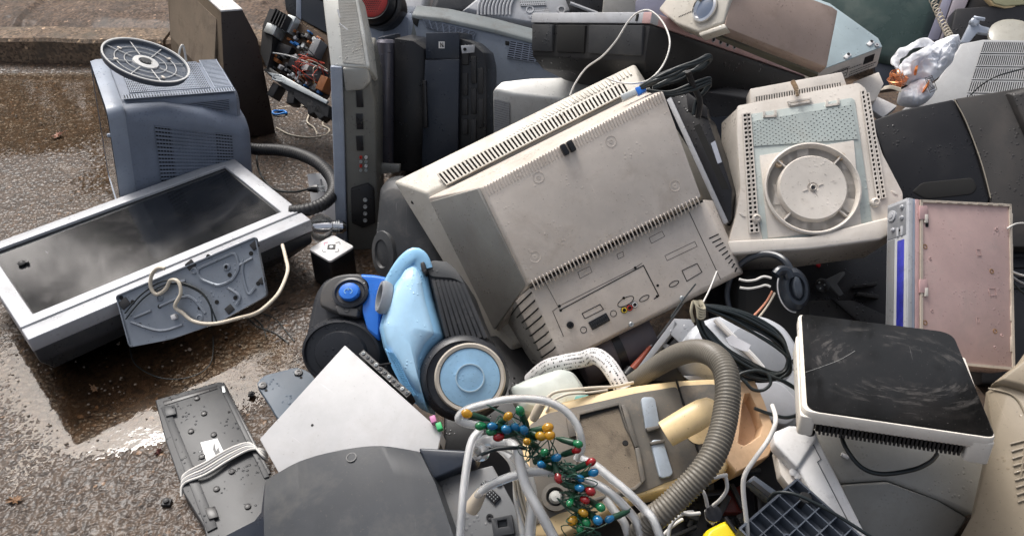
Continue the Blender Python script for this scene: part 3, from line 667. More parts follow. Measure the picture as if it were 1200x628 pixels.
for a in (.5, 2.4, 3.3, 5.1): MB().cbox((math.cos(a)*R0*.7, math.sin(a)*R0*.7, -.001), .012, .008, .004, a).build('clip', WARMW, fg, bevel=.001)
m = MB(); m.box(-.06,.06,-.05,.05,-.03,-.0125); m.build('motor_mount', BLUEG, fg, bevel=.006)
ctube([Mn.W((.235,.27,h+.0)), Mn.W((.25,.28,h+.05)), Mn.W((.262,.29,h+.055)), Mn.W((.268,.30,h+.004))], .0035, WIREW, 'wire_loop', fg, G)
# ------------------------------------------------------------------ back row, left to right
def pane(root, fr, poly, z, th, m, name, bevel=.003, r=0, ang=32, seg=2):
    """a solid plate: outline on the plane z, thickness th behind it"""
    p = fr.ps(poly, z)
    if r: p = rpoly(p, r)
    return MB().slab(p, (0,0,-th)).build(name, m, root, bevel=bevel, seg=seg, ang=ang)
# cut-down cabinet side: dark laminate face, worn chipboard flank, white top edge
K_ = Fr(310, 157, 3.2, (.50,-.84,.12), (262,14), (284,12))
t = thing('cabinet', K_, 'tall tapered wooden cabinet with dark brown face and worn chipboard flank behind the monitor', 'cabinet')
dk = K_.ps([(259,14),(284,12),(302,46),(311,92),(323,157),(266,163)])
off = K_.M.to_3x3().inverted() @ Vector((-.34,.50,0))
MB().slab([p-Vector((0,0,.006)) for p in dk], off).build('carcass', WOODL, t, bevel=.004)
MB().slab(dk, (0,0,-.005)).build('laminate_face', WOODD, t, bevel=.002)
e0, e1 = dk[0], dk[1]; up = Vector((0,.004,0))
MB().add([e0+up, e1+up, e1+off+up, e0+off+up, e0-up*.2, e1-up*.2, e1+off-up*.2, e0+off-up*.2], [(0,1,2,3),(7,6,5,4),(0,4,5,1),(1,5,6,2),(2,6,7,3),(3,7,4,0)]).build('white_edge', WHITE, t)
n_ = (dk[0]-dk[5]).cross(off).normalized(); fl = [dk[0]+off*.08-Vector((0,.04,0)), dk[0]+off*.9-Vector((0,.04,0)), dk[5]+off*.9+Vector((0,.18,0)), dk[5]+off*.1+Vector((0,.18,0))]
s_ = 1 if (K_.M.to_3x3() @ n_).x < 0 else -1
MB().slab([p+n_*s_*.004 for p in fl], -n_*s_*.006).build('chipboard_panel', mat('pale_chipboard', (.22,.17,.12), .8, dirt=.8, dcol=(.07,.05,.04), dscale=5, grain=1.2), t)

# open electronics chassis
E_ = Fr(345, 70, 3.12, (-.30,-.66,.70), (318,10), (384,44))
t = thing('electronics_chassis', E_, 'torn-open electronics chassis crowded with boards, capacitors and tangled red wires', 'electronics')
PCB = mat('brown_circuit_board', (.065,.038,.02), .5, dirt=.4); PCBG = mat('green_circuit_board', (.02,.06,.035), .45, dirt=.3)
pb = E_.ps([(320,13),(384,44),(386,112),(378,122),(312,82),(306,48)])
MB().slab(pb, (0,0,-.006)).build('circuit_board', PCB, t)
p2 = E_.ps([(308,30),(316,10),(322,12),(318,60),(313,80),(305,62)], .05); MB().slab(p2, (0,0,-.07)).build('side_frame', BLACKR, t)
R_ = random.Random(4)
pal = [BLACK, BLACK, DARKG, STEEL, WHITE, mat('orange_part', (.32,.11,.03), .5), mat('blue_capacitor', (.03,.2,.55), .35), mat('amber_part', (.35,.18,.04), .5), GREYM]
for k in range(120):
    a, b = R_.uniform(.06,.97), R_.uniform(.04,.96)
    c = quadT([pb[0], pb[1], pb[3], pb[4]], a, b); mm = R_.choice(pal); s_ = R_.uniform(.005,.016)
    if R_.random() < .45:
        hh = R_.uniform(.012,.035); MB().lathe([(s_*.5,0),(s_*.5,hh),(s_*.42,hh+.001),(0,hh+.0005)], c, n=14).build('capacitor', mm, t)
    else: MB().cbox(c+Vector((0,0,.01)), s_*R_.uniform(.8,2), s_*R_.uniform(.6,1.3), R_.uniform(.012,.035), R_.uniform(-.1,.1)).build('component', mm, t, bevel=.001)
for (u, v, sx, sy, hz, mm) in ((322,38,.045,.035,.06,STEEL), (341,30,.035,.06,.035,STEEL), (330,24,.05,.03,.05,BLACK), (372,58,.03,.06,.05,GREY), (350,76,.05,.04,.05,BLACK), (372,88,.06,.05,.05,BLACK), (362,80,.05,.03,.04,WHITE), (381,100,.03,.05,.05,mat('orange_part', (.5,.2,.03))), (334,60,.06,.04,.03,BLACK)):
    MB().cbox(E_.p(u, v, hz/2), sx, sy, hz, .1).build('transformer', mm, t, bevel=.002)
m = MB()
for k in range(5): m.cbox(E_.p(324+k*3.2, 21+k*1.9, .045), .004, .05, .05, .1)
m.build('heat_sink', BLACKR, t, kind='stuff')
for k in range(16):
    a = E_.p(R_.uniform(340,383), R_.uniform(60,100), .03); b = E_.p(R_.uniform(362,386), R_.uniform(70,108), .04)
    c = (a+b)/2+Vector((R_.uniform(-.03,.03), R_.uniform(-.03,.03), R_.uniform(.03,.07)))
    MB().tube(spline([a, c, b], 6), .0014, 5).build('wire', R_.choice([WIRER, WIRER, WIRER, WIREC, WIREG, WIREB]), t)
MB().tube(spline([E_.p(318,62,.04), E_.p(340,66,.06), E_.p(364,75,.06), E_.p(384,84,.05)], 6), .003, 6).build('wire', WIREG, t)
# lower rails
q1 = [(308,82),(314,78),(386,124),(384,138),(360,128)]; pane(t, E_, q1, .045, .05, BLACKR, 'bottom_rail')
pane(t, E_, [(312,84),(330,88),(384,118),(382,122),(326,95)], .06, .012, STEEL, 'metal_strip', bevel=.002)
MB().tube(spline([E_.p(330,90,.07), E_.p(322,88,.08), E_.p(320,93,.08), E_.p(331,96,.07)], 6), .003, 6).build('wire_clip', STEEL, t)
for k, (u,v) in enumerate(((324,108),(345,116),(368,128),(378,134))): MB().cbox(E_.p(u,v,.02), .03, .05, .05, .4*k).build('bracket', BLACKR, t, bevel=.004)

# upright television seen from its edge
b_ = at(413, 292, 2.66)
U_ = Fr(0,0,0, (.06,-.98,.14), x=(1,.06,0), o=b_)
t = thing('upright_television', U_, 'silver flat television standing on its short side, seen edge-on with sockets down its flank', 'television')
def off3(fr, w_): return fr.M.to_3x3().inverted() @ Vector(w_)
bk = (0,.0,-.30)
MB().slab(U_.ps([(387,78),(401,79),(407,296),(394,290)]), bk).build('front_bezel', BLUEGL, t, bevel=.004, seg=3)
MB().slab(U_.ps([(401,79),(431,79),(440,120),(443,294),(408,296)], -.008), bk).build('back_shell', mat('olive_grey_plastic', (.15,.15,.135), .45, dirt=.35, drops=.5), t, bevel=.006, seg=3)
# collar
m = MB(); a = U_.ps([(401,80),(431,80),(435,96),(426,106),(405,108)], .004); m.slab(a, (0,0,-.03)); m.build('collar', SILVD, t, bevel=.006, seg=3)
c_ = U_.W(U_.p(408,78,.0)); V_ = Fr(0,0,0, (-.10,-.66,.74), x=(1,.0,0), o=c_)
tp = V_.ps([(387,79),(433,79),(428,40),(417,-14),(376,-14),(380,20)])
o = MB().slab([U_.L(V_.W(p)) for p in tp], off3(U_, V_.z*-.10)).build('speaker_panel', mat('worn_silver', (.58,.58,.54), .33, metal=.3, dirt=.45, dcol=(.25,.23,.19), drops=.4), t, bevel=.008, seg=3)
def vent_on(root, base, src, pts, nx, ny, fx, fy, m, name='vent_grille', z=0., **k): vent(root, [base.L(src.W(src.p(u, v, z))) for u, v in pts], nx, ny, fx, fy, m, name=name, **k)
vent_on(t, U_, V_, [(402,74),(429,77),(415,-8),(396,-8)], 18, 46, .5, .5, SILVD, z=.001, th=.002)
for (pa, pb) in (((396,12),(399,22)), ((398,28),(408,36))):
    q = [V_.p(*pa, .002), V_.p(*pb, .002)]; MB().tube([U_.L(V_.W(p)) for p in q], .003, 8).build('button', SILV, t)
for k, (v0, v1) in enumerate(((107,126),(134,152),(160,177))):
    pane(t, U_, [(417,v0),(425,v0),(426,v1),(418,v1)], -.004, .008, BLACK, 'socket_cover', bevel=.001)
for k in range(8):
    c = U_.p(423+(k%2)*6, 184+(k//2)*5, -.007); MB().lathe([(.0045,0),(.0045,.006),(.003,.006),(.002,.001),(0,.001)], c, n=10, cap=False).build('audio_socket', (RED, WHITE, STEEL, STEEL)[k % 4], t)
m = MB(); a = U_.ps([(412,206),(436,206),(436,222),(414,222)], .006)
pane(t, U_, [(411,222),(431,216),(438,222),(440,262),(425,268),(412,262)], .004, .02, BLACKR, 'socket_plate', bevel=.004)
for k in range(4):
    c = U_.p(428, 234+k*8, .005); MB().lathe([(.006,0),(.006,.004),(.003,.004),(0,.002)], c, n=12, cap=False).build('aerial_socket', STEEL, t)

# black flatbed and printer standing on end
B1_ = Fr(470, 190, 2.80, (-.06,-.93,.36), (465,120), (495,118))
t = thing('black_scanner', B1_, 'glossy black scanner standing on end with a rounded silvery spine', 'scanner')
pane(t, B1_, [(462,45),(484,48),(498,58),(499,202),(461,200)], -.01, .30, BLACK, 'body', bevel=.004)
a = B1_.p(452,46,-.03); b = B1_.p(453,196,-.03); MB().lathe([(.0,0),(.024,.002),(.030,.010),(.030,(b-a).length-.01),(.025,(b-a).length)], a, (b-a), 24).build('spine', mat('gunmetal', (.10,.10,.125), .3, metal=.4, dirt=.2, scr=.5, drops=.5), t)
pane(t, B1_, [(442,44),(452,42),(451,200),(440,200)], -.03, .26, NAVY, 'lid', bevel=.008)
pane(t, B1_, [(420,191),(469,193),(468,202),(440,205),(419,200)], .06, .02, SILVD, 'corner_bracket', bevel=.003)
B2_ = Fr(515, 190, 2.74, (-.14,-.90,.42), (499,120), (537,120))
t = thing('black_printer', B2_, 'dark navy printer standing on end with a small white sticker and ribbed side', 'printer')
pane(t, B2_, [(499,39),(538,38),(538,69.5),(499,69.5)], .0, .22, NAVY, 'top_cover', bevel=.002)
pane(t, B2_, [(498,70.5),(538,70.5),(536,200),(494,202)], .0, .22, NAVY, 'front_cover', bevel=.002)
pane(t, B2_, [(538,45),(552,50),(566,62),(570,80),(570,170),(562,190),(537,196)], -.02, .20, BLACK, 'side_shell', bevel=.003)
for (a, b, c, d) in ((541,60,549,76), (541,86,548,112), (541,116,548,135), (541,140,548,158), (552,66,558,98), (552,104,558,134), (560,80,566,110), (560,116,566,150), (552,140,558,170)):
    pane(t, B2_, [(a,b),(c,b),(c,d),(a,d)], -.012, .012, BLACKR, 'side_rib', bevel=.002)
pane(t, B2_, [(495,95),(499,94),(501,150),(495,150)], .012, .014, BLACK, 'handle', bevel=.003)
pane(t, B2_, [(514,49),(521,49),(521,57),(514,57)], .0008, .0012, WHITE, 'sticker', bevel=0)
m = MB(); c = B2_.p(517.5, 53, .0012)
m.cbox(c+Vector((-.003,0,0)), .0025, .014, .0006); m.cbox(c+Vector((.004,0,0)), .0025, .014, .0006); m.cbox(c+Vector((0,.001,0)), .0022, .012, .0006, .45); m.cbox(c+Vector((.004,-.004,0)), .006,.003,.0006)
m.build('sticker_print', BLACK, t, flat=True)
pane(t, B1_, [(484,56),(500,54),(500,63),(486,65)], .02, .006, SILV, 'tab', bevel=.001)
m = MB(); m.lathe([(.005,-.002),(.005,.001)], B1_.p(489,60,.021), n=12); m.build('tab_hole', VOID, t)

# silver monitor whose top shows between printer and big television
S_ = Fr(600, 112, 2.62, (-.02,-.42,.90), (590,108), (680,112))
t = thing('silver_monitor', S_, 'bright silver tube monitor showing its top between the black printer and big television', 'monitor')
tp = S_.ps([(577,104),(586,95),(622,91),(690,89),(760,100),(745,125),(600,110)])
dn = off3(S_, (0,-.02,-.20))
mid = [p+dn*.06 for p in bulge(tp, 1.0)]
MB().loft([[p+dn for p in tp], mid, [p for p in bulge(tp, .97)]]).build('casing', mat('bright_silver', (.62,.62,.60), .38, metal=.1, dirt=.3, drops=.2), t, bevel=.006, seg=3, ang=40)
q = [tp[0]+dn*.9, tp[6]+dn*.9, tp[6]+dn*.15, tp[0]+dn*.15]; n_ = (q[1]-q[0]).cross(q[3]-q[0]).normalized()
vent(t, [lerp(q[0],q[1],.1), lerp(q[0],q[1],.9), lerp(q[3],q[2],.9), lerp(q[3],q[2],.1)], 14, 20, .5, .4, SILV, .002, lift=.003)

# big blue-grey tube television behind
D_ = Fr(580, 90, 2.95, (-.10,-.86,.50), (480,18), (638,52))
t = thing('grey_television', D_, 'big blue-grey tube television with two slotted vent fields behind the printer', 'television')
top = [(483,17),(520,21),(580,34),(640,50),(712,66)]
fp = D_.ps(top+[(712,190),(560,190),(540,120),(505,70),(488,45)])
MB().slab(fp, (0,0,-.12)).build('rear_housing', mat('steel_grey_plastic', (.17,.20,.245), .42, dirt=.3, drops=.3), t, bevel=.004, seg=3)
a = D_.ps(top, .004); bkv = off3(D_, (.01,.07,.002)); rg = []
for j, (f, e) in enumerate(((0,-.014),(0,-.006),(.03,-.001),(.5,.001),(1,.001))): rg.append([p+bkv*f+Vector((0,e,0)) for p in a])
MB().loft(rg+[[p+bkv*1.0-Vector((0,.1,0)) for p in a], [p-Vector((0,.03,.06)) for p in a]], False, False, False).build('top_lip', mat('dusty_light_grey', (.13,.15,.155), .5, dirt=.7, dcol=(.09,.075,.06), dscale=12), t, ang=50)
vent_on(t, D_, D_, [(500,33),(554,49),(558,38),(495,22)], 8, 7, .86, .5, BLUEG, z=.001)
vent_on(t, D_, D_, [(594,68),(668,80),(668,62),(598,48)], 9, 8, .86, .5, BLUEG, z=.001)
pane(t, D_, [(592,48),(597,49),(597,54),(592,53)], .003, .004, VOID, 'latch_hole')
pane(t, D_, [(482,19),(491,22),(489,32),(484,28)], .004, .01, VOID, 'side_recess')

# plain grey monitor behind the upright television
H_ = Fr(450, 60, 3.15, (-.05,-.88,.46), (430,40), (480,40))
t = thing('plain_monitor', H_, 'pale blue-grey monitor back behind the upright television, under the red speaker', 'monitor')
p = rpoly(H_.ps([(421,17),(486,15),(490,150),(430,150),(425,60)]), .03)
MB().loft([shift(p,(0,0,-.3)), p, shift(bulge(p,.9),(0,0,.02))]).build('casing', BLUEGL, t, bevel=.004, ang=50)
pane(t, H_, [(449,20),(478,20),(481,140),(447,140)], .024, .02, BLUEG, 'rear_panel', bevel=.006)
# small grey screen at the back
W2 = Fr(360, 20, 3.5, (.15,-.80,.58), (345,0), (380,12))
t = thing('small_monitor', W2, 'small grey-framed monitor at the back edge above the electronics chassis', 'monitor')
pane(t, W2, [(347,-25),(353,-25),(353,24),(347,20)], .0, .1, BLUEGL, 'side_frame'); pane(t, W2, [(353,-20),(392,-6),(392,4),(353,-8)], .004, .1, BLUEGL, 'top_frame')
pane(t, W2, [(353,-8),(392,4),(392,44),(353,24)], -.006, .09, SCREEN, 'screen'); pane(t, W2, [(331,-20),(347,-20),(347,22),(335,12)], -.03, .08, DARKG, 'casing')
# red speaker
c = at(436, 1, 3.0); X_ = Fr(0,0,0,(-.22,-.80,.55), x=(1,0,0), o=c)
t = thing('round_speaker', X_, 'black round speaker with red pierced grille at the top edge of the pile', 'speaker')
MB().lathe([(.055,.0),(.062,.004),(.072,-.01),(.078,-.04),(.080,-.12),(.07,-.16),(0,-.17)], n=40, cap=False, xd=(1,0,0)).build('body', BLACK, t)
MB().lathe([(.08,-.03),(.084,-.04),(.084,-.06),(.08,-.07)], n=40, cap=False).build('band', DARKG, t)
REDG = mat('red_grille', (.42,.035,.03), .5, dirt=.3)
m = MB(); N_ = 20
def inC(i, j): return ((i-9.5)**2+(j-9.5)**2) < 80
m = MB(); m.lathe([(.056,0),(.05,.005),(.03,.008),(0,.010)], n=36, cap=False); m.build('grille', REDG, t)
m = MB()
for i in range(15):
    for j in range(15):
        x, y = (i-7+.5*(j%2))*.0068, (j-7)*.0062
        r = math.hypot(x, y)
        if r < .05: z_ = .0102*(1-(r/.056)**2)**.8; m.lathe([(.0022,z_-.002),(.0022,z_+.0006)], (x,y,0), n=6)
m.build('grille_hole', VOID, t, flat=True, kind='stuff')
# pale vented monitor back at the top
V3 = Fr(610, 8, 3.1, (0,-.62,.78), (570,4), (660,8))
t = thing('pale_monitor', V3, 'pale grey monitor back with fan-shaped ribs at the top edge of the photo', 'monitor')
p = V3.ps([(541,14),(560,-2),(575,-20),(668,-20),(680,14),(640,30),(620,31),(580,24)]); 
MB().loft([shift(p,(0,0,-.2)), p, shift(bulge(p,.9),(0,0,.02))]).build('casing', mat('pale_grey', (.42,.43,.45), .5, dirt=.4), t, bevel=.004, ang=40)
PG = MATS['pale_grey']
for k in range(10):
    cx = 560+k*4.2; MB().tube(spline([V3.p(cx+8, -8, .024), V3.p(cx+1, 6, .027), V3.p(cx, 18, .024)], 5), .004, 6).build('rib', PG, t)
vent_on(t, V3, V3, [(610,8),(640,7),(637,-4),(607,-3)], 12, 4, .5, .5, PG, z=.022); vent_on(t, V3, V3, [(620,22),(645,20),(642,10),(617,12)], 12, 4, .5, .5, PG, z=.018)
for u in (621, 658): MB().lathe([(.014,-.004),(.014,.004),(.010,.004),(.009,-.001),(0,-.001)], V3.p(u, 12, .021), n=20, cap=False).build('boss', PG, t)
Y3 = Fr(525, 5, 3.3, (0,-.7,.7), x=(1,0,0))
t = thing('dark_casing', Y3, 'dark rounded casing peeking over the big blue-grey television', 'casing')
p = Y3.ps([(500,25),(508,0),(520,-15),(562,-15),(590,0),(560,22)]); MB().loft([shift(p,(0,0,-.15)), p, shift(bulge(p,.8),(0,0,.05))]).build('shell', DARKG, t, bevel=.01, seg=3, ang=60)
Y4 = Fr(480, 3, 3.35, (0,-.7,.7), x=(1,0,0))
t = thing('white_casing', Y4, 'rounded white casing between the red speaker and the dark casing at the top', 'casing')
p = Y4.ps([(462,16),(464,-15),(508,-15),(498,18)]); MB().loft([shift(p,(0,0,-.15)), p, shift(bulge(p,.8),(0,0,.03))]).build('shell', WHITE, t, bevel=.01, seg=3, ang=60)
Y5 = Fr(725, 8, 2.9, (.1,-.7,.7), x=(1,0,0))
t = thing('grey_sheet', Y5, 'plain weathered grey metal sheet standing behind the overturned silver television', 'sheet metal')
pane(t, Y5, [(706,22),(710,-20),(746,-20),(744,22)], 0, .02, mat('weathered_metal', (.30,.29,.27), .55, dirt=.6), 'sheet', bevel=.001)
t = thing('lilac_casing', Y5, 'lilac-grey flat casing behind the grey sheet at the top edge', 'casing')
pane(t, Y5, [(742,2),(790,-15),(800,30),(742,30)], -.06, .08, mat('lilac_grey', (.20,.20,.27), .45), 'shell')
t = thing('black_casing', Y5, 'glossy black casing with silver edge behind the pale vented monitor', 'casing')
pane(t, Y5, [(665,-20),(712,-20),(710,22),(680,22)], -.10, .1, BLACK, 'shell'); MB().tube([Y5.p(668,4,-.09), Y5.p(700,16,-.09)], .006, 6).build('trim', SILV, t)

# overturned silver television, back shell towards us
C0, L0, R0_ = at(763, 21, 2.20), at(623, 21, 2.55), at(966, 92, 2.72)
X4 = L0+R0_-C0; nf = (L0-C0).cross(R0_-C0).normalized(); nf = nf if nf.z > 0 else -nf
O_ = Fr(0,0,0, nf, x=(L0-C0), o=C0)
t = thing('overturned_television', O_, 'flat television tipped back, silver and pink bezel edge over a black hollow back', 'television')
rg = [O_.L(p) for p in (C0, L0, X4, R0_)]
hp = .028
def ringz(f, z): return [p+Vector((0,0,z)) for p in bulge(rg, f)]
def edge_plate(a, b, m, name):
    d = (b-a); i = (rg[0]+rg[1]+rg[2]+rg[3])/4; w_ = (i-(a+b)/2); w_ = (w_-d*(w_.dot(d)/d.dot(d))).normalized()*.03
    MB().loft([[a-Vector((0,0,hp/2)), b-Vector((0,0,hp/2)), b+w_-Vector((0,0,hp/2)), a+w_-Vector((0,0,hp/2))], [a+Vector((0,0,hp/2)), b+Vector((0,0,hp/2)), b+w_+Vector((0,0,hp/2)), a+w_+Vector((0,0,hp/2))]]).build(name, m, t, bevel=.002)
edge_plate(rg[1], rg[0], SILV, 'silver_edge'); edge_plate(rg[0], rg[3], PINKS, 'pink_edge')
MB().loft([ringz(.95,-hp/2), ringz(.95,hp/2-.004)]).build('front_plate', DARKG, t)
MB().loft([ringz(.72,-.155), ringz(.88,-.135), ringz(.955,-.105), ringz(.985,-.030), ringz(.985,-hp/2-.001)]).build('back_shell', BLACKR, t, bevel=.004, ang=40)
a, b = rg[0], rg[1]; od = (a-rg[3]).normalized()
for (s0, s1, mm, nm) in ((.50,.74,VOID,'recess'), (.04,.46,DARKG,'side_moulding'), (.78,.97,DARKG,'side_moulding')):
    p0, p1 = lerp(a,b,s0), lerp(a,b,s1); o1 = od*(.012 if nm != 'recess' else .004)
    q = [p0+o1*.5+Vector((0,0,-.020)), p1+o1*.5+Vector((0,0,-.020)), p1+o1*.2+Vector((0,0,-.092))-od*.012, p0+o1*.2+Vector((0,0,-.092))-od*.012]
    MB().slab(q, -od*.03-Vector((0,0,0))).build(nm, mm, t, bevel=.003)
for k in range(8):
    f = .22+k*.068 if k else .14
    if k == 0: continue
    p = lerp(rg[0], rg[3], .197+(k-1)*.0385); odr = (rg[0]-rg[1]).normalized()
    MB().lathe([(.0075,-.001),(.0075,.0012),(.006,.0016),(.0055,-.0005),(0,-.0005)], p, odr, 14, cap=False).build('button', SILV, t)
    MB().lathe([(.0052,-.001),(.0052,.0006)], p, odr, 12).build('button_hole', VOID, t)
MB().cbox(lerp(a,b,.1)+od*.001, .006, .004, .018).build('slot', VOID, t)

# big black television casing under it
N_ = Fr(800, 160, 2.45, (.08,-.80,.60), (700,120), (900,170))
t = thing('black_television', N_, 'large black television casing buried in shadow behind the big beige television', 'television')
p = N_.ps([(705,120),(745,84),(905,110),(1000,120),(1050,330),(840,330),(745,200)]); MB().loft([shift(p,(0,0,-.25)), p, shift(bulge(p,.85),(0,0,.03))]).build('casing', BLACK, t, bevel=.006, ang=40)
p = N_.ps([(830,137),(868,136),(880,260),(850,262)], .04); MB().slab(p, (0,0,-.02)).build('vent_cover', NAVY, t, bevel=.004)

# pinkish box with a pale chrome-ringed front
J_ = Fr(848, 30, 2.12, (.30,-.66,.69), (848,30), (968,78))
t = thing('desktop_computer', J_, 'taupe metal computer case with a pale chrome-ringed front, lying across the silver television', 'computer')
bp_ = J_.ps([(849,32),(969,79),(982,13),(975,8),(864,-34)]); dnj = off3(J_, (-.03,.14,-.17))
MB().slab(bp_, dnj*.17).build('case', TAUPE, t, bevel=.003)
MB().slab([bp_[0]+dnj*.2, bp_[1]+dnj*.2, bp_[1]+dnj*.30+Vector((0,-.002,0)), bp_[0]+dnj*.26+Vector((0,-.002,0))], (0,.02,-.01)).build('underside', mat('shaded_underside', (.10,.095,.07), .6), t)  # dark olive strip: the case's shadow side put into the colour
J2 = Fr(0,0,0, (-.62,-.46,.63), x=J_.W(bp_[4])-J_.W(bp_[0]), o=J_.W(bp_[0]))
q = J2.ps([(848,27),(818,38),(792,28),(771,11),(796,-22),(864,-34)], .0)
w_ = [J_.L(J2.W(p)) for p in q]; MB().slab(w_, off3(J_, J2.z*-.05)).build('front_panel', BEIGE2, t, bevel=.006, seg=3)
q = J2.ps([(849,27.5),(818,38.5),(820,43),(851,33)], .001); MB().slab([J_.L(J2.W(p)) for p in q], off3(J_, J2.z*-.03)).build('lower_lip', BEIGE2, t, bevel=.004)
c = J2.p(826,10,.004); a = J2.p(820,26,.004); b = J2.p(833,-8,.004); r1 = (a-b).length/2; ax1 = (a-b).normalized(); r2 = (J2.p(838,14,.004)-J2.p(814,7,.004)).length/2
def ell(rx, ry, z): 
    ay = Vector((-ax1.y, ax1.x, 0)); return [J_.L(J2.W(c+ax1*rx*math.cos(6.2832*k/32)+ay*ry*math.sin(6.2832*k/32)+Vector((0,0,z)))) for k in range(32)]
MB().loft([ell(r1*1.0,r2*1.0,0), ell(r1*.97,r2*.97,.006), ell(r1*.82,r2*.80,.008), ell(r1*.7,r2*.62,.0)], False, False).build('chrome_ring', CHROME, t)
MB().loft([ell(r1*.72,r2*.66,.001), ell(r1*.4,r2*.3,.004)]).build('power_button', mat('blue_button', (.10,.13,.19), .2), t)
m = MB()
for k in range(9): m.lathe([(.0016,-.001),(.0016,.0008)], J2.p(796+k*1.9, 20-k*.8, .0), n=7)
o = m.build('pinhole', VOID, t, flat=True, kind='stuff'); o.data.transform(off3(J_, (0,0,0)).to_track_quat('Z','Y').to_matrix().to_4x4()) if False else o.data.transform(J_.M.inverted() @ J2.M)

# steel disc player
I_ = Fr(985, 60, 2.32, (.05,-.42,.91), (955,85), (1033,57))
t = thing('steel_player', I_, 'pale steel disc player with a printed rear edge sticking out under the taupe case', 'disc player')
tp = I_.ps([(955,86),(1034,56),(1029,46),(972,5),(935,-8),(938,45)]); dn = off3(I_, (.0,.0,-.055))
MB().slab(tp, dn*.99).build('case', WARMW, t, bevel=.003)
MB().slab([p+Vector((0,0,.003)) for p in bulge(tp, .992)], (0,0,-.003)).build('lid', mat('pale_bluish_steel', (.36,.44,.465), .42, metal=.15, dirt=.25, scr=.5, drops=.2), t, bevel=.001)
for u, v in ((1020,51),(993,66)): MB().cbox(I_.p(u,v,.005), .022, .011, .005, .3).build('foot_plate', WHITE, t, bevel=.0015); MB().lathe([(.004,0),(.004,.009),(0,.009)], I_.p(u,v,0), n=10).build('screw', BLACK, t)
MB().lathe([(.006,0),(.006,.005),(.003,.005),(.003,0)], I_.p(1027,54,.003), n=14).build('hole_ring', SILV, t)
fa, fb = tp[0], tp[1]; fx = (fb-fa).normalized(); nn = fx.cross(Vector((0,0,1))).normalized(); dnu = dn.normalized()
def onside(s0, s1, h0, h1, mm, nm, lift=.001):
    L = (fb-fa).length; hh = dn.length
    q = [fa+fx*L*s0+dn*h0+nn*lift, fa+fx*L*s1+dn*h0+nn*lift, fa+fx*L*s1+dn*h1+nn*lift, fa+fx*L*s0+dn*h1+nn*lift]
    return MB().slab(q, -nn*.003).build(nm, mm, t, flat=True)
onside(.75,.90,.18,.55,BLACK,'lens_window'); onside(.33,.52,.42,.80,BLACK,'label_frame'); onside(.345,.505,.47,.75,WARMW,'label_plate',.0016)
L = (fb-fa).length
m = MB()
R_ = random.Random(3)
for r0, (s0, s1) in ((.30,(.22,.52)), (.62,(.55,.95)), (.74,(.55,.92)), (.86,(.56,.84)), (.56,(.36,.48)), (.42,(.53,.70))):
    s = s0
    while s < s1:
        w1 = R_.uniform(.006,.02); q = [fa+fx*L*s+dn*r0+nn*.0024, fa+fx*L*(s+w1)+dn*r0+nn*.0024, fa+fx*L*(s+w1)+dn*(r0+.055)+nn*.0024, fa+fx*L*s+dn*(r0+.055)+nn*.0024]
        m.add(q, [(0,1,2,3)]); s += w1+.007
m.build('printed_text', DARKG, t, flat=True)
pane(t, I_, [(1000,96),(1030,84),(1036,98),(1026,118),(1005,122)], -.08, .05, WARMW, 'lower_frame'); pane(t, I_, [(1018,126),(1026,112),(1052,124),(1035,138)], -.14, .02, WHITE, 'loose_flap')

# dark greenish television screen at the top right
G_ = Fr(1060, 40, 2.95, (-.30,-.66,.69), (1000,40), (1090,45))
t = thing('green_screen_television', G_, 'old television with dusty dark green screen and lilac-grey frame at the top right', 'television')
p = G_.ps([(962,-30),(1110,-30),(1088,50),(1060,80),(1020,70),(960,20)]); MB().loft([shift(p,(0,0,-.05)), p, shift(bulge(p,.8),(0,0,.012)), shift(bulge(p,.4),(0,0,.02))]).build('screen', mat('green_glass', (.035,.060,.055), .28, dirt=.5, dcol=(.13,.15,.13), scr=1., dscale=5), t, ang=70)
pane(t, G_, [(1114,-25),(1124,-25),(1100,47),(1086,48)], .03, .1, mat('lilac_grey'    , (.2,.2,.27)), 'inner_frame', bevel=.003); pane(t, G_, [(1125,-25),(1146,-25),(1115,48),(1101,47)], .04, .12, mat('lilac_frame', (.26,.235,.27), .45, dirt=.2), 'outer_frame', bevel=.004)
pane(t, G_, [(1146,-25),(1200,-25),(1170,60),(1115,50)], .02, .1, BLACK, 'side_shell', bevel=.004)
pane(t, G_, [(1020,60),(1050,52),(1090,50),(1070,100),(1030,105)], -.01, .05, NAVY, 'lower_shell', bevel=.008)
# coiled cord
P = resample(spline([at(1089,-8,2.86), at(1098,12,2.84), at(1106,30,2.8), at(1116,48,2.72)], 20), .0011); m = MB(); pts = []
for k, p in enumerate(P):
    a = k*.40; pts.append(p+Vector((math.cos(a)*.010, 0, math.sin(a)*.010)))
c = pts[0]; o = MB().tube([p-c for p in pts], .0019, 6).build('coiled_cord', WIREC, ang=80); o.location = c; tag(o, 'coiled cream telephone cord hanging over the green television screen', 'cord')
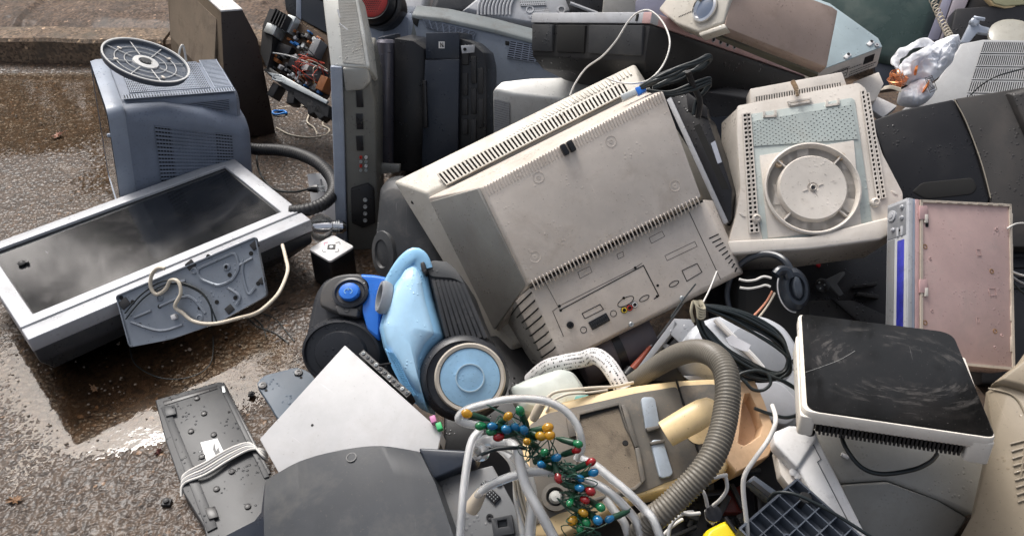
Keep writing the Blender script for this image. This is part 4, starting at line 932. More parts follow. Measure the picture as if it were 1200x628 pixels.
# yellowish tray corner and silver bracket
t = thing('yellowed_tray', Fr(1180,5,2.8,(0,-.7,.7),x=(1,0,0)), 'yellowed plastic tray corner at the top right corner of the pile', 'tray'); f_ = Fr(1180,5,2.8,(0,-.7,.7),x=(1,0,0))
pane(t, f_, [(1146,-12),(1164,6),(1178,10),(1260,6),(1260,-30),(1150,-30)], 0, .02, CREAM, 'tray', bevel=.004); pane(t, f_, [(1150,-14),(1166,4),(1178,7),(1260,2),(1260,-30),(1155,-30)], .006, .02, mat('olive_cream', (.42,.40,.24), .4), 'inner_tray', bevel=.003)
f_ = Fr(1155,35,2.75,(-.1,-.7,.7),x=(1,0,0)); t = thing('metal_bracket', f_, 'grey-white metal bracket with rounded end on black casing, above the pale vented monitor', 'bracket')
BRK = mat('bracket_grey', (.42,.46,.53), .4, metal=.3, dirt=.3)
pane(t, f_, [(1126,50),(1138,26),(1144,24),(1150,30),(1168,35),(1195,35),(1200,47),(1172,46),(1160,40),(1146,38),(1136,50)], .02, .02, BRK, 'arm', bevel=.003)
m = MB().lathe([(.013,-.005),(.013,.012),(.009,.016),(0,.017)], f_.p(1141,27,.02), n=20).build('pivot', BRK, t); MB().tube(spline([f_.p(1141,21,.03), f_.p(1147,22,.035), f_.p(1153,23,.03)], 5), .006, 8).build('hook', BRK, t)
MB().lathe([(.004,0),(.004,.003)], f_.p(1168,39,.02), n=10).build('screw_hole', VOID, t)
pane(t, f_, [(1110,56),(1120,10),(1250,0),(1250,80),(1130,80)], -.05, .1, BLACK, 'black_backing', bevel=.006)
t = thing('clear_reel', f_, 'dusty clear plastic reel lying on top of the right vented monitor', 'reel')
MB().lathe([(.075,0),(.075,.012),(.06,.02),(.02,.024),(0,.024)], f_.p(1188,46,.03), (0,.45,.9), 32).build('reel', mat('dusty_clear', (.32,.31,.27), .3, dirt=.5, dcol=(.16,.14,.11)), t)
# ------------------------------------------------------------------ right side of the pile
def dome(root, fr, poly, m, name, back=.1, steps=((1,0),(.93,.012),(.8,.02)), z=0., r=.0, bevel=.003, ang=50, n=4):
    p = fr.ps(poly, z)
    if r: p = rpoly(p, r, n)
    return MB().loft([shift(p,(0,0,-back))]+[shift(bulge(p,f),(0,0,h)) for f, h in steps]).build(name, m, root, bevel=bevel, ang=ang)
# swivel-base monitor shell
MINT = mat('mint_grey_plate', (.41,.455,.435), .42, dirt=.35, drops=.35, dcol=(.3,.25,.2))
Z1 = Fr(951, 222, 2.05, (-.06,-.64,.77), (866,124), (1008,97))
t = thing('swivel_base_monitor', Z1, 'white monitor shell seen from below with round swivel base and pierced mint plate', 'monitor')
A4 = zm(800,0,2.99); A8 = zm(800,180,2.99)
out = [(864,124),(1006,97),(1015,104),(1022,140),(1034,180),(1058,226),(1058,262),(1030,280),(950,291),(853,297),(855,280),(863,252),(868,220),(864,160)]
p = rpoly(Z1.ps(out), .006, 3); MB().loft([shift(bulge(p,1.08),(0,0,-.14)), shift(bulge(p,1.0),(0,0,-.02)), p]).build('shell', WARMW, t, bevel=.004, ang=40)
pane(t, Z1, [(853,282),(950,277),(1058,250),(1060,266),(1032,281),(950,292),(852,298)], .018, .03, WARMW, 'front_lip', bevel=.005, seg=3)
pane(t, Z1, [(879,104),(987,84),(994,104),(880,126)], -.012, .05, WARMW, 'rear_tray', bevel=.003)
vent_on(t, Z1, Z1, [(885,121),(986,103),(985,97),(885,114)], 34, 1, .5, .85, WARMW, z=-.011)
pane(t, Z1, A4((237,400),(592,343),(604,352))+A8((668,262),(640,275),(282,305),(262,200)), .003, .004, MINT, 'base_plate', bevel=.001)
hq = [Z1.p(*q_) for q_ in A4((248,515),(612,490),(590,370),(245,428))]
R_ = random.Random(5)
vent(t, [q_+Vector((0,0,.003)) for q_ in hq], 34, 14, .42, .42, MINT, .0015, lift=.0006, hole=lambda i, j: (i+j) % 2 == 0 and not (14 < i < 20 and j > 9))
for q_ in (A4((207,402),(226,398))+A8((252,278),(232,280)), A4((222,400),(238,396))+A8((268,276),(250,278))):
    vent(t, [Z1.p(*a, .002) for a in (q_[3],q_[2],q_[1],q_[0])], 1, 27, .5, .62, WARMW, .003)
for q_ in (A4((622,322),(636,318))+A8((694,160),(678,164)), A4((638,330),(652,326))+A8((712,156),(696,160))):
    vent(t, [Z1.p(*a, .002) for a in (q_[3],q_[2],q_[1],q_[0])], 1, 24, .5, .62, WARMW, .003)
pane(t, Z1, A4((270,545),(600,492))+A8((628,262),(300,296)), .006, .005, WARMW, 'square_plate', bevel=.001)
c = Z1.p(951,222,.008); rx = (Z1.p(1008,222,.008)-c).length
MB().lathe([(rx*.9,-.01),(rx*1.0,.004),(rx*1.0,.012),(rx*.965,.014),(rx*.93,.010),(rx*.91,-.002),(rx*.72,-.002),(rx*.705,.012),(rx*.68,.015),(rx*.4,.014),(rx*.12,.013),(rx*.10,.010),(0,.010)], c, n=72, cap=False).build('swivel_disc', WARMW, t, ang=40)
for k in range(4):
    a = math.radians((45,135,225,315)[k]-8); MB().cbox((c.x+math.cos(a)*rx*.815, c.y+math.sin(a)*rx*.815, .011), rx*.24, .004, .012, a).build('rib', WARMW, t, bevel=.001)
for u, v in ((912,193),(985,185)): MB().lathe([(.009,0),(.008,.012),(.005,.012),(.004,.008),(0,.008)], Z1.p(u,v,.004), n=16, cap=False).build('screw_boss', mat('tan_boss', (.50,.38,.26), .5), t)
MB().lathe([(.0075,.0),(.0075,.016),(.006,.017),(.004,.012),(0,.012)], c, n=20, cap=False).build('hub', WARMW, t)
MB().lathe([(.004,.0),(.004,.0135)], c, n=12).build('hub_hole', DARKG, t)
for k in range(4): a = k*math.pi/2+.2; MB().cbox((c.x+math.cos(a)*.018, c.y+math.sin(a)*.015, .0222), .014, .0012, .0014, a).build('hub_cross', WARMW, t)
for u, v in ((886,257),(1025,238)): MB().lathe([(.011,.0),(.010,.010),(.006,.013),(.005,.009),(0,.009)], Z1.p(u,v,.0), n=18, cap=False).build('foot', WARMW, t)
for (x_, y_) in ((870,252),(1048,226)): MB().lathe([(.006,-.001),(.005,.002),(0,.0025)], Z1.p(x_,y_,.0), n=20, sx=.6, sy=1.5).build('dimple', WARMW, t)
ml = MB(); pp = A4((285,395),(285,410),(325,408),(325,392)); ml.path([Z1.p(*a,.004) for a in pp], .005, -.001, .003); pp = A4((505,355),(505,372),(545,366),(545,350)); ml.path([Z1.p(*a,.004) for a in pp], .005, -.001, .003)
ml.path([Z1.p(*a,.003) for a in A4((370,360),(448,347),(446,358),(376,370))], .004, -.001, .003, True); ml.build('moulded_hook', WARMW, t, kind='stuff')
# droplet relief and worn printing on the disc: raised moulded marks
m = MB(); R_ = random.Random(9)
for k in range(12):
    a = R_.uniform(0,6.28); r_ = R_.uniform(.3,.62)*rx; m.cbox((c.x+math.cos(a)*r_, c.y+math.sin(a)*r_, .0228), R_.uniform(.003,.008), .001, .0004, R_.uniform(0,3))
m.build('moulded_mark', WARMW, t, kind='stuff')
tw = [Z1.p(929,96,.01), Z1.p(933,104,.018), Z1.p(935,113,.014)]
P = resample(spline(tw, 12), .0006); MB().tube(P, [.0045+.0018*math.sin(k*1.1) for k in range(len(P))], 8).build('cord_grommet', mat('tan_boss', (.5,.38,.26)), t)

# pink-bottomed disc player with silver front
H1 = Fr(1120, 330, 1.93, (.30,-.60,.74), (1064,234), (1184,238))
t = thing('pink_disc_player', H1, 'disc player with pinkish metal bottom up, silver front with round buttons and blue strip', 'disc player')
TH = .062
bp_ = H1.ps([(1077,234),(1184,239),(1188,434),(1077,424)])
MB().loft([shift(bp_,(0,0,-TH)), bp_]).build('case', PINK, t, bevel=.002)
bm_ = MB(); e = [(1079,236),(1183,241),(1187,432),(1079,422)]; bm_.path(H1.ps(e, 0), .006, -.001, .0035, True); bm_.build('case_rim', mat('worn_rim', (.46,.40,.33), .5, dirt=.5), t)
l0, l1 = H1.p(1064,232), H1.p(1062,420); r0, r1 = H1.p(1077,234), H1.p(1077,424)
for (f0, f1, z_, mm, nm) in ((0,.40,.002,SILV,'bezel_edge'), (.42,.66,.0,BLUEGL,'bezel_strip'), (.68,1.0,.001,PINKS,'bezel_strip')):
    a, b, c_, d_ = lerp(l0,r0,f0), lerp(l0,r0,f1), lerp(l1,r1,f1), lerp(l1,r1,f0)
    MB().slab([q_+Vector((0,0,z_)) for q_ in (a,b,c_,d_)], (0,0,-TH-z_)).build(nm, mm, t, bevel=.0012)
LW = (l1-l0); Lh = LW.length; ly = LW/Lh; lx = Vector((-1,0,0)); ln = Vector((0,0,1)).cross(ly).normalized(); ln = ln if ln.x < 0 else -ln
def fq(a0, a1, h0, h1, th, mm, nm, bevel=.001):
    q_ = [l0+ly*Lh*a0+Vector((0,0,-TH*h0)), l0+ly*Lh*a1+Vector((0,0,-TH*h0)), l0+ly*Lh*a1+Vector((0,0,-TH*h1)), l0+ly*Lh*a0+Vector((0,0,-TH*h1))]
    return MB().slab([x+ln*th for x in q_], -ln*(th+.003)).build(nm, mm, t, bevel=bevel)
fq(0,1,0,1,.002,SILV,'front_panel'); fq(.24,1,.60,.96,.0035,GREYM,'disc_tray'); fq(.26,1,.12,.46,.003,mat('blue_strip', (.03,.035,.30), .3, var=.5, dirt=.8, dcol=(.01,.01,.05)),'display_strip'); fq(.02,.235,.03,.97,.003,mat('panel_grey', (.26,.27,.29), .35, metal=.4),'button_panel')
def fb(a, h, r, mm, nm, th=.006):
    c_ = l0+ly*Lh*a+Vector((0,0,-TH*h)); return MB().lathe([(r,.0),(r,th),(r*.8,th+.001),(r*.55,th+.0005),(r*.5,th+.0025),(0,th+.003)], c_, ln, 22, cap=False).build(nm, mm, t)
fb(.085,.72,.0125,SILV,'round_button'); fb(.05,.22,.005,SILV,'small_button'); fb(.12,.22,.005,SILV,'small_button'); fb(.18,.66,.005,SILV,'small_button')
for h in (.22,.42): fq(.175,.235,h-.05,h+.05,.0055,SILV,'bar_button')
fq(.19,.205,.28,.34,.006,BLACK,'jack')
for u, v, r_ in ((1084,289,.006),(1162,318,.006),(1168,269,.005),(1090,303,.004),(1092,364,.004),(1084,378,.006),(1166,388,.006),(1083,246,.004),(1180,241,.004),(1174,393,.004),(1166,407,.004)):
    MB().lathe([(r_,-.001),(r_*.95,.001),(r_*.6,.0012),(r_*.55,-.0002),(0,-.0002)], H1.p(u,v), n=16, cap=False).build('screw', mat('brass_screw', (.4,.24,.13), .35, metal=.7) if r_ > .0055 else PINK, t)
for u, v, w_, h_ in ((1147,296,.010,.014),(1146,375,.008,.012),(1163,342,.018,.016)): 
    m = MB(); c_ = H1.p(u,v); m.path([(c_.x-w_/2,c_.y-h_/2,0),(c_.x+w_/2,c_.y-h_/2,0),(c_.x+w_/2,c_.y+h_/2,0),(c_.x-w_/2,c_.y+h_/2,0)], .0012, -.001, .0012, True); m.build('pressed_outline', PINK, t)
for v in (249, 335): pane(t, H1, [(1078,v-8),(1087,v-8),(1087,v+8),(1078,v+8)], .0045, .004, PINKS, 'catch', bevel=.001); pane(t, H1, [(1084,v+2),(1088,v+2),(1088,v+12),(1084,v+12)], .005, .004, WARMW, 'catch_tab', bevel=.001)
pane(t, H1, [(1085,256),(1088.5,256),(1088.5,266),(1085,266)], .0012, .003, VOID, 'slot')
m = MB(); 
for k in range(7): m.cbox(H1.p(1100+k*12, 236.5+k*.5, .003), .014, .004, .004)
m.build('rim_tab', mat('worn_rim', (.46,.4,.33)), t, kind='stuff')
for k in range(5):
    q0 = [(1184+k*.3,250+k*36),(1187+k*.3,250+k*36),(1187+k*.3,268+k*36),(1184+k*.3,268+k*36)]; pane(t, H1, q0, .003, .02, MATS['worn_rim'], 'side_tab', bevel=.0006)

# black tube television at the right edge
J1 = Fr(1090, 165, 2.30, (-.16,-.66,.74), (1024,140), (1118,117))
t = thing('black_tube_television', J1, 'large dusty black tube television back at the right edge with a pale parting line', 'television')
p = J1.ps([(1022,141),(1060,128),(1118,116),(1140,165),(1160,232),(1150,262),(1060,240),(1040,195)]); MB().loft([shift(bulge(p,1.05),(0,0,-.30)), shift(p,(0,0,0))]).build('left_shell', BLACK, t, bevel=.006, ang=40)
p = J1.ps([(1119,116),(1180,106),(1270,90),(1280,290),(1150,290),(1161,232),(1141,165)]); MB().loft([shift(bulge(p,1.02),(0,0,-.30)), shift(p,(0,0,.004))]).build('right_shell', mat('dusty_black', (.030,.028,.027), .6, dirt=.5, dcol=(.07,.06,.055), drops=.4), t, bevel=.006, ang=40)
MB().tube(spline(J1.ps([(1118,116.5),(1130,138),(1141,165),(1152,197),(1161,232)], .0045), 6), .0016, 6).build('parting_line', mat('worn_line', (.3,.27,.22), .6), t)
dome(t, J1, [(1178,110),(1215,100),(1240,180),(1200,160)], MATS['dusty_black'], 'ridge', .02, z=.004)
dome(t, J1, [(1068,225),(1080,214),(1140,208),(1146,220),(1140,228),(1085,234)], VOID, 'handle_recess', .004, ((1,.0),(.9,.0006)), z=.001, r=.01)
# vented pale grey tube monitor above it
L1 = Fr(1130, 90, 2.62, (-.18,-.55,.81), (1100,90), (1180,75))
t = thing('vented_monitor', L1, 'pale grey monitor back with wide field of fine louvres at the right edge', 'monitor')
p = L1.ps([(1126,51),(1152,46),(1205,47),(1290,60),(1290,130),(1130,135),(1056,130),(1100,92)]); MB().loft([shift(bulge(p,1.04),(0,0,-.2)), shift(p,(0,0,0))]).build('housing', mat('vent_grey', (.36,.365,.37), .5, dirt=.25), t, bevel=.006, ang=40)
for k in range(5):
    f0, f1 = k/5+.01, (k+1)/5-.01; a, b, c_, d_ = (1153,49),(1290,50),(1290,128),(1128,126)
    q_ = [L1.p(*a), L1.p(*b), L1.p(*c_), L1.p(*d_)]; qq = [lerp(q_[0],q_[3],f1), lerp(q_[1],q_[2],f1), lerp(q_[1],q_[2],f0), lerp(q_[0],q_[3],f0)]
    vent(t, qq, 58, 1, .5, .86, MATS['vent_grey'], .003)
cable('thin_cable', [at(1137,112,2.53), at(1150,100,2.52), at(1170,89,2.5), at(1203,80,2.5)], .0022, WIREB, 'thin black cable draped over the louvres of the vented monitor')
cable('side_cable', [at(1180,268,2.0), at(1192,262,2.02), at(1210,262,2.05)], .002, WIREW, 'white cable end poking out right of the pink disc player')
t_ = [[(1186,318),(1196,322),(1215,326)],[(1186,324),(1197,331),(1215,338)],[(1188,332),(1198,342),(1215,352)]]
for k, q_ in enumerate(t_): cable('side_wire', [at(*a, 2.02+.01*k) for a in q_], .0026, (WIREW, WIREG, WIREB)[k], ('upper pale wire', 'middle grey wire', 'lower black wire')[k]+' at the right edge beside the pink disc player', 'wire', 'wires at the right edge')
f_ = Fr(1195, 330, 2.25, (-.1,-.6,.8), x=(1,0,0)); t = thing('black_case', f_, 'black plastic case in shadow at the right edge behind the pink disc player', 'case')
pane(t, f_, [(1150,230),(1260,230),(1260,450),(1150,450)], 0, .15, BLACK, 'case', bevel=.01); [MB().cbox(f_.p(1196,252+k*12,.002), .05,.008,.01).build('rib', BLACKR, t) for k in range(8)]

# plastic bag and copper coil
def rag(name, fr, outline, m, root, amp=.02, h=.05, seed=1, sub=26):
    """a crumpled thin skin filling an outline, folded over itself, closed underneath"""
    p = rpoly(fr.ps(outline), .01, 3); p = resample(p+[p[0]], sum((b-a).length for a, b in zip(p, p[1:]))/90)
    c_ = sum(p, Vector())/len(p); mb = MB(); rings = []
    for j in range(sub+1):
        f = 1-j/sub; ring = []
        for q_ in p:
            w_ = c_+(q_-c_)*max(f,.01); s_ = Vector((w_.x*14+seed, w_.y*14, seed*.7))
            a = abs(mnoise.noise(s_)); b = abs(mnoise.noise(s_*2.3+Vector((5,1,2)))); d = abs(mnoise.noise(s_*5.1))
            z_ = h*(1-f**3)*(.6+.0*a)+amp*((1-a*2.2)*.8+(1-b*2.4)*.6+(1-d*2.)*.38)*min(1,(1-f)*6+.2)
            ring.append(w_+Vector((mnoise.noise(s_*2)*.008, mnoise.noise(s_*2.2+Vector((3,3,3)))*.008, z_)))
        rings.append(ring)
    return mb.loft([shift(bulge(p,.95),(0,0,-.03))]+rings).build(name, m, root, ang=70)
BAG = mat('white_polythene', (.80,.82,.87), .55, crinkle=.0014, sss=.6, dirt=.02, scr=0, grain=0, spec=.2)
b = Fr(1090, 80, 2.45, (-.2,-.62,.76), x=(1,0,0)); t = thing('plastic_bag', b, 'crumpled white plastic carrier bag with orange print beside the vented monitor', 'bag')
rag('bag_body', b, [(1052,80),(1064,66),(1080,60),(1098,48),(1113,43),(1126,50),(1116,66),(1104,80),(1096,93),(1088,98),(1074,94),(1066,97),(1056,92)], BAG, t, .016, .035, 3)
rag('bag_corner', b, [(1054,108),(1068,96),(1086,95),(1097,104),(1090,116),(1076,123),(1060,121),(1052,118)], BAG, t, .013, .025, 8)
def ribbon(pts, w_, th, m, nm, root, seed=0):
    P_ = resample(spline(pts, 10), .0035); rg_ = []
    for k, q in enumerate(P_):
        tg = (P_[min(k+1,len(P_)-1)]-P_[max(k-1,0)]).normalized(); sd = tg.cross(Vector((0,0,1))).normalized(); up = sd.cross(tg); a_ = mnoise.noise(Vector((k*.09+seed,0,0)))*1.6; ring = []
        for i in range(14):
            t_ = 6.2832*i/14; fx_ = math.cos(t_)*w_*(1+.35*mnoise.noise(Vector((k*.17,seed,1)))); fz_ = math.sin(t_)*th+.004*mnoise.noise(Vector((k*.35,i*.8,seed)))
            ring.append(q+sd*(fx_*math.cos(a_)-fz_*math.sin(a_))+up*(fx_*math.sin(a_)+fz_*math.cos(a_)))
        rg_.append(ring)
    MB().loft(rg_).build(nm, m, root, ang=60)
ribbon(b.ps([(1056,86),(1049,72),(1057,62),(1070,54),(1084,50),(1092,54),(1100,62)], .03), .012, .003, BAG, 'bag_handle', t, 1)
ribbon(b.ps([(1064,88),(1062,76),(1070,68),(1082,62),(1092,58),(1102,60)], .045), .011, .003, BAG, 'bag_handle', t, 5)
rag('bag_fold', b, [(1094,70),(1104,52),(1113,42),(1126,50),(1118,68),(1106,84),(1094,92)], BAG, t, .018, .045, 14)
ORA = mat('orange_print', (.72,.22,.04), .4, dirt=.1)
def onbag(pts, m, nm, z, th=.002): pane(t, b, pts, z, th, m, nm, bevel=0)
rag('orange_print', b, [(1068,88),(1072,88),(1071,94),(1068,94)], ORA, t, .006, .0, 4, 5).location = (0,0,.058)
rag('orange_print', b, [(1081,105),(1085,102),(1082,111),(1078,113)], ORA, t, .006, .0, 6, 5).location = (0,0,.045)
m = MB(); pa = b.ps([(1084,92),(1092,89),(1098,105),(1090,109)], .068); m.path(pa, .0015, 0, .001, True)
R_ = random.Random(2)
for k in range(9):
    for j in range(2):
        a_, b_2 = lerp(pa[0],pa[3],.12+k*.09), lerp(pa[1],pa[2],.12+k*.09); s0 = .15+.4*j; m.path([lerp(a_,b_2,s0), lerp(a_,b_2,s0+R_.uniform(.15,.32))], .0022, 0, .001)
m.build('printed_text', BLACKR, t, flat=True)
cb = at(1052, 92, 2.44); t = thing('copper_coil', wfr(cb), 'small ball of bright copper wire windings tucked left of the plastic bag', 'coil')
for k in range(13):
    ax_ = Vector((math.cos(k*.9), .5*math.sin(k*1.7), math.sin(k*.9)+.3)).normalized(); u_ = ax_.orthogonal().normalized(); w_ = ax_.cross(u_); rr_ = .024+.003*math.sin(k*3)
    MB().tube([u_*math.cos(6.2832*j/24)*rr_+w_*math.sin(6.2832*j/24)*rr_+ax_*.003*math.sin(k*2) for j in range(25)], .0011, 5).build('winding', COPPER, t)
for k in range(5): cable('white_wire', [at(1032+k,106-k,2.42), at(1044,104-k*.8,2.41), at(1056,108-k,2.40)], .0016, WIREC, ('uppermost','second','third','fourth','lowest')[k]+' of five short cream wires lying below the copper coil', 'wire', 'cream wires below the copper coil')

# black clutter under the swivel monitor
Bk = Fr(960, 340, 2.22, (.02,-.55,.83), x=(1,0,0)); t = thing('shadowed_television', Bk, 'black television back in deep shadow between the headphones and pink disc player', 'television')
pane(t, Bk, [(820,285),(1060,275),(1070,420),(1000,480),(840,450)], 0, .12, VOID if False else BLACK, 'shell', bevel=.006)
pane(t, Bk, [(925,352),(1000,352),(1045,372),(1045,390),(930,385)], .006, .008, BLACKR, 'raised_panel', bevel=.002)
for a in (((975,350),(979,349),(1010,376),(1006,377)), ((1000,334),(1028,330),(1028,334),(1000,338)), ((1004,342),(1030,345),(1030,350),(1004,346))): pane(t, Bk, a, .014, .012, BLACKR, 'rail', bevel=.001)
MB().lathe([(.006,0),(.005,.004),(0,.005)], Bk.p(959,311,.0), n=12).build('red_dot', mat('red_dot', (.5,.02,.03), .4), t)
t = thing('camera_arm', Bk, 'broken dark grey bracket with tiny camera module on the black television back', 'bracket')
pane(t, Bk, [(966,328),(985,319),(990,318),(991,321),(981,332),(989,344),(984,347),(974,336)], .03, .008, GREYM, 'arm', bevel=.002); MB().lathe([(.017,0),(.018,.006),(.012,.010),(0,.011)], Bk.p(963,335,.028), n=18).build('camera_module', BLACK, t)
for u, v in ((961,338),(966,334),(960,331)): MB().lathe([(.0025,0),(.002,.003),(0,.003)], Bk.p(u,v,.039), n=8).build('contact', STEEL, t)

# induction hotplate
HP = Fr(1050, 440, 1.60, (.0,.16,.985), (948,476), (1165,509))
t = thing('hotplate', HP, 'white-framed hotplate with scuffed black glass top, lying near the right edge', 'hotplate')
gl_ = HP.ps([(939,368),(1116,390),(1167,512),(946,480)])
gr = rpoly(gl_, [.012,.03,.016,.022], 6)
MB().loft([shift(gr,(0,0,-.006)), shift(gr,(0,0,.0)), shift(bulge(gr,.994),(0,0,.0012))]).build('glass_top', GLOSS, t, ang=30)
ou = rpoly([gl_[0]+Vector((-.006,.0015,0)), gl_[1]+Vector((.0012,.0015,0)), gl_[2]+Vector((.0018,-.004,0)), gl_[3]+Vector((-.009,-.004,0))], [.012,.03,.016,.022], 6)
WF = mat('cream_white_enamel', (.74,.70,.63), .35, dirt=.3, drops=.1, dcol=(.4,.3,.2))
MB().loft([shift(bulge(ou,.97),(0,0,-.052)), shift(ou,(0,0,-.040)), shift(ou,(0,0,-.006)), shift(bulge(ou,.996),(0,0,-.002))]).build('body', WF, t, bevel=.0015, ang=40) if False else None
MB().loft([shift(bulge(ou,.985),(0,0,-.026)), shift(ou,(0,0,-.020)), shift(ou,(0,0,-.005)), shift(bulge(ou,.992),(0,0,-.0015))]).build('frame', WF, t, ang=40)
a, b_2 = ou[-3], None
fl = gl_[3]+Vector((-.010,-.004,0)); fr_ = gl_[2]+Vector((.003,-.004,0)); fx = (fr_-fl).normalized(); fi = Vector((-fx.y, fx.x, 0)); FL = (fr_-fl).length
def foot_(s0, s1, z0): 
    q_ = [fl+fx*FL*s0, fl+fx*FL*s1, fl+fx*FL*s1+fi*.26, fl+fx*FL*s0+fi*.26]
    p0 = [Vector(x) for x in q_]; p0 = [x+Vector((0,0,-.012)) for x in p0]; return MB().loft([shift(rpoly(p0,.008,3),(0,0,z0)), rpoly(p0,.008,3)]).build('side_foot', WF, t, bevel=.003, seg=3)
foot_(.0,.085,-.040); foot_(.865,.995,-.044)
m = MB(); q_ = [fl+fx*FL*.10+fi*.012, fl+fx*FL*.86+fi*.012, fl+fx*FL*.86+fi*.24, fl+fx*FL*.10+fi*.24]; MB().slab(shift(q_,(0,0,-.018)), (0,0,-.03)).build('underbody', BLACK, t)
for k in range(34):
    s0 = .12+k*.0218; c_ = fl+fx*FL*s0+fi*.008; MB().cbox(c_+Vector((0,0,-.034)), .0035, .012, .026, math.atan2(fx.y,fx.x)).build('cooling_rib', BLACKR, t)
for s0, nm in ((.075,'foot_pad'),(.93,'foot_pad')): MB().lathe([(.010,0),(.010,-.004),(0,-.004)], fl+fx*FL*s0*.98+fi*.02+Vector((.0,0,-.056)), n=14).build(nm, RUBBER, t)
ctube([at(985,503,1.60), at(990,522,1.575), at(1008,546,1.56), at(1033,555,1.555), at(1070,550,1.56), at(1090,541,1.58), at(1098,532,1.60)], .0042, WIREB, 'power_cord', t, HP)
m = MB(); m.tube(spline(HP.ps([(944,436),(962,430),(985,421),(1002,411)], .0014), 6), .0005, 4); m.build('reflection_line', mat('reflection_grey', (.25,.25,.24), .5, dirt=0), t)  # thin pale arc: a reflection on the glass laid in as a line
# grey monitor under the hotplate
M1 = Fr(1060, 560, 1.76, (.02,-.52,.85), x=(1,0,0)); t = thing('grey_monitor', M1, 'smooth warm grey monitor back below the hotplate, lower right', 'monitor')
p = M1.ps([(955,500),(1150,500),(1172,545),(1142,604),(1100,585),(1040,562),(985,566),(965,535)]); MB().loft([shift(p,(0,0,-.15)), p]).build('upper_shell', WARMG, t, bevel=.008, seg=3, ang=45)
p = M1.ps([(985,567),(1040,563),(1100,586),(1142,605),(1120,660),(1030,660)], .001); p[3].z -= .02; p[4].z -= .08; p[5].z -= .08
MB().loft([shift(p,(0,0,-.12)), p]).build('lower_shell', WARMG, t, bevel=.008, seg=3, ang=30)
MB().cbox(M1.p(990,534,.003), .016, .008, .006, -.5).build('lug', WHITE, t, bevel=.002)
pane(t, M1, [(962,512),(974,505),(990,566),(980,560)], -.01, .03, BLACK, 'side_gap', bevel=.002)
# beige-brown tube television, bottom right corner
N1 = Fr(1170, 530, 1.68, (-.42,-.45,.79), x=(1,.2,0)); t = thing('brown_beige_television', N1, 'big rounded brown-beige television back filling the lower right corner', 'television')
BB = mat('brown_beige_plastic', (.27,.225,.165), .48, dirt=.35, drops=.2, dcol=(.12,.09,.06))
p = N1.ps([(1208,400),(1185,432),(1156,455),(1160,500),(1150,550),(1138,604),(1118,640),(1128,720),(1400,720),(1400,400)]); MB().loft([shift(bulge(p,1.0),(0,0,-.3)), shift(bulge(p,1.0),(0,0,-.035)), shift(bulge(p,.965),(0,0,-.008)), shift(bulge(p,.9),(0,0,.003))]).build('shell', BB, t, ang=75)
MB().tube(spline(N1.ps([(1158,455),(1185,462),(1198,478),(1203,500),(1196,560)], .004), 6), .0022, 6).build('moulded_ridge', BB, t)
dome(t, N1, [(1160,452),(1188,430),(1230,395),(1260,420),(1215,470),(1190,460)], BB, 'upper_bulge', .05, ((1,0),(.9,.02),(.7,.03)), z=-.01)
for k in range(9): MB().tube(N1.ps([(1184+k*1.1,520+k*8.5),(1215,512+k*8.5)], .004), .0022, 6).build('louvre', BB, t)
# white angled plastic arm
O1 = Fr(955, 560, 1.62, (.02,-.30,.95), x=(1,0,0)); t = thing('white_plastic_arm', O1, 'white angled plastic arm leaning between the cream vacuum and grey monitor', 'plastic part')
pane(t, O1, [(934,508),(956,503),(960,516),(1022,640),(992,645),(930,540),(930,520)], .01, .03, WHITE, 'arm', bevel=.004, seg=3)
pane(t, O1, [(906,506),(925,498),(952,499),(958,513),(935,548),(927,540),(908,520)], .018, .035, WHITE, 'head', bevel=.005, seg=3)
pane(t, O1, [(909,525),(929,542),(950,580),(940,588),(915,556)], -.01, .03, WARMW, 'lower_flange', bevel=.003)
for u, v in ((929,537),(936,557),(931,553)): MB().lathe([(.007,0),(.007,.012),(.004,.013),(0,.013)], O1.p(u,v,-.01), (-.5,-.3,.8), 14).build('peg', WHITE, t)
m = MB(); m.path(O1.ps([(948,511),(962,538),(958,541),(1003,628)], .0105), .0012, -.001, .0012); m.build('seam', GREYM, t, flat=True)
# black grid-ribbed base
GR = Fr(940, 620, 1.52, (.12,-.12,.985), (867,619), (934,561)); t = thing('upturned_tray', GR, 'dark grey plastic base upside down showing its square grid of ribs', 'plastic base')
g0 = GR.p(867,619); g1 = GR.p(934,561); g2 = GR.p(1020,629); gx = (g1-g0).normalized(); gy = -Vector((-gx.y, gx.x, 0)); LX = (g1-g0).length; LY = (g2-g1).dot(gy)
GB = mat('slate_plastic', (.085,.10,.125), .35, dirt=.25, drops=.15)
def gp(a, b, z=0): return g0+gx*a+gy*b+Vector((0,0,z))
MB().slab([gp(0,0,-.022), gp(LX,0,-.022), gp(LX,LY,-.022), gp(0,LY,-.022)], (0,0,-.004)).build('floor', GB, t)
ang_ = math.atan2(gx.y, gx.x); CX = 6; CY = max(3, round(LY/(LX/CX)))
for i in range(CX+1):
    if i in (1,): pass
    MB().cbox(gp(LX*i/CX, LY/2, -.011), .0022 if 0<i<CX else .004, LY, .022, ang_).build('rib', GB, t)
for j in range(CY+1): MB().cbox(gp(LX/2, LY*j/CY, -.0115), LX, .0022 if 0<j<CY else .004, .022, ang_).build('cross_rib', GB, t)
for a, b in ((2,2),(3.0,3.0),(1,4)): MB().lathe([(.0065,-.022),(.0065,.001),(.0038,.001),(.0035,-.015),(0,-.015)], gp(LX*a/CX, LY*b/CY), n=18, cap=False).build('screw_post', GB, t)
for a, b in ((5.3,1.1),(.7,1.6),(5.2,4.9)): MB().lathe([(.0115,-.02),(.0115,.001),(.010,.0025),(0,.003)], gp(LX*a/CX, LY*b/CY), n=18).build('rubber_foot', RUBBER, t)
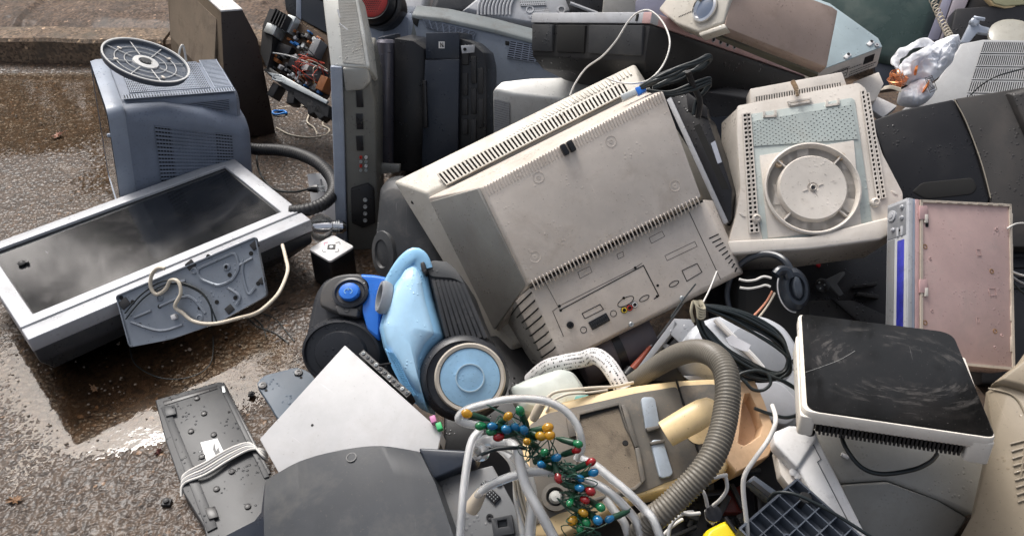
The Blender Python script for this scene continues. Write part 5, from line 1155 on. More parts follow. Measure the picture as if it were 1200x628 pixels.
ctube([at(900,586,1.50), at(910,577,1.485), at(935,580,1.47), at(975,600,1.46), at(1015,625,1.45), at(1030,634,1.45)], .003, WIREB, 'cord', t, GR)
f_ = Fr(893, 572, 1.60, (0,-.4,.9), x=(1,0,0)); t = thing('grey_beam', f_, 'short grey plastic beam jutting out behind the ribbed base', 'plastic part'); pane(t, f_, [(876,563),(884,556),(912,576),(902,586)], 0, .03, GB, 'beam', bevel=.003); pane(t, f_, [(879,565),(883,562),(905,579),(901,583)], .002, .004, BLACKR, 'channel', bevel=.0005)
f_ = Fr(840, 640, 1.56, (0,-.3,.95), x=(1,0,0)); t = thing('yellow_container', f_, 'bright yellow plastic container at the bottom edge under the white plug', 'container')
dome(t, f_, [(818,640),(826,622),(850,610),(862,618),(872,640),(870,680),(820,680)], YELLOW, 'body', .08, r=.01); MB().tube(f_.ps([(850,606),(866,628),(872,645)], .022), .004, 8).build('strap', BLACK, t)
# black bed of bits beneath the wires
f_ = Fr(860, 600, 1.74, (0,-.3,.95), x=(1,0,0)); t = thing('black_tray', f_, 'dark shadowed black plastic tray under the vacuum hose and ribbed base', 'tray')
pane(t, f_, [(640,560),(900,520),(1010,540),(1010,700),(640,700)], -.03, .06, BLACK, 'tray', bevel=.01)
R_ = random.Random(12)
for k in range(16):
    u, v = R_.uniform(790,905), R_.uniform(545,625); MB().cbox(f_.p(u,v,0), R_.uniform(.015,.06), R_.uniform(.006,.02), R_.uniform(.01,.03), R_.uniform(0,3)).build('fragment', R_.choice([BLACK, BLACKR, DARKG, DARKG]), t, bevel=.002)
pane(t, f_, [(845,600),(850,575),(872,566),(875,600)], -.01, .02, mat('dark_red_plastic', (.12,.015,.012), .4), 'red_piece', bevel=.003)
# white plug with loops
pc = at(834, 603, 1.50); t = thing('white_plug', wfr(pc), 'white star-shaped plug with looped white wires above the yellow container', 'plug')
F0 = wfr(pc); F0.M = Matrix.Translation(pc)
for k in range(7):
    a = k*6.2832/7; MB().tube([(math.cos(a)*.012, math.sin(a)*.012*.5, .008), (math.cos(a)*.010, math.sin(a)*.01, -.004), (.004,-.002,-.022)], .0022, 6).build('prong', WIREW, t)
MB().lathe([(.0,.012),(.010,.012),(.013,.006),(.012,-.002),(.004,-.012)], (0,0,0), (.1,-.4,.9), 18).build('plug_body', CLEAR, t); MB().lathe([(.0125,.007),(.0145,.008),(.0145,.012),(.0125,.013)], (0,0,0), (.1,-.4,.9), 18).build('rubber_ring', BLACK, t)
for q_ in ([(780,599,1.48),(790,586,1.46),(805,573,1.45),(828,562,1.45),(852,556,1.46)], [(850,556,1.46),(852,572,1.46),(845,584,1.47),(836,592,1.49)], [(820,570,1.47),(826,580,1.47),(829,593,1.49)], [(790,586,1.46),(796,598,1.47),(806,602,1.48),(820,601,1.49)]):
    ctube([at(*a) for a in q_], .0032, WIREW, 'wire_loop', t, F0)
cable('white_lead', [at(905,475,1.60), at(909,493,1.56), at(901,514,1.55), at(884,538,1.53), at(873,556,1.52), at(871,575,1.52), at(875,612,1.52), at(877,640,1.52)], .0042, WIREW, 'white power lead hanging down in front of the cream vacuum cleaner')
cable('grey_lead', [at(782,640,1.52), at(786,615,1.53), at(800,602,1.54), at(812,600,1.56)], .0036, WIREG, 'grey lead curling out of the bottom edge below the ribbed hose')
cable('pale_lead', [at(776,628,1.55), at(788,616,1.55), at(800,608,1.56)], .003, WIREW, 'short pale lead beside the grey lead at the bottom edge')
# ------------------------------------------------------------------ middle and front of the pile
# black narrow monitor standing between big television and swivel base
P1_ = Fr(818, 190, 2.10, (-.42,-.66,.62), (782,117), (850,262)); t = thing('narrow_black_monitor', P1_, 'slim black monitor on edge with silver strip and louvres, right of the big television', 'monitor')
pane(t, P1_, [(784,115),(802,110),(828,134),(858,222),(857,258),(850,263)], -.004, .10, BLACK, 'shell', bevel=.003)
pane(t, P1_, [(781,117),(786,113.5),(853,260),(848,263)], .003, .03, SILV, 'silver_strip', bevel=.0015)
vent(t, [P1_.p(*a, -.003) for a in ((855,222),(846,222),(813,148),(820,145))], 1, 24, .8, .55, BLACKR, .003)
pane(t, P1_, [(833,168),(838,165),(846,190),(841,192)], -.0025, .002, mat('pale_sticker', (.45,.48,.55), .4), 'sticker', bevel=0)
pane(t, P1_, [(803,106),(828,125),(830,140),(806,130)], .0, .03, BLACK, 'hinge_block', bevel=.004)
# folded cord bundle with monitor plug
pc = at(790, 90, 2.02); t = thing('cord_bundle', wfr(pc), 'bundle of folded black monitor cords with silver and blue plug above the big television', 'cable bundle')
F0 = wfr(pc); R_ = random.Random(8)
for k in range(7):
    j = lambda s: R_.uniform(-s, s)
    ctube([at(752+j(2),103+j(2),2.02), at(768+j(2),94+j(3),2.0+j(.01)), at(790+j(2),84+j(4),1.99), at(812+j(3),75+j(3),1.99), at(829+j(2),67+j(2),2.0), at(832+j(1),70+j(2),2.01), at(822,78+j(4),2.02), at(798,90+j(4),2.03), at(765,104+j(2),2.04)], .0042, WIREB, 'cord', t, F0)
for k in range(3): ctube([at(758,106,2.03), at(785,108+k*2,2.02), at(812,98+k*4,2.02), at(832,92+k*3,2.03), at(826,106+k,2.04), at(816,118,2.05), at(812,135,2.05)], .0040, WIREB, 'cord', t, F0)
ctube([at(806,84,2.0), at(812,100,2.02), at(820,118,2.04), at(818,138,2.06)], .007, BLACK, 'thick_cord', t, F0)
fz = Fr(742, 108, 2.03, (-.1,-.7,.7), (728,114), (750,105)); 
def inF(fr, F, poly, z, th, m, nm, root, bevel=.0015):
    q_ = [F.L(fr.W(x)) for x in fr.ps(poly, z)]; return MB().slab(q_, F.M.to_3x3().inverted() @ (fr.z*-th)).build(nm, m, root, bevel=bevel)
inF(fz, F0, [(727,111),(745,104),(748,110),(730,118)], .012, .016, STEEL, 'plug_shell', t); inF(fz, F0, [(744,103),(755,99),(758,106),(748,111)], .014, .02, MBLUE, 'plug_collar', t)
cable('thin_white_wire', [at(668,112,2.22), at(674,98,2.22), at(687,80,2.22), at(706,66,2.2), at(722,48,2.18), at(736,26,2.17), at(748,15,2.16), at(762,13,2.15), at(777,27,2.12), at(785,50,2.08), at(778,75,2.06), at(762,93,2.04), at(744,98,2.03), at(726,97,2.04), at(711,92,2.05)], .0022, WIREW, 'thin white wire looping from the silver monitor over the overturned television')

# big dark rounded vacuum behind
V1 = Fr(470, 265, 2.40, (-.30,-.75,.58), x=(1,0,0)); t = thing('black_vacuum_cleaner', V1, 'scuffed dark grey vacuum cleaner on its side behind the blue one', 'vacuum cleaner')
SCUF = mat('scuffed_black', (.045,.047,.05), .5, dirt=.6, dcol=(.14,.13,.12), scr=1.)
dome(t, V1, [(449,216),(457,208),(472,205),(500,225),(520,260),(540,330),(500,345),(452,330),(441,300),(446,250)], SCUF, 'body', .2, ((1,0),(.9,.03),(.72,.05),(.4,.06)), r=.03, ang=70)
c = V1.p(452,297,.04); MB().lathe([(.0,-.05),(.055,-.05),(.062,-.03),(.062,.0),(.055,.012),(.035,.016),(.03,.008),(0,.008)], c, (-.35,-.1,.9), 32, sx=.75, sy=1.1, cap=False, xd=(1,0,0)).build('wheel', SCUF, t)
MB().tube(spline(V1.ps([(447,276),(460,272),(474,280),(480,300),(478,325)], .055), 6), .004, 8).build('seam_ridge', SCUF, t)
# white plate, plug, hose, cup, black cube
f_ = Fr(378, 232, 2.78, (.1,-.75,.65), x=(1,0,0)); t = thing('plastic_scrap', f_, 'creased white plastic panel on the ground behind the black hose', 'panel')
pane(t, f_, [(360,204),(380,203),(389,215),(400,240),(396,262),(372,258),(366,248)], 0, .006, WHITE, 'panel', bevel=.001); MB().tube(spline(f_.ps([(376,210),(379,222),(385,230)], .004), 5), .003, 6).build('crease', WIREG, t)
cable('black_mains_cable', [at(301,176,2.98), at(302,195,2.9), at(310,212,2.84), at(324,223,2.80), at(345,225,2.77), at(361,222,2.74)], .0032, WIREB, 'black mains cable curling on the ground behind the flat television', n=8)
pc = at(368,222,2.72); t = thing('mains_plug', wfr(pc), 'black two-pin mains plug lying on the white panel', 'plug'); MB().tube([(-.02,0,0),(0,0,.002),(.012,0,.002)], [.006,.012,.013], 10).build('plug_body', BLACK, t)
for s_ in (-1,1): MB().tube([(.012,0,.002+s_*.007),(.034,.0,.002+s_*.008)], .0022, 7).build('pin', STEEL, t)
P = resample(spline([at(284,172,2.92), at(300,175,2.90), at(325,176,2.86), at(348,180,2.80), at(372,191,2.72), at(388,208,2.66), at(391,224,2.60), at(380,238,2.55), at(360,246,2.52), at(340,248,2.52)], 20), .0028)
c = P[0]; o = MB().tube([p-c for p in P], [.0175+(.0018 if k % 4 < 2 else 0) for k in range(len(P))], 14).build('black_hose', RUBBER, ang=60); o.location = c; tag(o, 'thick black corrugated hose curving behind the flat television', 'hose')
pc = at(385, 266, 2.56); t = thing('glass_tube', wfr(pc), 'clear glass and chrome tube lying behind the black cube', 'tube')
GLS = mat('clear_glass', (.85,.87,.88), .05, dirt=.1, scr=0, grain=0, trans=.85)
MB().lathe([(.017,-.045),(.019,-.03),(.019,.04),(.012,.05)], (0,0,0), (1,.2,-.15), 20).build('chrome_end', CHROME, t)
MB().lathe([(.030,-.03),(.034,.03),(.032,.034),(.028,-.026)], (-.02,-.01,.0), (.2,-.5,.9), 28, cap=False).build('glass_cup', GLS, t)
for k in range(4): MB().lathe([(.0195,0),(.0195,.003)], (.01+k*.006,.0,-.0), (1,.2,-.15), 20).build('ring', STEEL, t)
# cube: pose from its top corners at height
hz = .115; tc = [atz(363,290.5,hz), atz(388,305,hz), atz(414,290,hz), atz(389,278,hz)]; c = sum(tc, Vector())/4
Cq = Fr(0,0,0,(0,0,1), x=tc[1]-tc[0], o=Vector((c.x,c.y,0))); t = thing('cube_speaker', Cq, 'small black cube speaker with glossy white patterned top, beside the blue vacuum', 'speaker')
L_ = [Cq.L(p) for p in tc]; s_ = .045
sq_ = rpoly([(x,y,0) for x,y in ((-s_,-s_),(s_,-s_),(s_,s_),(-s_,s_))], .010, 4)
MB().loft([shift(bulge(sq_,.94),(0,0,0)), shift(sq_,(0,0,.006)), shift(sq_,(0,0,hz-.006)), shift(bulge(sq_,.96),(0,0,hz-.002))]).build('body', BLACK, t, ang=40)
MB().loft([shift(bulge(sq_,.99),(0,0,hz-.005)), shift(bulge(sq_,.99),(0,0,hz+.001)), shift(bulge(sq_,.93),(0,0,hz+.003))]).build('top', WHITE, t, ang=40)
MB().cbox((0,0,hz+.0035), .022, .022, .002, .78).build('emblem', BLACK, t); MB().lathe([(.006,0),(.005,.001),(0,.001)], (0,0,hz+.0045), n=8).build('emblem_centre', STEEL, t)
for a in range(4):
    x, y = (.03,0,-.03,0)[a], (0,.03,0,-.03)[a]; MB().tube(spline([(x*.7-y*.2,y*.7+x*.2,hz+.0032),(x,y,hz+.0036),(x*.8+y*.3,y*.8-x*.3,hz+.0032)], 5), .0012, 5).build('scroll', (GREYM, GREYM, mat('pink_print', (.7,.2,.35), .4), GREYM)[a], t)

# embossed metal plate with cables
PL = Fr(225, 340, 2.16, (-.12,-.76,.64), (152,405), (312,345)); t = thing('metal_plate', PL, 'bluish pressed-steel back plate leaning against the flat television', 'metal plate')
o_ = rpoly(PL.ps([(137,347),(300,278),(313,346),(255,378),(200,397),(153,406)]), .008)
MB().slab(o_, (0,0,-.0025)).build('sheet', STEELB, t); 
m = MB(); m.path(o_, .003, -.006, .005, True); m.build('rim', STEELB, t)
A5 = zm(0,180,2.99); B1q = zm(0,380,2.533)
def emb(pts, cl=False, r=.0042):
    p = PL.ps(A5(*pts)); p = rpoly(p, .012, 3) if cl else p
    if cl: p = p+[p[0]]
    MB().tube(p if cl else spline(p, 5), r, 6).build('pressed_ridge', STEELB, t)
emb([(690,405),(825,345),(840,400),(815,445),(765,465),(700,440)], True); emb([(855,370),(850,420),(870,490),(895,470)]); emb([(840,390),(885,365)]); emb([(470,575),(530,550)]); emb([(545,480),(600,455),(650,445)]); emb([(560,535),(660,500),(720,560)]); emb([(460,590),(560,620),(640,600)]); emb([(800,470),(840,500),(830,530)])
for x, y in ((425,505),(465,520),(560,535),(640,500),(730,360),(805,425),(790,398),(880,350),(905,455),(700,540),(760,520),(490,600),(825,505)): MB().lathe([(.0055,0),(.0055,.0008),(0,.0008)], PL.p(*A5((x,y))[0]), n=12).build('hole', VOID, t, flat=True)
for x, y in ((680,410),(795,398),(560,505),(700,575)): MB().lathe([(.010,-.001),(.009,.002),(.006,.003),(.005,.0005),(0,.0005)], PL.p(*A5((x,y))[0]), n=16, cap=False).build('boss', STEELB, t)
for x, y, s_ in ((437,525,.022),(668,390,.02),(893,322,.018),(805,545,.018),(920,445,.015)): MB().cbox(PL.p(*A5((x,y))[0])+Vector((0,0,.001)), s_*1.1, s_, .004, .35).build('foam_pad', RUBBER, t, bevel=.001)
MB().cbox(PL.p(*A5((615,572))[0])+Vector((0,0,.006)), .012, .012, .012).build('connector', WHITE, t, bevel=.001)
def PW(x, y, z): q_ = A5((x,y))[0]; return PL.W(PL.p(q_[0], q_[1], z))
cable('cream_cable', [at(331,287,2.26), at(335,303,2.22), at(337,318,2.16), at(328,341,2.10), at(315,356,2.05), at(300,367,2.03), PW(840,575,.02), PW(750,596,.012), PW(680,588,.010), PW(640,558,.010), PW(613,535,.014), PW(633,490,.02), PW(625,450,.02), PW(598,444,.016), PW(580,475,.012), PW(548,493,.012), PW(528,465,.014), PW(532,425,.02), PW(552,402,.03), PW(578,402,.03)], .0046, WIREC, 'thick cream cable looping over the pressed-steel plate from the flat television')
for k, q_ in enumerate(([PW(437,560,.006), PW(500,490,.01), PW(580,445,.014), PW(660,460,.014), PW(720,500,.012), PW(760,590,.01)], [PW(440,580,.006), PW(510,500,.01), PW(600,455,.012), PW(690,480,.012), PW(735,530,.012), PW(745,600,.01)])):
    cable('thin_black_cable', q_, .0020, WIREB, ('upper', 'lower')[k]+' thin black cable arching across the pressed-steel plate', group='thin black cables on the plate')
for k, q_ in enumerate(([(250,395),(247,425),(225,441),(190,443),(160,428),(152,408)], [(245,385),(262,372),(290,370),(306,380),(312,395)], [(300,365),(320,372),(332,384),(345,400)], [(290,372),(303,383),(322,390),(338,402)])):
    cable('ground_wire', [atz(a, b, .004) for a, b in q_], .0015, WIREB, ('thin black wire loop lying in the brown puddle', 'short black wire curling beside the steel plate', 'upper black wire on gravel left of the blue vacuum', 'lower black wire on gravel left of the blue vacuum')[k], 'wire')
cable('pale_ground_cable', [atz(a, b, .006) for a, b in ((324,150),(340,158),(360,161),(380,159),(386,152),(378,146),(384,136),(388,128))], .003, WIREC, 'pale cable lying on the asphalt below the electronics chassis')
cable('pale_knotted_cable', [atz(a, b, z) for a, b, z in ((324,128,.004),(345,124,.005),(360,126,.01),(362,134,.012),(360,143,.012),(368,150,.008),(372,158,.006))], .003, WIREC, 'knotted pale cable hanging beside the upright television foot')
R_ = random.Random(6); c = atz(328, 134, .005); t_ = [(.02*math.cos(k*.9)*(1+.4*R_.random()), .014*math.sin(k*.9)*(1+.4*R_.random()), R_.uniform(0,.012)) for k in range(8)]
o = MB().tube(spline(t_+[t_[0]], 4), .004, 7).build('blue_strap', BLUEP, ang=70); o.location = c; tag(o, 'crumpled bright blue plastic strap on the asphalt by the wooden cabinet', 'strap')

# upturned keyboard
KB = Fr(0,0,0,(.0,.0,1), x=atz(259,446,.035)-atz(182,467,.035), o=atz(280,540,.034)); t = thing('keyboard', KB, 'wet dark grey keyboard lying upside down on gravel with its cable wrapped round', 'keyboard')
B2 = zm(150,380,2.533)
kp = KB.ps(B2((80,222),(268,168),(285,170),(340,290),(412,440),(480,600),(500,680),(250,700),(225,600),(165,500),(110,340)))
KBM = mat('wet_charcoal', (.045,.047,.05), .42, dirt=.3, dcol=(.13,.125,.115), drops=.8, spec=.35)
MB().loft([shift(bulge(kp,.99),(0,0,-.034)), shift(kp,(0,0,-.026)), shift(kp,(0,0,-.003)), shift(bulge(kp,.985),(0,0,0))]).build('case', KBM, t, bevel=.0012, ang=40)
def kbar(pts, z, th, m, nm, bevel=.001, r=0): return pane(t, KB, B2(*pts), z, th, m, nm, bevel=bevel, r=r)
kbar([(103,228),(262,182),(266,190),(108,240)], .0015, .004, BLACK, 'front_groove'); kbar([(97,245),(120,240),(265,600),(235,615)], .004, .006, KBM, 'raised_edge'); kbar([(270,178),(283,176),(420,450),(404,455)], .004, .006, KBM, 'raised_edge')
kbar([(282,185),(292,183),(425,440),(415,444)], .001, .006, BLACK, 'cable_channel'); kbar([(106,245),(138,238),(143,265),(112,272)], .008, .006, KBM, 'folding_foot'); kbar([(228,545),(258,538),(268,570),(240,578)], .008, .006, BLACK, 'folding_foot')
kbar([(215,350),(265,338),(296,402),(240,425)], .0012, .002, WHITE, 'label', bevel=0)
kbar([(277,183),(286,181),(290,200),(281,202)], .006, .003, STEEL, 'clip')
for x, y in ((205,220),(226,265),(187,318),(255,328),(220,393),(308,437),(263,489),(356,541),(250,410)): MB().lathe([(.0075,-.001),(.007,.003),(.003,.0042),(0,.0042)], KB.p(*B2((x,y))[0]), n=14).build('rubber_stud', BLACK, t)
for x, y in ((122,300),(150,340),(300,260),(318,250),(345,320),(190,430),(220,500),(200,460)): MB().lathe([(.0035,0),(.003,.0012),(0,.0012)], KB.p(*B2((x,y))[0]), n=10).build('screw_hole', VOID, t, flat=True)
m = MB(); p_ = KB.ps(B2((255,345),(262,375),(268,362),(275,385),(262,392),(252,372)), .0014); m.prism([(q_.x, q_.y) for q_ in p_], .0013, .0017); m.build('label_print', DARKG, t)
for k in range(5):
    a = k*4
    c_ = [KB.W(KB.p(*q_)) for q_ in [(*B2((158+a*.5,510-a*1.5))[0], -.01), (*B2((166,472-a*1.6))[0], .004), (*B2((230,445-a*2.2))[0], .012+.002*(k%2)), (*B2((300,402-a*2))[0], .012), (*B2((360,372-a*1.2))[0], .012), (*B2((398,372+a))[0], .008), (*B2((412,388+a))[0], -.012)]]
    ctube(c_, .0031, WIREG if k % 2 else WIREW, 'wrapped_cable', t, KB)
# blue-grey plate
PB = Fr(340, 460, 2.02, (.05,-.12,.99), x=(1,0,0)); t = thing('blue_grey_cover', PB, 'wet rounded blue-grey plastic cover with two rubber feet, half under the white player', 'cover')
p = rpoly(PB.ps([(300,450),(309,440),(348,430),(363,436),(390,470),(360,500),(326,492),(318,478)]), .012)
DG = mat('wet_blue_grey', (.10,.125,.155), .5, dirt=.2, drops=.8, dcol=(.2,.2,.2), spec=.35)
MB().loft([shift(bulge(p,.97),(0,0,-.016)), shift(p,(0,0,-.010)), shift(p,(0,0,0)), shift(bulge(p,.97),(0,0,.002))]).build('cover', DG, t, ang=40)
for u, v in ((308,452),(350,437)): MB().lathe([(.010,0),(.009,.004),(.004,.0045),(.004,.003),(0,.003)], PB.p(u,v,.002), n=16).build('rubber_foot', BLACK, t)
for u, v in ((312,458),(353,443),(347,440)): MB().lathe([(.0035,0),(.0035,.0026),(0,.0026)], PB.p(u,v), n=10).build('screw_hole', VOID, t)

# white disc player
WD = Fr(404, 495, 1.72, (-.12,-.30,.95), (304,514), (404,404)); t = thing('white_player', WD, 'plain scratched off-white metal player lying tilted in front of the blue vacuum', 'disc player')
p = WD.ps([(304,514),(404,404),(518,506),(505,560),(420,640),(326,553)]); MB().loft([shift(p,(0,0,-.045)), p]).build('case', WHITEM, t, bevel=.0022)
MB().slab([p[2]+Vector((-.02,.0,-.002)), p[2]+Vector((.004,.004,-.006)), p[3]+Vector((.01,-.0,-.006)), p[3]+Vector((-.02,0,-.002))], (0,0,-.045)).build('front_panel', BLACK, t, bevel=.003)
a, b_2 = WD.p(420,415), WD.p(476,466); dd = (b_2-a).normalized(); nn_ = Vector((0,0,1)).cross(dd); nn_ = nn_ if (nn_.x-nn_.y) > -9 and nn_.dot(WD.p(500,440)-WD.p(400,500)) > 0 else -nn_
MB().slab([a+nn_*.001, b_2+nn_*.001, b_2+nn_*.014, a+nn_*.014], (0,0,-.04)).build('socket_strip', BLACK, t)
for k in range(11):
    c_ = lerp(a, b_2, (k+.5)/11)+nn_*.008; MB().lathe([(.0040,-.004),(.0040,.002),(.002,.003),(0,.001)], c_, n=8).build('socket', STEEL if k % 3 == 0 else GREYM, t)
MB().tube([lerp(a,b_2,.35)+nn_*.012, lerp(a,b_2,.5)+nn_*.028+Vector((0,0,.012))], .002, 6).build('aerial_stub', BLACK, t)
for (u, v), mm, nm in (((508,492),mat('pink_tag', (.48,.16,.33), .5),'pink_tag'), ((515,500),mat('green_tag', (.02,.38,.12), .5),'green_tag')): MB().cbox(WD.p(u,v,.01), .011, .015, .012, -.6).build(nm, mm, t, bevel=.0015)
MB().lathe([(.0028,-.001),(.0028,.0006)], WD.p(366,498), n=8).build('chip', VOID, t)

# front dark curved tube monitor
FD = Fr(430, 580, 1.52, (-.12,-.42,.90), (312,562), (492,528)); t = thing('dark_curved_monitor', FD, 'dark grey curved tube monitor back with socket panel at the bottom edge', 'monitor')
FDM = mat('dusty_charcoal', (.043,.047,.053), .48, dirt=.55, dcol=(.13,.125,.115), drops=.0, scr=.7, dscale=7)
A_ = [(311,563),(350,541),(398,528),(445,523),(492,530)]; Bm_ = [(309,600),(352,578),(402,562),(452,556),(510,566)]; Bx = [(310,650),(352,630),(405,618),(470,610),(533,632)]; By = [(312,720),(352,705),(405,695),(480,690),(575,720)]
rg = []
for row, zz_ in ((A_, (-.035,-.008,.006,.004,-.01)), (Bm_, (-.020,.004,.016,.013,-.0)), (Bx, (-.014,.010,.02,.017,.002)), (By, (-.012,.010,.02,.017,.004))):
    pts_ = [FD.p(u, v, z_) for (u, v), z_ in zip(row, zz_)]; rg.append(spline(pts_, 6))
m = MB(); base = [q_+Vector((0,.0,-.12)) for q_ in rg[0]]; lip = [q_+Vector((0,.003,-.006)) for q_ in rg[0]]
m.loft([base, lip]+rg, False, False, False); m.build('curved_shell', FDM, t, ang=50)
lf = [r_[0] for r_ in rg]; m = MB(); m.loft([[q_+Vector((.0,0,0)) for q_ in lf], [q_+Vector((-.006,-.004,-.012)) for q_ in lf], [FD.p(306,600,-.05), FD.p(292,618,-.06), FD.p(240,640,-.07), FD.p(200,720,-.08)]], False, False, False); m.build('side_flank', NAVY, t, ang=60)
rt = [r_[-1] for r_ in rg]; MB().loft([rt, [q_+Vector((.004,0,-.045)) for q_ in rt]], False, False, False).build('shell_end', FDM, t)
MB().lathe([(.0095,-.001),(.0095,.002),(.0075,.002),(.007,-.001),(0,-.001)], FD.p(412,536,.009), (.0,.3,.95), 18, cap=False).build('screw_recess', DARKG, t)
pane(t, FD, [(506,563),(577,545),(640,660),(650,740),(570,740),(530,640)], -.045, .04, mat('port_panel_grey', (.13,.135,.14), .4, dirt=.35, drops=.3), 'socket_panel', bevel=.002)
pane(t, FD, [(490,524),(545,527),(560,530),(556,541),(505,563),(494,535)], -.02, .05, NAVY, 'upper_arm', bevel=.005, seg=3)
for (u, v, w_, h_, rows) in ((576.5,580,.016,.030,3),(569,568,.012,.014,2)):
    c_ = FD.p(u, v, -.044); r0 = -.95
    MB().cbox(c_, h_, w_, .008, r0).build('port', BLACK, t, bevel=.0015)
    m = MB(); dx__ = Vector((math.cos(r0), math.sin(r0), 0)); dy__ = Vector((-dx__.y, dx__.x, 0))
    for i in range(rows):
        for j in range(5): m.cbox(c_+dx__*(j-2)*h_*.17+dy__*(i-(rows-1)/2)*w_*.28+Vector((0,0,.0045)), .0014, .0014, .001, r0)
    m.build('port_pins', STEEL, t, flat=True, kind='stuff')
for u, v in ((574,606),(541,605),(585,566)): MB().lathe([(.0065,0),(.006,.003),(.003,.003),(0,.001)], FD.p(u,v,-.045), n=14).build('screw', BLACK, t)
c_ = FD.p(590,617,-.04); m = MB(); frame(m, c_.x-.018, c_.x+.018, c_.y-.016, c_.y+.016, c_.x-.008, c_.x+.008, c_.y-.002, c_.y+.010, -.045, -.030, -.042); m.build('lock_block', DARKG, t, bevel=.001)

# white printed hose, white cup part, teal scrap, cream flex, black motor
P = resample(spline([at(622,446,1.98), at(640,431,1.95), at(660,425,1.93), at(682,421,1.91), at(697,417,1.88), at(710,425,1.85), at(721,440,1.83), at(731,458,1.82)], 16), .004); c = P[0]
t = thing('printed_hose', wfr(c), 'white hose with black printed lettering curving out from under the big television', 'hose')
MB().tube([p-c for p in P], [.0175+(.0006 if k%2 else 0) for k in range(len(P))], 20).build('hose', WHITE, t, ang=60)
m = MB(); R_ = random.Random(5)
for k in range(3, len(P)-2):
    tg = (P[k+1]-P[k-1]).normalized(); tc_ = (CAMP-P[k]).normalized(); sd_ = tg.cross(tc_).normalized(); nm_ = sd_.cross(tg).normalized()
    if nm_.dot(tc_) < 0: nm_ = -nm_
    for a in (-.75, -.25, .25, .75):
        if R_.random() < .62:
            dr = (nm_*math.cos(a)+sd_*math.sin(a)); c0 = P[k]-c+dr*.0183; e_ = dr.cross(tg).normalized()*R_.uniform(.0008,.0022); g_ = tg*R_.uniform(.0008,.0016)
            m.add([c0-e_-g_, c0+e_-g_, c0+e_+g_, c0-e_+g_], [(0,1,2,3)])
m.build('printed_text', BLACKR, t, flat=True, fix=False, kind='stuff')
f_ = Fr(640, 455, 1.86, (-.1,-.5,.86), x=(1,0,0)); t = thing('white_scoop', f_, 'rounded white plastic housing with teal underside above the cream vacuum cleaner', 'plastic part')
SCOOP = mat('pale_green_white', (.56,.60,.56), .4, dirt=.3, dcol=(.35,.3,.22))
dome(t, f_, [(594,456),(620,444),(658,432),(672,436),(684,453),(690,475),(660,495),(610,485),(600,470)], SCOOP, 'housing', .06, ((1,0),(.9,.018),(.7,.03),(.4,.036)), r=.012, ang=70)
pane(t, f_, [(640,476),(660,465),(690,462),(684,474),(655,486)], .03, .01, TEAL, 'teal_panel', bevel=.002)
cable('cream_flex', [at(636,478,1.74), at(642,466,1.74), at(652,459,1.74), at(675,456,1.74), at(700,454,1.75), at(720,453,1.76), at(742,448,1.78)], .0034, WIREC, 'cream flex lying along the upper rim of the cream vacuum cleaner')
cable('cream_flex', [at(640,482,1.73), at(648,470,1.73), at(665,462,1.73), at(690,460,1.74), at(712,457,1.75)], .0026, WIREC, 'thinner cream flex just below the other on the cream vacuum rim')
pc = at(735, 404, 2.05); t = thing('black_motor', wfr(pc), 'black cylindrical motor housing in shadow beneath the big television', 'motor')
MB().lathe([(0,-.12),(.05,-.12),(.056,-.11),(.056,.05),(.05,.06),(.03,.06),(.028,.05),(0,.05)], (0,0,0), (1,.35,.25), 36, cap=False).build('housing', mat('dull_plum_black', (.075,.065,.075), .5, dirt=.3), t); MB().lathe([(.0575,-.04),(.0575,-.02)], (0,0,0), (1,.35,.25), 36).build('band', BLACK, t)
pc = at(741,432,1.98); t = thing('red_handled_tool', wfr(pc), 'slim red and grey rod poking up beside the grey frame', 'tool')
w0 = lambda *a: at(*a)-pc
MB().tube([w0(741,432,1.98), w0(752,419,1.99), w0(762,406,2.0)], [.008,.0065,.004], 10).build('red_sleeve', mat('dull_red', (.42,.09,.05), .45, dirt=.4), t); MB().tube([w0(762,406,2.0), w0(775,390,2.02), w0(800,356,2.05), w0(815,333,2.08)], .0022, 7).build('rod', WIREG, t); MB().lathe([(.014,-.01),(.014,.01),(.008,.012)], w0(737,437,1.97), w0(762,406,2.0)-w0(741,432,1.98), 16).build('collar', BLACK, t)
f_ = Fr(770, 415, 1.95, (-.3,-.6,.74), (737,447), (789,376)); t = thing('open_chassis', f_, 'open grey plastic frame with wet corner plate left of the coiled black cables', 'frame')
FG = mat('frame_grey', (.30,.31,.33), .42, dirt=.25, drops=.6)
pane(t, f_, [(733,449),(739,451),(795,380),(790,373)], .01, .03, FG, 'long_bar', bevel=.002); pane(t, f_, [(790,373),(810,374),(816,385),(800,405),(786,392)], .01, .012, FG, 'corner_plate', bevel=.002)
pane(t, f_, [(766,436),(786,409),(789,412),(770,440)], -.0, .02, FG, 'inner_bar', bevel=.001); pane(t, f_, [(774,400),(784,404),(782,409),(770,404)], .0, .02, FG, 'notch', bevel=.001); pane(t, f_, [(745,445),(800,385),(830,400),(800,450)], -.06, .04, BLACK, 'dark_core', bevel=.004)
pane(t, f_, [(800,440),(836,440),(843,446),(808,446)], 0, .02, FG, 'cross_bar', bevel=.002)

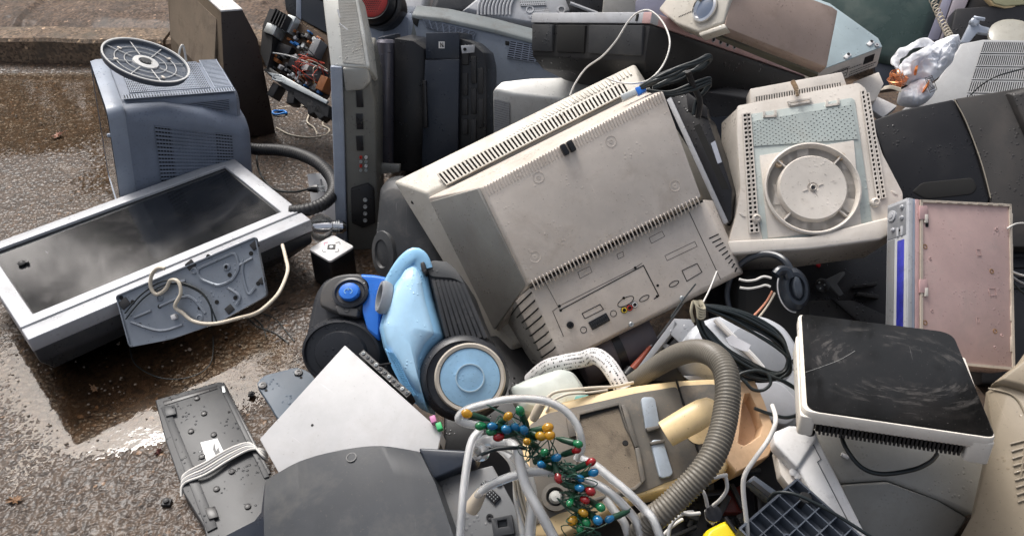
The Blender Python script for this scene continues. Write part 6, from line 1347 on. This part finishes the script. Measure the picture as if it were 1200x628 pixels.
# headphones on black canister
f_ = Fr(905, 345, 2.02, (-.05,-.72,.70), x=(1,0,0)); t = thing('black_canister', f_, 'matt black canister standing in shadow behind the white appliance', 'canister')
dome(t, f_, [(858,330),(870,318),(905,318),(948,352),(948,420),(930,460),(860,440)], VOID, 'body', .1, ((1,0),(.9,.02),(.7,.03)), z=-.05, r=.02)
HPH = Fr(925, 338, 1.97, (.10,-.72,.69), (908,318), (948,350)); t = thing('headphones', HPH, 'black over-ear headphones with pale rim line hanging under the swivel monitor', 'headphones')
NB = mat('blue_black_plastic', (.022,.028,.038), .3, dirt=.2, scr=.4)
MB().tube(spline([HPH.L(HPH.W(HPH.p(*a))) for a in ((857,368,-.09),(852,345,-.09),(858,322,-.08),(872,306,-.06),(892,298,-.04),(908,299,-.02),(920,306,0),(927,318,.01),(930,326,.015))], 8), lambda s: .006+.003*s, 10).build('headband', NB, t)
c_ = HPH.p(929,339,.0); MB().lathe([(.0,-.02),(.044,-.02),(.050,-.008),(.050,.004),(.046,.016),(.036,.024),(.028,.024),(.024,.017),(0,.015)], c_, (0,0,1), 40, sx=1.0, sy=.68, cap=False, xd=(.72,-.69,0)).build('ear_cup', NB, t)
pr = [(c_.x+.0515*(.72*math.cos(a)+.69*.68*math.sin(a)), c_.y+.0515*(-.69*math.cos(a)+.72*.68*math.sin(a)), .002) for a in [math.radians(185+k*9) for k in range(20)]]; MB().tube(pr, .0016, 6).build('rim_line', WHITE, t)
MB().tube(spline(HPH.ps([(909,322),(914,317),(922,318),(926,326)], .02), 6), .011, 10).build('hinge', NB, t); MB().lathe([(.026,.0),(.024,.009),(.018,.012),(0,.012)], HPH.p(933,337,.018), (0,0,1), 30, sx=1.0, sy=.42, xd=(.72,-.69,0)).build('cup_cover', mat('slate_gloss', (.05,.06,.075), .25, dirt=.1), t)
for k, (q_, mm, lb) in enumerate((([(866,327),(875,329),(885,328),(895,324),(904,326)], WIREW, 'upper pale lead running to the headphones'), ([(867,337),(878,338),(890,336),(897,334),(903,336)], WIREW, 'lower pale lead running to the headphones'), ([(905,341),(899,352),(891,362),(882,371)], mat('orange_white_lead', (.6,.25,.15), .4), 'orange and white lead dropping from the headphones'), ([(908,343),(902,354),(896,363),(890,371)], WIREC, 'cream lead dropping from the headphones, right of the orange one'))):
    cable('headphone_lead', [at(a, b, 1.95-.002*i) for i, (a, b) in enumerate(q_)], .0026, mm, lb, 'cable', 'headphone leads')

# white appliance with coiled black flex
f_ = Fr(870, 430, 1.86, (.05,-.50,.87), x=(1,0,0)); t = thing('white_appliance', f_, 'smooth white appliance shell with pale grey inset, under coiled black flex', 'appliance')
LG = mat('light_grey_plastic', (.48,.50,.53), .35, dirt=.12, drops=.15)
dome(t, f_, [(800,398),(815,380),(838,371),(893,371),(918,384),(936,412),(941,450),(940,490),(925,506),(900,495),(862,450),(815,425)], LG, 'shell', .12, ((1,0),(.97,.012),(.90,.02),(.78,.024)), r=.02, ang=70)
pane(t, f_, [(862,384),(890,381),(912,392),(928,415),(930,435),(915,450),(885,425),(855,400)], .026, .006, mat('inset_grey', (.27,.285,.31), .32, dirt=.15), 'inset', bevel=.002, r=.02)
MB().tube(spline(f_.ps([(838,374),(852,388),(868,404),(884,420),(894,432)], .032), 8), .0065, 10).build('white_ridge', WHITE, t)
dome(t, f_, [(866,452),(888,442),(915,448),(934,468),(936,488),(922,500),(902,494),(880,474)], mat('lens_grey', (.42,.43,.46), .3, dirt=.08, drops=0), 'lower_window', .01, ((1,0),(.95,.003)), z=.024, r=.02)
pc = at(870, 400, 1.75); t = thing('black_flex_coil', wfr(pc), 'thick coil of black flex tied with string lying over the white appliance', 'cable'); F0 = wfr(pc)
R_ = random.Random(3)
for k in range(9):
    o_ = k*2.5-8; z_ = 1.765-.006*(k % 4); j = lambda s=3.4: R_.uniform(-s, s)
    ctube([at(819+k*.6,360,z_+.01), at(821+j(),377+o_*.3,z_), at(832+j(),396+o_*.9,z_-.01), at(852+j(),416+o_,z_-.02), at(878+j(),432+o_,z_-.02), at(904+j(),440+o_*.5,z_-.01), at(922+j(),435+o_*.2,z_), at(924+j(1),419+o_*.3,z_), at(912+j(),399+o_*.9,z_), at(890+j(),382+o_*1.1,z_), at(862+j(),369+o_*.8,z_), at(836+j(),361+o_*.3,z_), at(822,358,z_)], .0034, WIREB, 'loop', t, F0, sm=6)
ctube([at(878,430,1.74), at(905,441,1.73), at(928,452,1.73), at(942,468,1.72), at(940,482,1.72), at(922,489,1.71), at(900,484,1.71), at(884,478,1.71)], .0036, WIREB, 'loop', t, F0); ctube([at(862,438,1.73), at(872,446,1.72), at(882,456,1.715), at(894,457,1.715), at(903,449,1.715), at(899,438,1.72), at(886,434,1.72), at(870,437,1.72), at(862,443,1.72)], .0034, WIREB, 'loop', t, F0)
ctube([at(895,436,1.74), at(920,448,1.74), at(940,462,1.73), at(944,478,1.73)], .0034, WIREB, 'loop', t, F0)
for k in range(5): ctube([at(812+k*1.5,352,1.74), at(818,360+k*3,1.735), at(826,362+k*2,1.74), at(822-k,352,1.75)], .0022, mat('string', (.42,.38,.28), .7), 'string_tie', t, F0)
ctube([at(812,353,1.74), at(810,365,1.74), at(813,377,1.745)], .0032, mat('string', (.42,.38,.28)), 'string_tie', t, F0)
ctube([at(922,436,1.72), at(932,432,1.715), at(938,424,1.715), at(936,414,1.72)], [.009,.008,.006,.005]+[.005]*21, GREYM, 'strain_relief', t, F0) if False else None
MB().tube([F0.L(at(930,420,1.735)), F0.L(at(937,428,1.73)), F0.L(at(934,436,1.73))], [.007,.011,.009], 12).build('plug', BLACKR, t)
pane_f = Fr(866, 402, 1.728, (0,-.5,.86), x=(1,0,0)); inF(pane_f, F0, [(850,396),(858,392),(880,404),(876,412),(868,410),(855,404)], .0, .0015, mat('clear_tape', (.75,.75,.78), .2, dirt=0, trans=.5), 'clear_tape', t, 0)
for k, q_ in enumerate(([(840,318),(832,338),(824,354)], [(815,333),(800,352),(786,372)])): cable('hanging_wire', [at(a, b, 1.93-.04*i) for i, (a, b) in enumerate(q_)], .0018, (WIREW, WIREB)[k], ('white and orange wire hanging below the big television corner', 'thin dark wire hanging below the big television corner')[k], 'wire')
# ------------------------------------------------------------------ blue vacuum cleaner
C7 = zm(340,260,2.618)
BV = Fr(480, 390, 1.93, (-.12,-.60,.79), x=(1,0,0)); t = thing('blue_vacuum_cleaner', BV, 'light blue and black cylinder vacuum cleaner with large blue-centred wheels', 'vacuum cleaner')
VB = mat('vacuum_black', (.014,.016,.021), .38, dirt=.3, dcol=(.09,.085,.08), drops=.4)
VG = mat('vacuum_dark_top', (.055,.056,.058), .42, dirt=.25, drops=.5)
# black rear body and wheel arch
dome(t, BV, C7((50,370),(62,300),(80,220),(110,175),(215,160),(260,200),(300,330),(350,500),(320,560),(230,560),(120,520),(60,460)), VB, 'rear_body', .12, ((1,0),(.93,.02),(.8,.03)), z=-.03, r=.02, ang=70)
dome(t, BV, C7((92,245),(98,200),(130,170),(170,160),(222,160),(245,185),(240,225),(225,262),(212,300),(150,285),(95,262)), VG, 'rear_deck', .05, ((1,0),(.96,.006),(.9,.009)), z=.03, r=.016, ang=70)
c = BV.p(*C7((185,218))[0], .042); ax = (0,.12,1)
MB().lathe([(.0405,-.004),(.040,.004),(.034,.006),(.031,.001),(0,.0)], c, ax, 40, sx=1.0, sy=.86, cap=False, xd=(1,0,0)).build('button_ring', VB, t)
MB().lathe([(.023,.0),(.0235,.010),(.021,.014),(.010,.016),(0,.0165)], c, ax, 32, sx=1.0, sy=.86, cap=False, xd=(1,0,0)).build('blue_button', MBLUE, t)
m = MB(); m.tube([(c.x+.009*math.cos(a), c.y+.006*math.sin(a), c.z+.0165) for a in [math.radians(-60+k*30) for k in range(11)]], .0009, 5); m.tube([c+Vector((0,.009,.0165)), c+Vector((0,.002,.0168))], .0009, 5); m.build('power_mark', LBLUE, t, kind='stuff')
dome(t, BV, C7((136,262),(150,252),(212,268),(208,294),(150,285)), VG, 'pedal', .01, ((1,0),(.93,.004)), z=.042, r=.005)
m = MB(); cc = BV.p(*C7((173,268))[0], .047); m.tube([(cc.x+.006*math.cos(a), cc.y+.005*math.sin(a), cc.z) for a in [6.2832*k/12 for k in range(13)]], .0008, 5); m.build('pedal_mark', DARKG, t)
dome(t, BV, C7((214,160),(262,163),(305,172),(300,205),(278,265),(275,320),(275,368),(240,340),(222,280),(226,232),(246,205),(240,180)), MBLUE, 'blue_bridge', .05, ((1,0),(.96,.006),(.88,.010)), z=.03, r=.008, ang=60)
# near wheel arch, black rings
c = BV.p(*C7((165,400))[0], .0)
MB().lathe([(.0,-.06),(.088,-.06),(.098,-.04),(.099,.0),(.090,.018),(.085,.02),(.083,.014),(.062,.016),(.058,.022),(.03,.026),(0,.026)], c, (-.10,-.28,.95), 48, sx=1.0, sy=.80, cap=False, xd=(1,0,0)).build('rear_wheel', VB, t)
# light blue shell
shell = C7((358,108),(385,94),(402,106),(418,140),(424,175),(436,235),(455,300),(470,352),(430,395),(405,450),(408,520),(424,585),(395,570),(350,520),(310,445),(285,385),(272,325),(285,280),(300,225),(330,160))
p = BV.ps(shell, .045); p = rpoly(p, .006, 2)
cen = BV.p(*C7((370,330))[0], .045)
MB().loft([shift(bulge(p,1.0,cen),(0,0,-.08)), shift(p,(0,0,-.01)), shift(bulge(p,.975,cen),(0,0,.004)), shift(bulge(p,.86,cen),(0,0,.018)), shift(bulge(p,.6,cen),(0,0,.030)), shift(bulge(p,.25,cen),(0,0,.036))]).build('blue_shell', LBLUE, t, ang=75)
MB().loft([shift(bulge(p,.80,cen),(0,0,.015)), shift(bulge(p,.785,cen),(0,0,.0235)), shift(bulge(p,.6,cen),(0,0,.0318)), shift(bulge(p,.25,cen),(0,0,.0378))], False, True).build('top_panel', mat('pale_sky_plastic', (.42,.66,.86), .22, dirt=.18, drops=.6, coat=.4, dcol=(.55,.65,.72), dscale=14), t, ang=75)
HB_ = resample(spline([BV.p(*a) for a in C7((300,228,.045),(316,180,.056),(345,130,.064),(378,102,.066),(400,114,.062),(412,150,.056))], 10), .006)
rgh = []
for k, q in enumerate(HB_):
    tg = (HB_[min(k+1,len(HB_)-1)]-HB_[max(k-1,0)]).normalized(); sd = tg.cross(Vector((0,0,1))).normalized(); up = sd.cross(tg); wv = .020-.004*math.sin(3.14*k/len(HB_))
    rgh.append([q+sd*wv*math.copysign(abs(math.cos(a))**.7, math.cos(a))+up*.008*math.copysign(abs(math.sin(a))**.7, math.sin(a)) for a in [6.2832*i/20 for i in range(20)]])
MB().loft(rgh).build('carry_handle', LBLUE, t, ang=60)
pane(t, BV, C7((330,168),(352,128),(378,112),(386,124),(362,150),(345,172)), .052, .01, MBLUE, 'handle_recess', bevel=.003, r=.006)
pane(t, BV, C7((398,125),(410,120),(420,150),(414,165),(402,148)), .075, .02, BLACK, 'latch', bevel=.003)
# darker side of shell with mesh
dome(t, BV, C7((290,385),(310,400),(340,450),(368,520),(385,560),(350,520),(312,447)), mat('mid_blue_plastic', (.13,.33,.56), .32, dirt=.1, coat=.2), 'lower_skirt', .01, ((1,0),(.9,.003)), z=.075, r=.003)
q_ = [BV.p(*a, .080) for a in C7((372,535),(340,475),(318,428),(300,398))]; q2 = [BV.p(*a, .084) for a in C7((386,530),(358,478),(338,432),(318,402))]
for k in range(3): vent(t, [q_[k], q2[k], q2[k+1], q_[k+1]], 4, 7, .5, .5, MATS['mid_blue_plastic'], .0015, lift=.001)
m = MB(); a = [BV.p(*x, .0) for x in C7((330,200),(340,280),(345,360),(365,460),(395,545))]
def onshell(P_): return [Vector((x.x, x.y, .0)) for x in P_]
# silver hose port
c = BV.p(*C7((289,232))[0], .065); MB().lathe([(.028,-.01),(.030,.004),(.027,.012),(.021,.012),(.019,-.006),(0,-.006)], c, (-.75,.15,.62), 32, sx=.62, sy=1.25, cap=False, xd=(1,0,.9)).build('hose_port', mat('port_ring', (.38,.40,.42), .35, metal=.4), t); MB().lathe([(.019,-.005),(.017,.0)], c, (-.75,.15,.62), 28, sx=.62, sy=1.25, xd=(1,0,.9)).build('port_hollow', VOID, t)
# ribbed dark back
RB = mat('ribbed_charcoal', (.030,.031,.034), .4, dirt=.25, dcol=(.14,.13,.12), drops=.3)
hd = C7((408,130),(440,120),(490,130),(520,160),(548,205),(580,290),(613,362),(560,362),(478,368),(458,300),(436,210),(422,165))
dome(t, BV, hd, RB, 'dark_hood', .10, ((1,0),(.95,.012),(.85,.02)), z=.03, r=.008, ang=60)
pane(t, BV, C7((412,130),(440,118),(480,122),(512,150),(535,190),(500,172),(445,168),(430,165)), .058, .03, mat('hood_grey', (.075,.078,.08), .4, dirt=.2, drops=.4), 'hood_cap', bevel=.008, r=.006)
for k in range(8):
    f = k/7; a0 = C7((440+f*88, 178+f*8))[0]; b0 = C7((484+f*116, 352+f*4))[0]; mid_ = ((a0[0]+b0[0])/2, (a0[1]+b0[1])/2)
    MB().tube([BV.p(*a0,.052), BV.p(*mid_,.060), BV.p(*b0,.052)], .0052, 8).build('rib', RB, t)
# big front wheel
c = BV.p(*C7((552,478))[0], .05); xw = (1,0,0); axw = Vector((.16,-.12,.98))
r_ = (BV.p(*C7((668,490))[0], .05)-c).length
MB().lathe([(0,-.07),(r_*1.04,-.07),(r_*1.16,-.05),(r_*1.17,-.01),(r_*1.10,.006),(r_*.98,.012),(r_*.96,.006),(r_*.90,.006)], c-Vector((.012,0,0)), axw, 72, sx=1, sy=.98, xd=xw).build('tyre', VB, t, ang=40)
MB().lathe([(r_*.93,.004),(r_*.92,.012),(r_*.88,.016),(r_*.80,.015),(r_*.79,.008),(0,.008)], c, axw, 72, sy=.98, cap=False, xd=xw).build('wheel_ring', mat('ring_beige', (.46,.42,.36), .45, dirt=.3), t, ang=40)
MB().lathe([(r_*.785,.006),(r_*.775,.013),(r_*.40,.017),(0,.018)], c, axw, 72, sy=.98, cap=False, xd=xw).build('wheel_disc', WBLUE, t, ang=60)
MB().lathe([(r_*.38,.016),(r_*.375,.0195),(r_*.345,.0195),(r_*.34,.017)], c, axw, 60, sy=.98, cap=False, xd=xw).build('centre_ring', mat('ring_pale', (.36,.50,.60), .4), t)

# ------------------------------------------------------------------ cream vacuum cleaner body
CV = Fr(760, 520, 1.70, (-.02,-.46,.89), (640,490), (840,440)); t = thing('cream_vacuum_cleaner', CV, 'old cream vacuum cleaner body with grimy grey top, bag bay open', 'vacuum cleaner')
B5 = zm(560,380,2.533)
ou = B5((150,262),(200,240),(330,205),(470,178),(590,163),(700,157),(776,160),(772,230),(764,320),(756,400),(735,445),(620,480),(480,512),(380,560),(230,640),(120,640),(120,420))
p = rpoly(CV.ps(ou), .014, 4); cen = sum(p, Vector())/len(p)
MB().loft([shift(bulge(p,.94,cen),(0,0,-.13)), shift(bulge(p,1.0,cen),(0,0,-.06)), shift(bulge(p,1.0,cen),(0,0,-.014)), shift(bulge(p,.975,cen),(0,0,-.003)), shift(bulge(p,.94,cen),(0,0,0))]).build('body', CREAM, t, ang=60)
tpz = .003
pane(t, CV, B5((150,300),(200,265),(330,235),(470,203),(590,184),(600,205),(615,265),(640,345),(665,420),(640,440),(560,468),(484,500),(380,520),(240,560),(160,600)), tpz, .02, GRIME, 'top_plate', bevel=.004, r=.01)
pane(t, CV, B5((596,182),(700,176),(742,196),(752,260),(740,330),(722,392),(672,418),(648,350),(620,262)), tpz-.001, .02, GRIME, 'rear_plate', bevel=.004, r=.008)
# bag bay: walls around a sunken floor
b4 = B5((296,262),(418,232),(440,300),(470,360),(492,470),(468,492),(330,530),(285,420))
bp2 = CV.ps(b4, tpz+.001); m = MB(); inn_ = bulge(bp2, .93); 
m.loft([shift(bp2,(0,0,.0)), shift(bp2,(0,0,.007)), shift(inn_,(0,0,.007)), shift(inn_,(0,0,-.0))], False, False); m.build('bay_rim', GRIME, t, bevel=.001)
pane(t, CV, B5((304,270),(414,242),(434,305),(464,362),(484,466),(464,484),(334,520),(292,420)), tpz+.0012, .004, mat('dusty_bay_floor', (.20,.16,.115), .8, dirt=.9, dcol=(.09,.075,.06), grain=1.5, dscale=14), 'bay_floor', bevel=.0)
pane(t, CV, B5((300,266),(416,236),(420,246),(304,280)), tpz+.0035, .004, VOID, 'bay_shadow_gap', bevel=0)
for q_ in (((425,238),(440,236),(462,310),(478,360),(466,366),(446,310)), ((466,366),(480,364),(498,460),(486,474)), ((262,275),(282,270),(292,330),(272,335))): pane(t, CV, B5(*q_), tpz+.012, .012, GRIME, 'bay_wall', bevel=.002)
MB().lathe([(.006,0),(.005,.003),(0,.003)], CV.p(*B5((438,352))[0], tpz+.011), n=12).build('hole', VOID, t)
CLP = mat('bluish_clip', (.36,.41,.46), .4, metal=.3, dirt=.4, scr=.8, dcol=(.2,.17,.13))
pane(t, CV, B5((484,222),(492,215),(518,215),(526,222),(540,298),(500,316)), tpz+.012, .012, CLP, 'slide_clip', bevel=.003, r=.006); pane(t, CV, B5((513,350),(520,341),(545,341),(552,347),(580,440),(572,450),(548,456),(538,450)), tpz+.012, .012, CLP, 'slide_clip', bevel=.003, r=.006)
pane(t, CV, B5((498,306),(540,298),(542,308),(505,318)), tpz+.016, .012, GRIME, 'clip_lip', bevel=.002); pane(t, CV, B5((510,348),(556,340),(556,350),(514,358)), tpz+.016, .012, GRIME, 'clip_lip', bevel=.002)
m = MB(); m.path(CV.ps(B5((590,166),(604,215),(628,285),(652,370),(672,420)), tpz), .0035, -.01, .0008); m.build('seam', VOID, t, flat=True)
# protruding cream handle
a = CV.p(*B5((558,325))[0], .045); b = CV.p(*B5((640,275))[0], .065); c_ = CV.p(*B5((700,262))[0], .02)
d_ = (b-a).normalized(); sd_ = d_.cross(Vector((0,0,1))).normalized(); up_ = sd_.cross(d_); rgs = []
for s_, w_, h_ in ((0,.030,.018),(.025,.031,.020),(.05,.032,.021),(.075,.031,.021),(.092,.025,.017),(.10,.014,.010)):
    cc = a+d_*s_*1.15-Vector((0,0,.20*s_)); rgs.append([cc+sd_*math.cos(6.2832*k/24)*w_*.86+up_*math.sin(6.2832*k/24)*h_ for k in range(24)])
MB().loft(rgs).build('handle', CREAM, t, bevel=.0, ang=50)
MB().lathe([(.022,-.04),(.026,.0)], CV.p(*B5((655,315))[0], .005), n=24).build('handle_base', CREAM, t)
# orange tan grip at right with opening
go_ = CV.ps(B5((735,400),(748,300),(764,215),(778,168),(822,164),(850,225),(874,292),(884,352),(862,392),(768,440)), .006)
gi_ = CV.ps(B5((772,352),(778,300),(784,240),(792,205),(808,203),(826,242),(846,300),(838,330),(815,348),(790,360)), .006)
MB().loft([shift(bulge(go_,.96),(0,0,-.11)), shift(go_,(0,0,-.05)), shift(go_,(0,0,-.004)), bulge(go_,.97), bulge(gi_,1.06), gi_, shift(bulge(gi_,.86),(0,0,-.042))], False, True).build('end_grip', TAN, t, bevel=.003, seg=3, ang=50)
# lower left hollow
c_ = CV.p(651,582,.012); MB().lathe([(.026,-.01),(.026,.003),(.018,.004),(.016,-.004),(0,-.004)], c_, n=28, cap=False).build('hose_hole', GRIME, t); MB().lathe([(.0155,-.003),(.0155,-.002)], c_, n=24).build('hole_depth', VOID, t); MB().lathe([(.013,-.003),(.009,.006),(0,.008)], c_, n=18).build('valve', mat('dull_white', (.45,.45,.42), .4), t)
for u, v in ((700,479),(735,466)): MB().lathe([(.003,0),(.002,.0015),(0,.0015)], CV.p(u,v,-.001), n=8).build('rust_spot', mat('rust', (.22,.09,.03), .7), t)
# ribbed grey hose
P = resample(spline([at(726,456,1.90), at(742,447,1.86), at(762,434,1.80), at(783,421,1.74), at(802,413,1.68), at(820,411,1.62), at(837,417,1.56), at(849,432,1.52), at(853,455,1.49), at(851,480,1.47), at(846,505,1.45), at(836,532,1.43), at(820,556,1.42), at(800,577,1.42), at(778,598,1.42), at(760,612,1.43), at(748,632,1.44), at(738,655,1.46)], 20), .00155); c = P[0]
rad = []
for k in range(len(P)): 
    s_ = k/len(P); base_ = .015+.0045*min(1, s_*4); ph = (k % 4); rad.append(base_+(.0022 if ph in (0,1) else 0))
o = MB().tube([p-c for p in P], rad, 22).build('ribbed_hose', HOSEM, ang=60); o.location = c; tag(o, 'thick grey-brown ribbed vacuum hose arching over the cream vacuum cleaner', 'hose')

# ------------------------------------------------------------------ clear vinyl tubes and fairy lights
Z4 = zm(500,440,3.34)
def vinyl(pts, r, label, d0=1.44, hollow=True):
    Q_ = [at(*(Z4((a[0],a[1]))[0]), a[2] if len(a) > 2 else d0) for a in pts]; P_ = spline(Q_, 10); c_ = P_[0]
    P_ = [q_-c_ for q_ in P_]; t_ = thing('clear_tube', wfr(c_), label, 'tube', 'clear vinyl tubes over the front of the pile')
    MB().tube(P_, r, 16).build('tube_wall', CLEAR, t_, ang=80); MB().tube(P_, r*.52, 10).build('pale_core', mat('tube_core_white', (.88,.88,.86), .2, dirt=.15, dcol=(.6,.58,.5), scr=0, grain=0, trans=.05), t_, ang=80)  # pale solid core added inside the wall to brighten the tube
    return t_
vinyl([(210,196,1.46),(150,185,1.46),(125,165,1.455),(160,132,1.45),(260,104),(330,92),(400,90),(470,100),(535,132),(580,180),(602,235),(605,290,1.45),(588,325,1.46)], .0068, 'widest looping clear vinyl tube arching beside the big blue wheel')
vinyl([(212,212,1.44),(180,250,1.43),(162,320,1.42),(148,420,1.41),(138,520,1.4),(128,680,1.4)], .0068, 'clear vinyl tube hanging straight down over the socket panel, leftmost of the tubes')
vinyl([(250,268,1.45),(310,262,1.45),(350,285,1.43),(368,360,1.42),(388,430,1.41),(430,510,1.40),(480,600,1.4),(520,680,1.4)], .0085, 'thick clear vinyl tube descending steeply from the capped junction')
tk = vinyl([(185,505,1.47),(205,465,1.46),(245,430,1.45),(330,395,1.44),(400,378,1.43),(470,376,1.42),(560,392,1.42),(640,415,1.42),(720,460,1.42),(790,530,1.42),(830,590,1.42),(845,680,1.42)], .0075, 'clear vinyl tube with milky connector rising from the socket panel')
MB().lathe([(.012,-.012),(.013,.0),(.011,.016),(.009,.028)], (0,0,0), at(*(Z4((215,455))[0]),1.46)-at(*(Z4((180,515))[0]),1.47), 18).build('connector', mat('milky_plastic', (.66,.57,.45), .35, trans=.25), tk)
vinyl([(605,325,1.44),(660,352,1.43),(720,400,1.42),(790,460,1.41),(850,520,1.41),(890,570,1.4),(930,680,1.4)], .0072, 'clear vinyl tube running down right beneath the coloured bulbs')
vinyl([(340,310,1.47),(385,370,1.46),(408,440,1.45),(412,520,1.44),(405,600,1.44),(400,680,1.44)], .0095, 'cloudy wide tube in the middle behind the thick one')
vinyl([(700,480,1.46),(735,530,1.45),(775,580,1.44),(800,680,1.44)], .0070, 'short clear tube stub at the bottom edge under the bulbs')
vinyl([(270,270,1.50),(330,330,1.49),(350,400,1.49),(355,480,1.48),(370,560,1.48),(385,680,1.47)], .0070, 'yellowed clear tube behind the steeply descending pair')
pc = at(*Z4((210,300))[0], 1.44); t = thing('tube_junction', wfr(pc), 'clear capped tube junction with a black wire plugged in, left of the bulbs', 'connector'); F0 = wfr(pc)
MB().lathe([(.014,-.006),(.015,.004),(.012,.012),(.008,.012),(.007,0),(0,0)], (0,0,0), (-.4,-.5,.7), 22, cap=False).build('cap', CLEAR, t); ctube([at(*Z4((a,b))[0], d) for a, b, d in ((200,318,1.44),(230,302,1.42),(270,288,1.42),(330,282,1.42),(385,284,1.43))], .0032, WIREB, 'black_wire', t, F0)
ctube([at(*Z4((a,b))[0], d) for a, b, d in ((205,270,1.46),(240,255,1.455),(300,270,1.45),(350,290,1.45))], .011, CLEAR, 'tube_arm', t, F0)
pc = at(*Z4((435,135))[0], 1.47); t = thing('clear_plug', wfr(pc), 'small clear plastic connector between the cream rim and green wires', 'connector'); MB().lathe([(.006,-.02),(.008,-.012),(.0085,.006),(.006,.014)], (0,0,0), (.4,.3,.8), 14).build('plug_body', mat('milky_plastic', (.66,.57,.45)), t)
for k in range(5): cable('white_strand', [at(*Z4((a+k*7,b))[0], 1.475+.004*(k%2)) for a, b in ((340,400),(350,470),(370,540),(385,600),(392,700))], .0022, WIREC, ('leftmost','second','middle','fourth','rightmost')[k]+' of five cream strands behind the steep clear tubes', 'cable', 'cream strands behind the tubes')

BUL = {'y': mat('amber_bulb', (.86,.45,.02), .12, dirt=.2, scr=0, grain=0, trans=.6, coat=.4), 'g': mat('green_bulb', (.005,.26,.09), .12, dirt=.2, scr=0, grain=0, trans=.5, coat=.4), 'b': mat('blue_bulb', (.01,.24,.52), .12, dirt=.2, scr=0, grain=0, trans=.5, coat=.4), 'r': mat('red_bulb', (.42,.01,.015), .12, dirt=.2, scr=0, grain=0, trans=.45, coat=.4)}
SOCK = mat('dark_green_socket', (.006,.045,.022), .4, dirt=.2, scr=0)
pc = at(640, 540, 1.41); F0 = wfr(pc); t = thing('fairy_lights', F0, 'tangled string of red, green, blue and amber fairy-light bulbs on dark green wire', 'string lights')
spine = [at(*Z4((a,b))[0], 1.405) for a, b in ((300,175),(350,190),(395,235),(420,290),(480,330),(550,355),(590,400),(590,450),(600,500),(600,560),(610,600),(600,650))]
SPN = spline(spine, 8); R_ = random.Random(21)
bl = [(155,148,'y',300,190),(208,197,'g',300,195),(255,198,'b',330,200),(250,220,'g',330,215),(280,240,'r',350,225),(320,158,'y',270,200),(365,137,'g',390,190),(345,200,'b',380,230),(312,210,'b',360,215),(380,212,'b',400,240),(475,203,'y',420,215),(447,237,'y',410,225),(482,233,'y',430,240),(392,258,'y',420,270),(595,268,'g',530,250),(590,290,'r',560,300),(462,300,'g',440,320),(510,320,'b',470,330),(447,347,'b',480,360),(645,337,'r',580,365),(655,378,'b',600,390),(517,402,'r',500,345),(603,402,'b',545,370),(602,440,'b',560,430),(642,452,'r',600,430),(622,487,'r',580,470),(682,515,'g',640,490),(615,537,'y',580,520),(570,568,'y',600,545),(670,565,'b',640,540),(712,562,'b',755,545),(600,600,'g',600,560),(560,500,'g',575,470),(625,575,'g',610,545)]
zb = Vector((0,0,1))
for k, (x, y, cl, sx, sy) in enumerate(bl):
    d = 1.385+.012*R_.random(); B_ = at(*Z4((x,y))[0], d)-pc; S_ = at(*Z4((sx,sy))[0], 1.405)-pc; dr = (S_-B_).normalized(); S1 = B_+dr*.034
    bs = R_.uniform(.8,1.08)
    MB().lathe([(0,-.0088*bs),(.0034*bs,-.0078*bs),(.0062*bs,-.0046*bs),(.0075*bs,0),(.0068*bs,.0042*bs),(.0046,.0078),(.0040,.010)], B_, dr, 16).build('bulb', BUL[cl], t, ang=80)
    s_ = MB().lathe([(.0050,.0085),(.0054,.012),(.0048,.030),(.0030,.036),(.0022,.040)], B_, dr, 12).build('socket', SOCK, t)
    n_ = min(SPN, key=lambda q_: (q_-pc-S1).length)-pc
    j = lambda s=.012: Vector((R_.uniform(-s,s), R_.uniform(-s,s), R_.uniform(-s,s)))
    MB().tube(spline([S1, S1+dr*.012+j(.006), (S1+n_)/2+j(.014), n_+j(.006)], 5), .0011, 5).build('wire', WIREGR, t)
for k in range(46):
    i = R_.randrange(len(SPN)); a = SPN[i]-pc; j = lambda s: Vector((R_.uniform(-s,s), R_.uniform(-s,s)*.6, R_.uniform(-s,s)))
    i2 = min(len(SPN)-1, i+R_.randrange(3, 14)); b = SPN[i2]-pc
    MB().tube(spline([a+j(.012), (a*2+b)/3+j(.03), (a+b*2)/3+j(.034), b+j(.014)], 6), .0009, 5).build('wire', WIREGR, t)

# black sheet added under the heap where the gap holds only shade
f_ = Fr(640, 470, 2.10, (.02,-.25,.97), x=(1,0,0)); t = thing('black_gap_filler', f_, 'black sheet added to darken the gap below the big television and printed hose', 'casing')
pane(t, f_, [(520,395),(700,385),(830,400),(860,470),(700,640),(520,640)], 0, .06, BLACK, 'casing', bevel=.01)
MB().cbox(f_.p(690,452,.004), .12, .012, .008, .3).build('rib', BLACKR, t)
